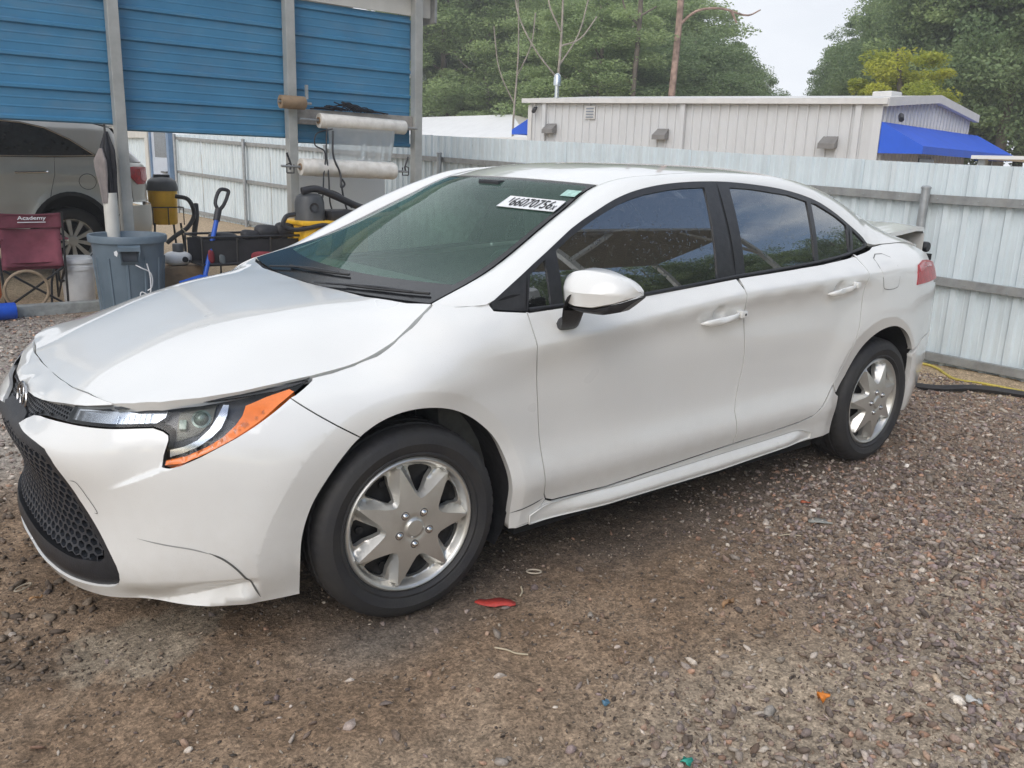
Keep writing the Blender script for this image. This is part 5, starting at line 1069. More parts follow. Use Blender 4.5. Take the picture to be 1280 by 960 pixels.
# ------------------------------------------------------------------ wheels
def hubcap_mesh():
    R = .213; n = 7; off = math.radians(78)
    star = []; rin = .108
    for k in range(n):
        a = off+2*math.pi*k/n
        star.append((.194*math.cos(a), .194*math.sin(a)))
        for q, r in ((.10, .150), (.23, .115), (.36, .097), (.5, .091), (.64, .097), (.77, .115), (.90, .150)):
            b = a+2*math.pi/n*q; star.append((r*math.cos(b), r*math.sin(b)))
    star = np.array(star)
    holes = []
    for k in range(n):
        a = off+2*math.pi*(k+.5)/n
        sect = [(-.22, .1795), (-.11, .182), (0, .183), (.11, .182), (.22, .1795), (.245, .172), (.195, .146), (.125, .115), (.06, .1025), (-.06, .1025), (-.125, .115), (-.195, .146), (-.245, .172)]
        holes.append(np.array([(r*math.cos(a+t), r*math.sin(a+t)) for t, r in sect]))
    circ = np.array([(R*math.cos(t), R*math.sin(t)) for t in np.linspace(0, 2*np.pi, 96, endpoint=False)])
    ringi = np.vstack([[(q*math.cos(t), q*math.sin(t)) for t in np.linspace(0, 2*np.pi, 96, endpoint=False)] for q in (.188, .194, .199, .204, .209)]+[[(q*math.cos(t), q*math.sin(t)) for t in np.linspace(0, 2*np.pi, 96, endpoint=False)] for q in (.020, .024, .027, .030, .034, .038, .043)])
    loops = [circ]+holes+[densify(star, .012)]; B = np.vstack(loops+[ringi]); edges = []; n0 = 0
    for l in loops+[ringi[i*96:(i+1)*96] for i in range(12)]:
        k = len(l); edges += [(n0+i, n0+(i+1) % k) for i in range(k)]; n0 += k
    g = np.arange(-.21, .211, .0065); G = np.stack(np.meshgrid(g, g), -1).reshape(-1, 2); G = G[(np.hypot(G[:, 0], G[:, 1]) < .185)]
    for h in holes: G = G[~inpoly(G, h)]
    G = G[((G[:, None]-B[None])**2).sum(2).min(1) > .003**2]
    P = [Vector(map(float, q)) for q in np.vstack([B, G])]
    vo, eo, fo, *_ = geometry.delaunay_2d_cdt(P, edges, [], 1, 1e-7)
    vo = np.array([v[:] for v in vo]); cen = np.array([vo[list(f)].mean(0) for f in fo]); k = np.ones(len(fo), bool)
    for h in holes: k &= ~inpoly(cen, h)
    fo = [tuple(f) for f, q in zip(fo, k) if q]
    st = densify(star, .006); ins = inpoly(vo, star)
    d = np.full(len(vo), 9.)
    for i in range(len(star)):
        p0, p1 = star[i], star[(i+1) % len(star)]; e = p1-p0; t = np.clip(((vo-p0)@e)/(e@e), 0, 1); d = np.minimum(d, np.linalg.norm(vo-p0-t[:, None]*e, axis=1))
    d[ins | (d < 1e-5)] = 0
    r = np.hypot(vo[:, 0], vo[:, 1])
    y = .016-.020*(r/.2)**2-np.clip(d*2.0, 0, .033)              # domed face, star proud of the web
    k = sm(.184, .190, r); ring = np.interp(r, [.184, .188, .194, .199, .204, .209, .213], [-.032, -.027, -.012, -.006, -.004, -.007, -.015]); k = np.where(d < .0015, sm(.190, .1945, r), k); y = y*(1-k)+ring*k
    y = y+.004*(1-sm(.024, .030, r))-.003*np.exp(-((r-.034)/.006)**2)
    V = np.stack([vo[:, 0]*1.042, y, vo[:, 1]*1.042], 1)
    # turned-in walls of rim and windows
    cnt = {}
    for f in fo:
        for i in range(len(f)): cnt[(f[i], f[(i+1) % len(f)])] = 1
    bd = [e for e in cnt if (e[1], e[0]) not in cnt]; V = list(V); mp = {}; F = [f[::-1] for f in fo]
    for a, b in bd:
        for i in (a, b):
            if i not in mp: mp[i] = len(V); V.append(V[i]-np.array([0, .02, 0]))
        F.append((a, mp[a], mp[b], b)[::-1])
    me = mesh('hubcap', V, F, True); bm = bmesh.new(); bm.from_mesh(me); bmesh.ops.recalc_face_normals(bm, faces=bm.faces[:]); bm.to_mesh(me); bm.free(); me.set_sharp_from_angle(angle=math.radians(34))
    fin = inpoly(np.array([[p.center.x/1.042, p.center.z/1.042] for p in me.polygons]), star*.9995); key = {}
    for p in me.polygons:
        for e in p.edge_keys: key.setdefault(e, []).append(bool(fin[p.index]))
    at_ = me.attributes.get('sharp_edge') or me.attributes.new('sharp_edge', 'BOOLEAN', 'EDGE')
    for e in me.edges:
        q = key.get(e.key, [])
        if len(q) == 2 and q[0] != q[1]: at_.data[e.index].value = True
    return me
def tyre_mesh():
    prof = [(.217, -.020), (.2225, -.006), (.229, .001), (.231, .0035), (.236, .0038), (.238, .0025), (.245, .0065), (.262, .009), (.266, .0105), (.270, .0088), (.284, .006), (.296, -.002), (.306, -.013), (.3115, -.024)]
    tr = [(-.024, 0), (-.046, 0), (-.048, .007), (-.056, .007), (-.058, -.002), (-.084, -.003), (-.086, .006), (-.096, .006), (-.098, -.003), (-.124, -.003), (-.126, .006), (-.136, .006), (-.138, -.002), (-.160, -.001), (-.162, .006), (-.170, .006), (-.172, 0), (-.192, .002)]
    n = 216; rows = prof+[(.3145-d, h) for h, d in tr[1:]]+[(.300, -.206), (.27, -.214), (.215, -.205)]; V = []; F = []; K = len(rows)
    shoulder = [i for i, (r, h) in enumerate(rows) if (-.046 <= h <= -.012 or -.192 <= h <= -.172) and r > .30]
    for i in range(n):
        w = 2*math.pi*i/n
        for j, (r, h) in enumerate(rows):
            rr = r
            if i % 4 == 0 and (j in shoulder): rr -= .0025
            elif i % 4 == 2 and j > len(prof) and r > .312: rr -= .002
            V.append((rr*math.cos(w), h, rr*math.sin(w)))
    for i in range(n):
        for j in range(K-1): F.append((i*K+j, i*K+j+1, (i+1) % n*K+j+1, (i+1) % n*K+j))
    me = mesh('tyre', V, F, True); bm = bmesh.new(); bm.from_mesh(me); bmesh.ops.recalc_face_normals(bm, faces=bm.faces[:]); bm.to_mesh(me); bm.free(); me.set_sharp_from_angle(angle=math.radians(38)); return me
HUB, TYRE = hubcap_mesh(), tyre_mesh(); HUB.materials.append(SILVER); TYRE.materials.append(RUBBER)
dm = MB(); dm.lathe([(.02, -.045), (.10, -.05), (.14, -.06), (.185, -.055), (.205, -.03), (.212, -.015), (.212, -.19)], axis='y', n=40)
for k in range(12): a = 2*math.pi*k/12; dm.lathe([(0, -.050), (.012, -.050), (.012, -.058)], axis='y', n=8, c=(.155*math.cos(a), 0, .155*math.sin(a)))
STEEL = dm.me('steel_rim', True); STEEL.materials.append(mat('dark_steel', (.03, .03, .033), .5, .4, .3, 20))
lm = MB(); lm.lathe([(0, .011), (.005, .0105), (.0085, .0075), (.0085, .002), (.0115, .0015), (.0125, -.004)], axis='y', n=12); LUG = lm.me('lug_nut', True); LUG.materials.append(CHROME)
vm = MB(); vm.lathe([(0, 0), (.0135, 0), (.0155, -.003)], axis='y', n=14); LUGP = vm.me('lug_pocket', True); LUGP.materials.append(mat('pocket_grey', (.10, .10, .10), .6))
def wheel(x, y, side, steer=0., spin=0.):
    w = bpy.data.objects.new('wheel', None); COL.objects.link(w); w.parent = CAR; w.location = (x, y*side, .312); w.rotation_euler = (0, 0, (math.pi if side < 0 else 0)+steer)
    h = link('hubcap', HUB, w); h.rotation_euler = (0, spin, 0); link('tyre', TYRE, w); link('steel_rim', STEEL, w)
    for k in range(5):
        a = math.radians(-90+72*k)+spin; q = (.054*math.cos(a), .0145, .054*math.sin(a)); l = link('lug_nut', LUG, w); l.location = q
        l2 = link('lug_pocket', LUGP, w); l2.location = (q[0], .0150, q[2])
wheel(0, .858, 1, math.radians(-4.1)); wheel(-2.7, .858, 1, 0, .35); wheel(0, .858, -1); wheel(-2.7, .858, -1)
# arch liners, floor pan, inner walls
def liner(cx, cz, side):
    mb = MB(); n = 22; R = .395; V = []
    for i in range(n+1):
        a = math.radians(-28)+math.radians(236)*i/n
        X, Z = cx+R*math.cos(a), max(.15, cz+R*math.sin(a)); yo = float(belt(np.array([s_of_x(X)]), np.array([max(Z, .2)]))[0, 1])-.022
        for y in (yo, .76, .58): V.append((X, y*side, Z))
    F = [(i*3+j, i*3+j+1, i*3+j+4, i*3+j+3) for i in range(n) for j in (0, 1)]+[tuple(i*3+2 for i in range(n+1))]; mb.add(V, F); mb.build('wheel_arch_liner', LINER, CAR, True)
for s_ in (1, -1): liner(.008, .318, s_); liner(-2.645, .325, s_)
mb = MB(); mb.box((.62, -.42, .20), (.40, .42, .62)); mb.box((.43, -.55, .20), (-.45, .55, .76)); mb.box((-.42, -.84, .17), (-2.2, .84, .26)); mb.box((-2.2, -.55, .20), (-3.1, .55, .55)); mb.box((-3.02, -.66, .25), (-3.42, .66, .62)); mb.build('underbody', DARK, CAR)
for s_ in (1, -1):
    for nm, a, b in (('door_card', -.40, -2.35),):
        x = np.linspace(a, b, 24); P = np.vstack([np.stack([x, (GLASS(np.stack([x, np.full(24, .95)], -1))-.045)*s_, [beltz(v)-.02 for v in x]], 1), np.stack([x, np.full(24, .76)*s_, np.full(24, .25)], 1)])
        link(nm, mesh(nm, P, [(i, i+1, 25+i, 24+i) for i in range(23)]), CAR, TRIMGREY)
# cabin: dash, wheel, seats with head restraints, headliner
mb = MB(); mb.prism([(-.16, .90), (-.24, .945), (-.45, .965), (-.62, .93), (-.66, .84), (-.58, .60), (-.45, .40), (-.20, .40)], -.72, .72, 'y'); mb.build('dashboard', TRIMGREY, CAR, True)
mb = MB(); mb.tube([(-.80+.06*math.sin(a), .36+.185*math.cos(a), .90+.175*math.sin(a)) for a in np.linspace(0, 2*np.pi, 28, endpoint=False)], .014, 7, closed=True); mb.box((-.84, .30, .86), (-.78, .42, .93), .02); mb.tube([(-.80, .19, .90), (-.80, .53, .90)], .013, 6); mb.build('steering_wheel', BLACK, CAR, True)
def seat(x, y, w, bench=False):
    s_ = link('seat', None, CAR); mb = MB(); mb.box((x+.28, y-w/2, .36), (x-.28, y+w/2, .52), .05); mb.build('cushion', SEAT, s_, True)
    mb = MB(); mb.box((-.07, -w/2, 0), (.07, w/2, .62), .05); mb.xf(Matrix.Translation((x-.30, y, .48)) @ Matrix.Rotation(math.radians(-20), 4, 'Y')); mb.build('backrest', SEAT, s_, True)
    for hy in ((y,) if not bench else (y-w*.32, y+w*.32)):
        mb = MB(); mb.box((-.05, -.13, 0), (.05, .13, .17), .04); mb.xf(Matrix.Translation((x-.53, hy, 1.07)) @ Matrix.Rotation(math.radians(-14), 4, 'Y')); mb.build('head_restraint', SEAT, s_, True)
seat(-1.20, .36, .50); seat(-1.20, -.36, .50); seat(-2.05, 0, 1.30, True)
def hl(x, y): q = roof_pt(x, y); q[:, 2] -= .035; return q
panel('headliner', [(-1.10, -.50), (-1.10, .50), (-2.5, .50), (-2.5, -.50)], hl, mat('headliner_grey', (.42, .41, .38), .9), CAR, res=.1, gap=0, lip=0, flip=True)
mb = MB(); mb.box((-.02, -.12, -.03), (.02, .12, .03), .012); mb.xf(Matrix.Translation((-.93, 0, 1.275)) @ Matrix.Rotation(.3, 4, 'Y')); mb.build('rear_view_mirror', BLACK, CAR, True)
mb = MB(); mb.box((-.90, -.07, 1.300), (-1.02, .07, 1.335), .01); mb.build('sensor_pod', BLACK, CAR)
# ------------------------------------------------------------------ silver crossover under the carport
SV = thing('suv', 'silver beige crossover parked under the carport behind the maroon camp chair', 'car', (0, -7.72, 0))
SVP = mat('silver_beige_paint', (.54, .53, .50), .32, .25, .04, 3, coat=.8)
_sb = catmull([(3.2, -.75), (3.0, -.35), (2.6, -.08), (1.8, -.01), (.8, 0), (-.2, 0), (-1.0, -.005), (-1.40, -.035), (-1.66, -.12), (-1.84, -.30), (-1.92, -.60), (-1.95, -.95), (-1.92, -1.3)], 12)
_ss = np.concatenate([[0], np.cumsum(np.hypot(*np.diff(_sb, axis=0).T))]); _st = np.gradient(_sb, _ss, axis=0); _sn = np.stack([_st[:, 1], -_st[:, 0]], 1); _sn /= np.linalg.norm(_sn, axis=1)[:, None]
sv_s = lambda x: float(np.interp(-x, -_sb[:140, 0], _ss[:140]))
SVC = float(np.interp(.95, -_sb[80:-12, 1], _ss[80:-12]))
def suv(s, z, off=0.):
    s = np.asarray(s, float); z = np.asarray(z, float)
    b = np.stack([np.interp(s, _ss, _sb[:, 0]), np.interp(s, _ss, _sb[:, 1])], 1); n = np.stack([np.interp(s, _ss, _sn[:, 0]), np.interp(s, _ss, _sn[:, 1])], 1); n /= np.linalg.norm(n, axis=1)[:, None]
    side = np.interp(z, [.2, .35, .55, .8, .98, 1.12, 1.22, 1.30, 1.45, 1.60, 1.72], [-.07, -.035, -.006, .0, -.008, -.002, -.022, -.05, -.10, -.165, -.26])
    rear = np.interp(z, [.2, .35, .50, .66, .77, .82, .95, 1.20, 1.44, 1.62, 1.72], [-.05, .0, .03, .035, .025, -.015, -.015, -.01, -.23, -.42, -.55])
    w = sm(sv_s(-1.45), sv_s(-1.86), s); d = side*(1-w)+rear*w
    r = np.hypot((b[:, 0]+.94)/.40, (z-.40)/.46); d = d+.018*np.exp(-np.clip(r-1.06, 0, 9)**2/.02)*(1-w)
    q = b+n*(d+off)[:, None]; return np.stack([q[:, 0], q[:, 1], z], 1)
S_ = sv_s
sarch = [(S_(-.94+.405*math.cos(a)), .40+.475*math.sin(a)) for a in np.linspace(math.radians(-28), math.radians(208), 26)]
SARC = sarch[::-1] if sarch[0][0] > sarch[-1][0] else sarch
sd = [(S_(-.29), 1.285), (S_(-.8), 1.295), (S_(-1.235), 1.312)]
stop = [(2.0, 1.36), (1.4, 1.60), (.8, 1.655), (.2, 1.66), (-.33, 1.645), (-.55, 1.632), (-.77, 1.588), (-1.0, 1.478), (-1.235, 1.318)]
kw = dict(res=.05, gap=.003, lip=.015)
panel('quarter_panel', [(S_(-.80), 1.10), (S_(-.72), .80)][::-1]+[(S_(-.82), 1.285), (S_(-1.235), 1.306), (S_(-1.45), 1.306), (S_(-1.58), 1.20), (S_(-1.60), 1.02), (S_(-1.62), .80), (S_(-1.60), .77), (S_(-1.36), .60)]+[q for q in SARC[::-1] if q[0] > S_(-.735) and q[1] > .56], suv, SVP, SV, **kw)
panel('rear_door', [(S_(-.10), .40), (S_(-.515), .40)]+[q for q in SARC if q[0] < S_(-.715) and q[1] > .45]+[(S_(-.72), .80), (S_(-.80), 1.10), (S_(-.82), 1.285), (S_(.35), 1.27), (S_(.35), .40)], suv, SVP, SV, **kw)
panel('front_side', [(S_(.36), .40), (S_(1.45), .40), (S_(1.45), .55), (S_(1.5), .75), (S_(1.75), .88), (S_(2.05), .85), (S_(2.25), .62), (S_(2.27), .40), (S_(2.75), .40), (S_(2.9), .6), (S_(2.9), .9), (S_(2.5), 1.05), (S_(1.9), 1.18), (S_(.36), 1.27)], suv, SVP, SV, **kw)
panel('rear_bumper', [(S_(-1.36), .595), (S_(-1.60), .765), (SVC, .775), (SVC, .35), (S_(-1.45), .30), (S_(-1.345), .34)], suv, SVP, SV, **kw)
panel('tailgate', [(S_(-1.63), .80), (S_(-1.62), 1.0), (S_(-1.60), 1.21), (S_(-1.56), 1.25), (SVC, 1.22), (SVC, .80)], suv, SVP, SV, **kw)
panel('rear_pillar', [(S_(x), z+.012) for x, z in stop[:-1]]+[(S_(-1.262), 1.316), (S_(-1.45), 1.31), (S_(-1.60), 1.24), (S_(-1.64), 1.44), (S_(-1.5), 1.62), (S_(-1.1), 1.70), (S_(-.4), 1.72), (S_(1.2), 1.70)], suv, SVP, SV, **kw)
panel('rear_window', [(S_(-1.63), 1.25), (S_(-1.66), 1.44), (S_(-1.62), 1.60), (SVC, 1.62), (SVC, 1.24)], suv, GLOSSB, SV, **kw)
panel('side_window', [(S_(x), z) for x, z in stop]+[(S_(x), z) for x, z in ((-1.235, 1.315), (-.8, 1.298), (-.29, 1.288), (.5, 1.275), (1.9, 1.26))], lambda s, z: suv(s, z, -.012), mat('suv_tint', (.03, .035, .04), .1, 0, .2, 20, spec=.8), SV, **kw)
mb = MB(); mb.tube(suv(np.array([S_(x) for x, z in stop]), np.array([z+.006 for x, z in stop]), .002), .008, 6); mb.build('window_trim', CHROME, SV, True)
mb = MB(); xs = np.linspace(1.8, -1.25, 20); mb.tube(suv(np.array([S_(x) for x in xs]), np.interp(-xs, [-1.8, .29, .8, 1.25], [1.262, 1.287, 1.297, 1.315]), .004), .006, 6); mb.build('belt_trim', CHROME, SV, True)
mb = MB(); mb.tube(suv(np.linspace(S_(-.42), S_(-.73), 9), np.linspace(1.118, 1.128, 9), np.array([.0, .03, .038, .04, .04, .04, .038, .03, 0.])), .014, 8); mb.build('door_handle', CHROME, SV, True)
mb = MB(); mb.tube(suv(np.array([S_(-1.13)+.09*math.cos(a) for a in np.linspace(0, 6.28, 25)[:-1]]), np.array([1.03+.085*math.sin(a) for a in np.linspace(0, 6.28, 25)[:-1]]), .0), .0035, 5, closed=True); mb.build('fuel_flap_ring', MATS['seam_shadow'], SV)
panel('tail_lamp', [(S_(-1.56), 1.19), (S_(-1.66), 1.205), (S_(-1.845), 1.20), (S_(-1.865), 1.05), (S_(-1.80), 1.0), (S_(-1.70), 1.0), (S_(-1.62), 1.07)], lambda s, z: suv(s, z, .012), RED, SV, res=.03, lip=.03)
panel('reverse_lamp', [(S_(-1.74), 1.17), (S_(-1.83), 1.17), (S_(-1.84), 1.06), (S_(-1.80), 1.03), (S_(-1.75), 1.06)], lambda s, z: suv(s, z, .016), MATS['pale_red_lens'], SV, res=.03, lip=.004)
panel('arch_trim', SARC+[(S_(-.94)+(q[0]-S_(-.94))*1.11, .40+(q[1]-.40)*1.10) for q in SARC[::-1]], lambda s, z: suv(s, z, .006), LINER, SV, res=.03, lip=.02, gap=0)
mb = MB(); mb.box((2.6, -1.75, .30), (-1.75, -.25, .60)); mb.box((2.6, -1.7, .5), (-1.6, -.30, 1.22)); mb.build('inner_body', DARK, SV)
mb = MB(); mb.prism([(2.0, 1.25), (1.35, 1.62), (.6, 1.70), (-1.0, 1.71), (-1.5, 1.62), (-1.62, 1.25)], -1.66, -.27, 'y'); mb.build('cabin', DARK, SV)
mb = MB(); mb.prism([(1.3, 1.655), (.6, 1.725), (-.4, 1.74), (-1.1, 1.72), (-1.5, 1.63), (-1.1, 1.69), (-.4, 1.71), (.6, 1.70)], -1.68, -.24, 'y'); mb.build('roof', SVP, SV, True)
mb = MB(); mb.box((2.95, -1.5, .35), (2.75, -.3, .95)); mb.build('front_end', SVP, SV)
def suv_wheel(x):
    w = bpy.data.objects.new('wheel', None); COL.objects.link(w); w.parent = SV; w.location = (x, -.10, .375)
    mb = MB(); mb.lathe([(.235, -.02), (.25, .008), (.29, .016), (.335, .006), (.36, -.02), (.368, -.05), (.368, -.20), (.35, -.23)], axis='y', n=48); mb.build('tyre', RUBBER, w, True)
    mb = MB(); mb.lathe([(.02, -.05), (.21, -.07), (.225, -.03), (.232, -.005), (.240, -.002), (.243, -.02)], axis='y', n=40); mb.build('rim', SILVER, w, True)
    mb = MB(); mb.lathe([(.0, -.045), (.21, -.062)], axis='y', n=32); mb.build('brake_shadow', DARK, w)
    mb = MB()
    for k in range(10):
        a = 2*math.pi*k/10+.2; c, s_ = math.cos(a), math.sin(a); P = [(.05, .016), (.228, .026), (.228, -.026), (.05, -.016)]
        mb.add([(r*c-t*s_, y, r*s_+t*c) for y in (-.006, -.045) for r, t in P], [(0, 1, 2, 3), (4, 7, 6, 5), (0, 4, 5, 1), (1, 5, 6, 2), (2, 6, 7, 3), (3, 7, 4, 0)])
    mb.lathe([(0, .004), (.045, .002), (.065, -.01), (.07, -.04)], axis='y', n=20); mb.build('spokes', SILVER, w)
suv_wheel(-.94); suv_wheel(1.85)
# ------------------------------------------------------------------ film rolls between the posts
FILM = mat('rolled_film', (.74, .71, .65), .3, 0, .08, 14, .25, 25, coat=.5, col2=(.60, .57, .51)); CARD = mat('cardboard', (.33, .23, .14), .85, 0, .12, 12)
CLEAR = glass_mat('clear_film', (.80, .83, .84), .05, .12, .25, .48)
def roll(name, label, p0, p1, r, extra=None):
    t = thing(name, label, 'film roll', p0); d = Vector(p1)-Vector(p0); L_ = d.length; M = d.to_track_quat('X', 'Z').to_matrix().to_4x4()
    mb = MB(); mb.lathe([(.034, .001), (r*.96, .001), (r, .006), (r, L_-.006), (r*.96, L_), (.034, L_)], axis='x', n=28); mb.xf(M); mb.build('wound_film', FILM, t, True)
    mb = MB(); mb.lathe([(.034, -.01), (.034, L_+.01), (.026, L_+.01), (.026, -.01)], axis='x', n=16, closed=True); mb.xf(M); mb.build('core', CARD, t, True)
    mb = MB(); mb.tube([(-.20, 0, 0), (L_+.16, 0, 0)], .012, 8); mb.xf(M); mb.build('rod', GALVD, t, True); return t, M, L_
r1, M1, L1 = roll('film_roll', 'upper milky plastic film roll hanging under the board between two carport posts', (-2.70, -5.19, 1.735), (-3.68, -5.19, 1.715), .072)
rng = np.random.default_rng(4); nu, nv = 40, 16; V = []
for j in range(nv):
    for i in range(nu):
        u = i/(nu-1); v = j/(nv-1); x = -2.77-.76*u+.03*v*(u-.5); z = 1.675-(.33-.02*math.sin(9*u))*v
        y = -5.19+.055*math.cos(v*1.2)+.012*math.sin(14*u+3*v)*v+.010*math.sin(5*u*u*6+1)*v; V.append((x+2.70, y+5.19, z-1.735))
o = link('loose_film', mesh('loose_film', V, [(j*nu+i, j*nu+i+1, (j+1)*nu+i+1, (j+1)*nu+i) for j in range(nv-1) for i in range(nu-1)], True), r1, CLEAR)
r2, M2, L2 = roll('film_roll', 'lower plastic film roll with wrinkled wrap hanging below the upper roll', (-2.475, -5.15, 1.288), (-3.535, -5.15, 1.268), .083)
V = []; nu, nv = 44, 26
for i in range(nu):
    for j in range(nv):
        a = 2*math.pi*j/nv; rr = .0865+.0028*math.sin(i*.33+3*math.sin(a*2))*math.sin(a*2+i*.11)+.0012*math.sin(i*.9+a*4); V.append((-.14-.90*i/(nu-1), rr*math.cos(a), rr*math.sin(a)-.019*(.14+.9*i/(nu-1))))
link('wrinkled_wrap', mesh('wrinkled_wrap', V, [(i*nv+j, i*nv+(j+1) % nv, (i+1)*nv+(j+1) % nv, (i+1)*nv+j) for i in range(nu-1) for j in range(nv)], True), r2, FILM)
for x, s_ in ((.11, 1), (-1.20, -1)):                             # black clamps holding the lower rod
    mb = MB(); mb.tube([(x+.03*s_, .0, .13), (x-.01*s_, 0, .02), (x, 0, -.03)], .010, 6); mb.tube([(x+.03*s_, 0, -.06), (x-.04*s_, 0, -.06), (x-.04*s_, 0, .02)], .007, 5); mb.tube([(x+.035*s_, 0, -.06), (x+.035*s_, 0, .02), (x, 0, .03)], .007, 5); mb.build('clamp', BLACK, r2)
ct = thing('cardboard_tube', 'brown cardboard tube stub sticking out beside the middle carport post', 'cardboard tube', (-2.29, -5.16, 1.885))
mb = MB(); mb.lathe([(.062, 0), (.062, -.24), (.05, -.255), (.028, -.255), (.028, 0)], axis='x', n=22, closed=True); mb.build('tube', CARD, ct, True)
mb = MB(); mb.tube([(.02, 0, 0), (-.32, 0, 0)], .012, 8); mb.build('rod', GALVD, ct); mb = MB(); mb.box((-.26, -.012, .04), (-.285, .012, .17)); mb.build('upright_tab', GALV, ct)
nt_ = MB(); rng = np.random.default_rng(9)
for k in range(46):
    x = -2.62-.72*rng.uniform(); h = .085*math.exp(-((x+2.98)/.16)**2)+.012; P = [(x, -5.285, 1.845+rng.uniform(0, h)), (x-.06-.1*rng.uniform(), -5.285+rng.uniform(-.015, .02), 1.845+rng.uniform(.3, 1)*h), (x-.14-.1*rng.uniform(), -5.285, 1.842+.01*rng.uniform())]; nt_.tube(catmull(P, 4), .006, 4)
tag(nt_.build('bundled_strap', mat('black_webbing', (.015, .016, .022), .8), None), 'tangled black strap lying along the top of the grey board above the rolls', 'strap')
def cord(name, label, P, r, m, cat='cable'):
    mb = MB(); mb.tube(catmull(P, 8), r, 6); return tag(mb.build(name, m, None, True), label, cat)
cord('hanging_cable', 'leftmost black cable looping down past the film rolls to the vacuum', [(-2.80, -5.10, 1.66), (-2.62, -5.09, 1.60), (-2.60, -5.08, 1.50), (-2.70, -5.08, 1.44), (-2.68, -5.07, 1.20), (-2.66, -5.06, 1.00), (-2.62, -5.05, .90)], .007, BLACK)
cord('hanging_cable', 'middle black cable hanging straight down in front of the film rolls', [(-2.74, -5.10, 1.66), (-2.72, -5.08, 1.45), (-2.735, -5.07, 1.2), (-2.74, -5.06, .95), (-2.76, -5.05, .86)], .008, BLACK)
cord('hanging_cable', 'knotted thick black cable hanging at the right of the other cables', [(-2.80, -5.09, 1.64), (-2.79, -5.07, 1.40), (-2.86, -5.06, 1.22), (-2.85, -5.03, 1.10), (-2.90, -5.05, 1.13), (-2.87, -5.06, 1.18), (-2.88, -5.05, 1.02), (-2.94, -5.03, .78)], .010, BLACK)
bo = MB(); bo.box((-3.86, -5.93, 0), (-2.72, -5.90, 1.27), .004); bo.box((-3.88, -5.93, 1.20), (-3.862, -5.895, 1.23)); tag(bo.build('white_board', mat('white_panel', (.70, .71, .70), .5, 0, .03, 2), None), 'big plain white board standing upright behind the film rolls', 'board')
# ------------------------------------------------------------------ things along the sill beam
CANM = mat('grey_bin_plastic', (.13, .175, .215), .5, 0, .1, 5, .06, 50, col2=(.105, .145, .18))
tc_ = thing('trash_can', 'large round blue grey plastic trash can without a lid by the carport post', 'trash can', (-.755, -4.90, 0))
mb = MB(); mb.lathe([(0, .01), (.235, 0), (.245, .02), (.285, .60), (.290, .635), (.312, .640), (.316, .685), (.308, .70), (.296, .695), (.288, .66), (.278, .60), (.235, .04), (0, .03)], n=48); mb.build('barrel', CANM, tc_, True)
for k in range(12):
    a = k*math.pi/6+.2; mb = MB(); c, s_ = math.cos(a), math.sin(a); mb.add([((.247+.040*z/.6+o)*c-t*s_, (.247+.040*z/.6+o)*s_+t*c, z) for z in (.05, .52) for t, o in ((-.012, -.004), (-.007, .007), (.007, .007), (.012, -.004))], [(0, 1, 5, 4), (1, 2, 6, 5), (2, 3, 7, 6), (4, 5, 6, 7), (0, 3, 2, 1)]); mb.build('rib', CANM, tc_)
for a in (math.radians(76), math.radians(256)):
    mb = MB(); c, s_ = math.cos(a), math.sin(a); f = lambda r, t, z: (r*c-t*s_, r*s_+t*c, z)
    mb.add([f(.284, -.085, .64), f(.335, -.085, .62), f(.335, .085, .62), f(.284, .085, .64), f(.284, -.07, .47), f(.325, -.062, .50), f(.325, .062, .50), f(.284, .07, .47), f(.335, -.085, .585), f(.335, .085, .585)], [(0, 1, 2, 3), (1, 8, 9, 2), (0, 4, 5, 8, 1), (3, 2, 9, 6, 7), (4, 7, 6, 5)]); mb.build('handle', CANM, tc_)
    mb = MB(); mb.add([f(.300, -.065, .595), f(.300, .065, .595), f(.294, .055, .50), f(.294, -.055, .50)], [(0, 1, 2, 3)]); mb.build('handle_recess', mat('recess_grey', (.05, .06, .075), .7), tc_)
mb = MB(); mb.tube(catmull([(.03, .292, .47), (.0, .325, .45), (-.08, .31, .40), (-.085, .30, .28), (-.05, .295, .25)], 6), .005, 5); mb.build('cord', WHITE, tc_, True); mb = MB(); mb.tube(catmull([(-.055, .31, .48), (-.075, .315, .36), (-.06, .30, .22), (.0, .29, .24), (.01, .285, .15)], 6), .005, 5); mb.build('cord', WHITE, tc_, True)
a = math.radians(53); mb = MB(); mk = [(math.cos(a+t)*(.2835+.0*z), math.sin(a+t)*(.2835), z) for t, z in ((.09, .565), (.045, .60), (-.02, .585), (-.01, .55), (.06, .535))]; mb.add(mk, [(0, 1, 2, 3, 4)]); mb.build('sticker', WHITE, tc_)
MAROON = mat('maroon_cloth', (.27, .075, .105), .85, 0, .1, 14, .2, 200); MAROOND = mat('dark_maroon_cloth', (.18, .045, .065), .85, 0, .1, 14, .2, 200); TUBE = mat('black_tube', (.02, .02, .022), .4)
ch = thing('camp_chair', 'maroon folding camp chair with black tube legs facing the sill beam', 'chair', (-.16, -5.72, 0))
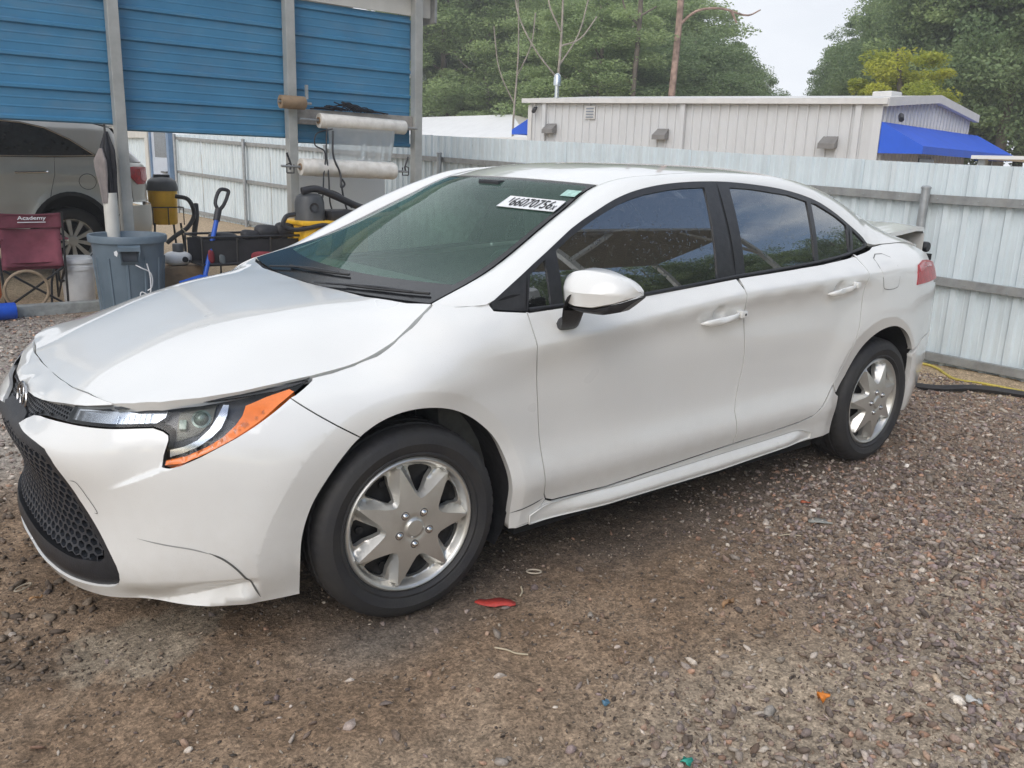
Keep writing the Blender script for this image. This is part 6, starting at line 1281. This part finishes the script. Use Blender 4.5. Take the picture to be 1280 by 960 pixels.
def cloth(x0, x1, z0, z1, y, sag, m, nm, pinch=0):
    n = 12; V = []
    for j in range(n):
        for i in range(n):
            u = i/(n-1); v = j/(n-1); w = 1-pinch*math.sin(v*math.pi); x = (x0+x1)/2+(x0-x1)/2*(1-2*u)*w*-1; V.append((x, y-sag*math.sin(u*math.pi)*(.5+.5*math.sin(v*math.pi))+.006*math.sin(9*u+5*v), z0+(z1-z0)*v-.014*math.sin(u*math.pi)*(1 if v > .9 else 0)))
    o = link(nm, mesh(nm, V, [(j*n+i, j*n+i+1, (j+1)*n+i+1, (j+1)*n+i) for j in range(n-1) for i in range(n-1)], True), ch, m); so = o.modifiers.new('t', 'SOLIDIFY'); so.thickness = .008; return o
cloth(.28, -.26, .70, .835, .07, .02, MAROOND, 'back_top_band'); cloth(.26, -.235, .36, .705, .065, .07, MAROON, 'back_panel', .04)
cloth(.26, -.24, .33, .37, -.02, .0, MAROON, 'seat_edge')
mb = MB(); n = 8; V = [(.26-.50*i/(n-1), .06-.42*j/(n-1), .40-.06*math.sin(math.pi*i/(n-1))*math.sin(math.pi*j/(n-1))) for j in range(n) for i in range(n)]; mb.add(V, [(j*n+i, j*n+i+1, (j+1)*n+i+1, (j+1)*n+i) for j in range(n-1) for i in range(n-1)]); mb.build('seat', MAROON, ch, True)
for P, nm in (([(.27, .08, .84), (.27, .07, .40), (.25, .05, .01)], 'leg'), ([(-.25, .08, .84), (-.245, .07, .40), (-.235, .09, .0)], 'leg'), ([(.27, -.38, .60), (.27, -.38, .02)], 'leg'), ([(-.25, -.38, .60), (-.25, -.38, .02)], 'leg'),
              ([(.25, .06, .34), (.02, .07, .18), (-.215, .08, .02)], 'cross_brace'), ([(-.24, .06, .36), (.02, .06, .17), (.24, .05, .02)], 'cross_brace'), ([(-.245, .07, .36), (-.245, -.15, .2), (-.25, -.38, .02)], 'cross_brace'), ([(-.25, -.38, .36), (-.16, -.15, .19), (-.10, .09, .015)], 'cross_brace')):
    mb = MB(); mb.tube(P, .0105, 7); mb.build(nm, TUBE, ch, True)
for x in (.27, -.25):
    mb = MB(); mb.box((x-.04, -.40, .595), (x+.04, .08, .612), .006); mb.build('armrest', MAROOND, ch)
def flat_text(txt, o, ux, uz, w, h, parent, m, nm, bold=.01):
    f = lambda a, b: np.asarray(o)[None]+np.outer(a*w, ux)+np.outer(b*h, uz); return text_part(nm, txt, f, m, parent, bold, 0, 1, 0, 1)
flat_text('Academy', (.105, .088, .765), (-1, .0, 0), (0, 0, 1), .225, .042, ch, WHITE, 'lettering', .015)
mb = MB(); mb.box((.105, .083, .750), (-.115, .0865, .757)); mb.build('lettering_underline', WHITE, ch)
mb = MB(); mb.tube([(.170*math.cos(a), .03*math.sin(a), .185+.172*math.sin(a)) for a in np.linspace(0, 6.2832, 41)[:-1]], .0135, 8, closed=True); o = mb.build('tan_hoop', mat('tan_rim', (.36, .27, .18), .6, 0, .15, 20), None, True); o.location = (-.045, -5.46, 0); tag(o, 'tan wooden hoop standing on edge in front of the maroon camp chair', 'hoop')
bk = thing('bucket', 'white lidded plastic bucket with a black side handle between chair and trash can', 'bucket', (-.545, -5.86, 0))
BW = mat('bucket_white', (.74, .75, .75), .45, 0, .06, 10, .03, 60, col2=(.64, .65, .65))
mb = MB(); mb.lathe([(0, .0), (.128, 0), (.132, .01), (.143, .30), (.152, .302), (.152, .335), (.146, .34), (.147, .37), (0, .37)], n=36); mb.build('pail', BW, bk, True)
mb = MB(); mb.lathe([(0, .425), (.12, .42), (.125, .405), (.152, .405), (.156, .395), (.156, .365), (.148, .362)], n=36); mb.build('lid', BW, bk, True)
mb = MB(); mb.tube(catmull([(.135, .06, .34), (.175, .075, .32), (.178, .08, .24), (.165, .075, .20), (.135, .06, .21)], 5), .011, 7); mb.build('handle', BLACK, bk, True)
mb = MB(); mb.lathe([(0, 0), (.064, 0), (.07, .008), (.07, .50), (.064, .51), (0, .51)], axis='x', n=24); o = mb.build('blue_roll', mat('bright_blue_foam', (.01, .10, .62), .6, 0, .08, 12), None, True); o.location = (.10, -5.165, .066); tag(o, 'bright blue foam roll lying on the gravel against the sill beam', 'foam roll')
oc = MB(); oc.lathe([(0, 0), (.13, 0), (.14, .02), (.14, .36), (.12, .40), (.06, .43), (0, .43)], n=24); o = oc.build('orange_jug', mat('orange_plastic', (.72, .15, .02), .4, 0, .06), None, True); o.location = (.205, -6.05, .05); tag(o, 'orange plastic drink cooler mostly hidden behind the maroon camp chair', 'cooler')
pv = thing('pipe_holder', 'upright white plastic pipe strapped to the left carport post', 'pipe', (-.715, -5.195, 0))
mb = MB(); mb.lathe([(.058, .10), (.058, 1.03), (.050, 1.03), (.050, .10)], n=24, closed=True); mb.build('pipe', mat('pvc_white', (.68, .665, .61), .4, 0, .05, 6), pv, True)
um = thing('folded_umbrella', 'folded black and beige umbrella standing in the white pipe by the post', 'umbrella', (-.715, -5.195, .30))
UB = mat('umbrella_black', (.022, .022, .028), .7, 0, .2, 20); UG = mat('umbrella_beige', (.25, .22, .21), .8, 0, .1, 16)
def cloth_bundle(nm, m, prof, lobes, ph, c):
    V = []; n = 40; zs = np.linspace(0, 1, 22)
    for z in zs:
        r0 = float(np.interp(z, [q[0] for q in prof], [q[1] for q in prof])); zz = float(np.interp(z, [q[0] for q in prof], [q[2] for q in prof]))
        for k in range(n): a = 2*math.pi*k/n; r = r0*(1+.34*math.sin(lobes*a+ph+2.2*z)+.12*math.sin(2*lobes*a+5*z)); V.append((c[0]+r*math.cos(a), c[1]+r*math.sin(a), zz))
    return link(nm, mesh(nm, V, [(j*n+i, j*n+(i+1) % n, (j+1)*n+(i+1) % n, (j+1)*n+i) for j in range(21) for i in range(n)], True), um, m)
cloth_bundle('canopy', UB, [(0, .036, .62), (.3, .042, .80), (.6, .050, .95), (.85, .052, 1.08), (1, .012, 1.24)], 5, 0, (-.01, 0))
cloth_bundle('loose_panel', UG, [(0, .020, .64), (.35, .026, .78), (.6, .042, .90), (.8, .048, 1.0), (1, .014, 1.10)], 3, 1.0, (.045, .025))
mb = MB(); mb.tube([(0, 0, .0), (0, 0, 1.3)], .009, 6); mb.build('shaft', BLACK, um)
YEL = mat('vac_yellow', (.90, .52, .03), .38, 0, .06, 10, .03, 50); VBL = mat('vac_black', (.028, .028, .032), .5, 0, .15, 14, .1, 60); VGR = mat('vac_grey', (.07, .075, .08), .45, 0, .1, 14)
v1 = thing('shop_vacuum', 'yellow and black shop vacuum with a coiled hose behind the silver crossover', 'vacuum', (-2.20, -8.62, .0))
mb = MB(); mb.lathe([(0, .48), (.155, .48), (.165, .50), (.178, .90), (.178, .915), (0, .915)], n=28); mb.build('tank', YEL, v1, True)
mb = MB(); mb.lathe([(.19, .90), (.192, .94), (.175, 1.0), (.168, 1.02), (.12, 1.06), (0, 1.07)], n=28); mb.build('motor_head', VGR, v1, True)
mb = MB(); mb.box((-.10, -.03, 1.05), (.10, .03, 1.10), .015); mb.build('handle', VBL, v1, True)
mb = MB(); mb.box((-.22, -.2, .0), (.22, .2, .06), .01); [mb.tube([(x, y, .05), (x*.8, y*.8, .50)], .014, 6) for x in (-.2, .2) for y in (-.18, .18)]; mb.tube([(-.19, .19, .70), (.19, .19, .70), (.19, -.19, .70), (-.19, -.19, .70)], .008, 5, closed=True); [mb.tube([(x, y, .48), (x, y, .70)], .007, 5) for x in (-.19, 0, .19) for y in (.19,)]; mb.build('trolley', TUBE, v1)
mb = MB(); mb.tube(catmull([(-.10, .18, .84), (-.24, .24, .80), (-.30, .26, .62), (-.20, .30, .46), (-.02, .36, .36), (.10, .40, .28)], 8), .028, 9); mb.build('hose', VBL, v1, True)
mb = MB(); mb.tube(catmull([(-.36, .16, .74), (-.34, .22, .58), (-.30, .24, .40), (-.28, .25, .14)], 6), .034, 9); mb.build('nozzle', VBL, v1, True)
for k in range(3): mb = MB(); q = rng.uniform(-1, 1, (6, 3)); mb.tube(catmull([(-.1-.06*i+.02*q[i, 0], .42+.05*q[i, 1], .40-.07*i+.06*q[i, 2]) for i in range(6)], 6), .006, 5); mb.build('power_cord', mat('cream_cord', (.62, .55, .36), .6), v1, True)
v2 = thing('shop_vacuum', 'yellow tub shop vacuum with a thick black hose on top beside the middle carport post', 'vacuum', (-2.64, -4.90, .06))
mb = MB(); mb.box((-.34, -.20, .32), (.36, .20, .70), .05); mb.build('tank', YEL, v2, True)
mb = MB(); mb.box((-.36, -.22, .695), (.38, .22, .735), .015); mb.build('lid_rim', YEL, v2, True)
mb = MB(); mb.lathe([(.0, .99), (.08, .985), (.125, .96), (.14, .90), (.145, .74), (.15, .72)], (.20, 0, 0), 26); mb.build('motor_head', VGR, v2, True)
mb = MB(); mb.lathe([(.03, .0), (.045, .006), (.045, -.01)], (.22, .145, .86), 14, axis='y'); mb.build('switch', VBL, v2, True)
mb = MB(); mb.box((-.26, -.14, .72), (.05, .16, .83), .03); mb.box((-.20, .13, .66), (-.10, .215, .78), .01); mb.build('filter_cover', VBL, v2, True)
mb = MB(); mb.tube(catmull([(.30, .05, 1.01), (.16, .06, 1.03), (-.05, .06, .96), (-.25, .05, .88), (-.38, .04, .83), (-.42, .0, .77)], 10), .034, 12); mb.build('hose', VBL, v2, True)
mb = MB(); mb.tube(catmull([(.05, -.10, 1.0), (-.12, -.10, .98), (-.30, -.06, .86)], 6), .026, 9); mb.build('wand', VBL, v2, True)
mb = MB(); mb.tube(catmull([(.42, .14, .80), (.52, .17, .78), (.55, .17, .70), (.45, .18, .66), (.15, .235, .70), (.06, .24, .66), (.07, .24, .58)], 8), .022, 8); mb.build('carry_handle', VBL, v2, True)
mb = MB(); [mb.tube([(x, y, 0), (x, y, .33)], .02, 8) for x in (-.28, .3) for y in (-.15, .15)]; mb.box((-.32, -.19, .27), (.34, .19, .318)); mb.build('stand', TUBE, v2)
ct = thing('garden_cart', 'black mesh utility cart full of odds and ends beside the yellow vacuum', 'cart', (-1.83, -5.02, 0))
mb = MB()
for z in (.42, .66): mb.tube([(.48, .22, z), (-.48, .22, z), (-.48, -.22, z), (.48, -.22, z)], .012, 6, closed=True)
for x in (.48, .16, -.16, -.48):
    for y in (.22, -.22): mb.tube([(x, y, .12), (x, y, .66)], .009, 5)
mb.build('frame', TUBE, ct)
mb = MB(); mb.box((.47, .19, .40), (-.47, .20, .63)); mb.box((.47, -.20, .40), (-.47, -.19, .63)); mb.box((-.47, -.19, .40), (-.46, .19, .63)); mb.box((.47, -.19, .40), (-.47, .19, .41)); mb.build('tub', VBL, ct)
for x in (.34, -.34):
    for y in (.25, -.25): mb = MB(); mb.lathe([(0, .02), (.05, .02), (.10, .03), (.12, .02), (.12, -.02), (.10, -.03), (0, -.02)], (x, y, .12), 20, axis='y'); mb.build('wheel', RUBBER, ct, True)
for k, (x, y, z, rx, rz, c) in enumerate([(.40, .215, .49, .03, .06, (.20, .02, .03)), (.22, .05, .64, .14, .05, (.02, .02, .025)), (-.02, .08, .66, .09, .05, (.03, .03, .035)), (-.22, .02, .68, .13, .07, (.035, .035, .04)), (-.38, .05, .70, .10, .07, (.025, .025, .03)), (-.10, .235, .47, .14, .05, (.30, .04, .05)), (.30, .215, .46, .03, .045, (.12, .14, .15))]):
    mb = MB(); mb.add(*superell((x, y, z), (Vector((rx, 0, .01)), Vector((.01, rx*.7 if y < .2 else .02, 0)), Vector((0, 0, rz))), 14, 8, .7)); o = mb.build(['red_pouch', 'coiled_hose', 'dark_bundle', 'tool_bag', 'tool_bag', 'red_case', 'clear_bag'][k], mat('cart_item_%d' % k, c, .6, 0, .2, 20), None, True); o.location = ct.location
    tag(o, ['small red pouch at the left end of the black cart', 'black coiled hose heaped at the left end of the black cart', 'dark bundle lying in the middle of the black cart', 'black tool bag right of the dark bundle in the cart', 'black tool bag at the far right end of the cart', 'flat dark red case hung on the front of the cart', 'clear plastic bag hung beside the red pouch on the cart'][k], ['pouch', 'hose', 'bundle', 'bag', 'bag', 'case', 'bag'][k])
sh = thing('blue_shovel', 'blue shafted snow shovel with a black D handle leaning in front of the cart', 'shovel', (-1.34, -4.80, 0))
BSH = mat('shaft_blue', (.015, .10, .50), .4, 0, .05)
mb = MB(); mb.tube([(.03, .06, .02), (-.02, .02, .34), (-.22, -.13, .88)], .021, 10); mb.build('shaft', BSH, sh, True)
mb = MB(); mb.tube([(-.19, -.11, .80), (-.225, -.135, .90)], .030, 10); mb.tube(catmull([(-.222, -.13, .89), (-.20, -.14, .95), (-.245, -.165, 1.055), (-.275, -.17, 1.075), (-.335, -.17, 1.060), (-.325, -.165, 1.02), (-.275, -.15, .93), (-.228, -.135, .89)], 5), .017, 8); mb.build('d_handle', VBL, sh, True)
mb = MB(); mb.add([(.24, .10, .30), (-.18, .10, .30), (-.20, .20, .0), (.26, .20, .0), (.03, .03, .34)], [(0, 1, 2, 3), (0, 4, 1)]); mb.build('blade', BSH, sh)
bx = thing('cardboard_box', 'small brown cardboard box on the ground right of the trash can', 'box', (-1.29, -5.25, 0))
mb = MB(); mb.box((-.19, -.13, 0), (.19, .13, .37)); mb.build('carton', CARD, bx); mb = MB(); mb.box((-.19, .131, .30), (-.02, .134, .368)); mb.box((.02, .131, .30), (.19, .134, .368)); mb.build('flap', CARD, bx)
jg = thing('white_jug', 'squat white plastic jug with a black cap lying on the cardboard box', 'jug', (-1.27, -5.24, .372))
mb = MB(); mb.add(*superell((0, 0, .065), (Vector((.125, 0, 0)), Vector((0, .09, 0)), Vector((0, 0, .065))), 20, 10, .75)); mb.build('jug_body', BW, jg, True)
mb = MB(); mb.lathe([(.0, .012), (.026, .010), (.028, -.01)], (-.04, .088, .06), 14, axis='y'); mb.build('cap', BLACK, jg, True)
mb = MB(); mb.lathe([(0, .20), (.045, .20), (.05, .19), (.05, .12), (0, .12)], (-.01, 0, 0), 16); mb.build('spout', VGR, jg, True)
# ------------------------------------------------------------------ hose, rope and litter on the ground
gz = lambda x, y: float(ground_z(np.array([x]), np.array([y]))[0])
def gcord(name, label, P, r, m, cat): return cord(name, label, [(x, y, gz(x, y)+r+.004) for x, y in P], r, m, cat)
gcord('black_hose', 'black hose lying along the foot of the fence behind the rear wheel', [(-4.2, -1.4), (-4.35, -.5), (-4.50, .29), (-4.71, .51), (-4.84, .76), (-4.95, 1.3), (-4.8, 2.4)], .024, RUBBER, 'hose')
gcord('yellow_rope', 'thin yellow rope slanting across the sand at the fence foot', [(-5.18, -.25), (-5.20, -.04), (-4.99, .24), (-4.95, .46), (-4.98, .8), (-4.9, 1.3)], .010, mat('rope_yellow', (.62, .50, .10), .7, 0, .2, 60), 'rope')
def scrap(name, label, cat, x, y, L_, w, c, ang=0., curl=.01, lift=.012):
    n = 9; V = []; r = np.random.default_rng(int(abs(x*1000+y*77)))
    e0 = r.uniform(-.3, .3, (2, n))*w*.5
    for j in (0, 1):
        for i in range(n):
            u = i/(n-1)-.5; t = (j-.5)*w*(1-.7*abs(2*u)**2)+e0[j, i]*.6; X = u*L_; V.append((X, t, curl*math.sin(6*u+j)+.5*curl*r.uniform(-1, 1)))
    o = link(name, mesh(name, V, [(i, i+1, n+i+1, n+i) for i in range(n-1)], True), None, mat('scrap_%s' % cat.replace(' ', '_')+'%03d' % int(c[0]*999), c, .55, 0, .15, 40)); o.location = (x, y, gz(x, y)+lift); o.rotation_euler = (0, 0, ang); s = o.modifiers.new('t', 'SOLIDIFY'); s.thickness = .003; return tag(o, label, cat)
va = math.radians(-129+90)
scrap('red_scrap', 'torn piece of red plastic on the dirt behind the front wheel', 'plastic scrap', -.27, .94, .135, .055, (.55, .06, .045), va+math.pi, .0015, .010)
scrap('orange_leaf', 'crumpled orange scrap on the gravel near the bottom right', 'scrap', -.68, 1.89, .035, .032, (.75, .24, .03), .4, .012, .018)
scrap('green_scrap', 'small green plastic scrap at the bottom edge of the gravel', 'plastic scrap', -.17, 1.84, .034, .028, (.03, .34, .25), 1.0, .006, .014)
scrap('blue_scrap', 'small light blue plastic scrap among dark stones', 'plastic scrap', -.18, 1.55, .032, .022, (.10, .22, .32), .5, .006, .014)
scrap('paper_scrap', 'folded white paper scrap on the gravel at the far right', 'paper scrap', -1.005, 2.15, .045, .028, (.60, .60, .58), va, .012, .02)
scrap('grey_card', 'flat grey card trodden into the dirt beside a white pebble', 'card', -1.80, 1.18, .12, .05, (.30, .30, .27), va, .003, .008)
scrap('orange_scrap', 'little orange red scrap near the white pebble', 'scrap', -1.92, 1.03, .06, .025, (.50, .13, .06), va, .005, .012)
scrap('brown_leaf', 'narrow curled brown leaf on the dirt in the middle ground', 'leaf', -.91, 1.39, .085, .016, (.38, .22, .11), va+.9, .012, .014)
scrap('tan_leaf', 'dry orange tan twig piece by the front bumper', 'leaf', .93, .12, .04, .012, (.48, .26, .11), .3, .006, .012)
def peb(label, x, y, r, c, i):
    me = stones('pebble', np.array([x]), np.array([y]), np.array([r]), np.array([c]), .1); o = link('pebble', me, None, SM); return tag(o, label, 'pebble')
peb('bright white pebble beside the flat grey card', -1.88, 1.09, .017, (.62, .61, .59), 0)
peb('large pale pebble left of the folded white paper scrap', -.97, 2.12, .022, (.50, .48, .44), 1)
peb('white cubic pebble on the gravel above the orange scrap', -1.06, 1.92, .011, (.55, .55, .54), 2)
peb('pale grey stone right of the orange scrap', -.72, 1.95, .018, (.34, .33, .32), 3)
peb('beige flat stone above the large pale pebble', -1.02, 2.04, .026, (.36, .30, .23), 4)
peb('grey stone among gravel left of the orange scrap', -.52, 1.83, .024, (.36, .35, .33), 5)
peb('small white pebble on the dirt below the front bumper', .62, .98, .013, (.62, .60, .55), 6)
peb('round tan lump of concrete at the left edge by the clods', 1.02, -.16, .032, (.42, .36, .28), 7)
peb('white pebble by the rear tyre', -2.80, 1.02, .020, (.70, .70, .70), 8)
def loopcord(name, label, x, y, rx, ry, c, ang): mb = MB(); mb.tube([(rx*math.cos(a), ry*math.sin(a), 0) for a in np.linspace(0, 6.2832, 22)[:-1]], .0028, 5, closed=True); o = mb.build(name, mat('band_%03d' % int(c[0]*999), c, .6), None, True); o.location = (x, y, gz(x, y)+.012); o.rotation_euler = (.1, 0, ang); return tag(o, label, 'rubber band')
loopcord('rubber_band', 'pale oval rubber band on the dark dirt under the front door', -.52, .84, .026, .019, (.60, .52, .40), va)
loopcord('rubber_band', 'flattened tan rubber band near the left front corner of the car', .95, .03, .030, .015, (.40, .34, .25), .6)
gcord('straw', 'pale curved straw lying on the dirt below the red scrap', [(-.10, 1.16), (-.125, 1.19), (-.13, 1.22), (-.155, 1.25)], .0025, mat('straw', (.55, .47, .33), .8), 'straw')
gcord('straw', 'thin white straw lying in front of the flat grey card', [(-1.62, 1.20), (-1.58, 1.17), (-1.53, 1.16)], .0025, MATS['straw'], 'straw')
gcord('straw', 'short straw beside the red scrap', [(-.36, .96), (-.385, .94), (-.40, .915)], .003, MATS['straw'], 'straw')
# ------------------------------------------------------------------ thin haze volume, added to lighten the far trees
hm = MB(); hm.box((-62, -62, -1.5), (62, 62, 32)); hz = hm.build('haze', None, None, kind='stuff')
m = bpy.data.materials.new('haze_air'); m.use_nodes = True; n = m.node_tree; n.nodes.clear(); o = n.nodes.new('ShaderNodeOutputMaterial'); v = n.nodes.new('ShaderNodeVolumePrincipled')
v.inputs['Color'].default_value = (.93, .95, .97, 1); v.inputs['Density'].default_value = .0036; v.inputs['Anisotropy'].default_value = .2; n.links.new(v.outputs[0], o.inputs['Volume']); hz.data.materials.append(m)
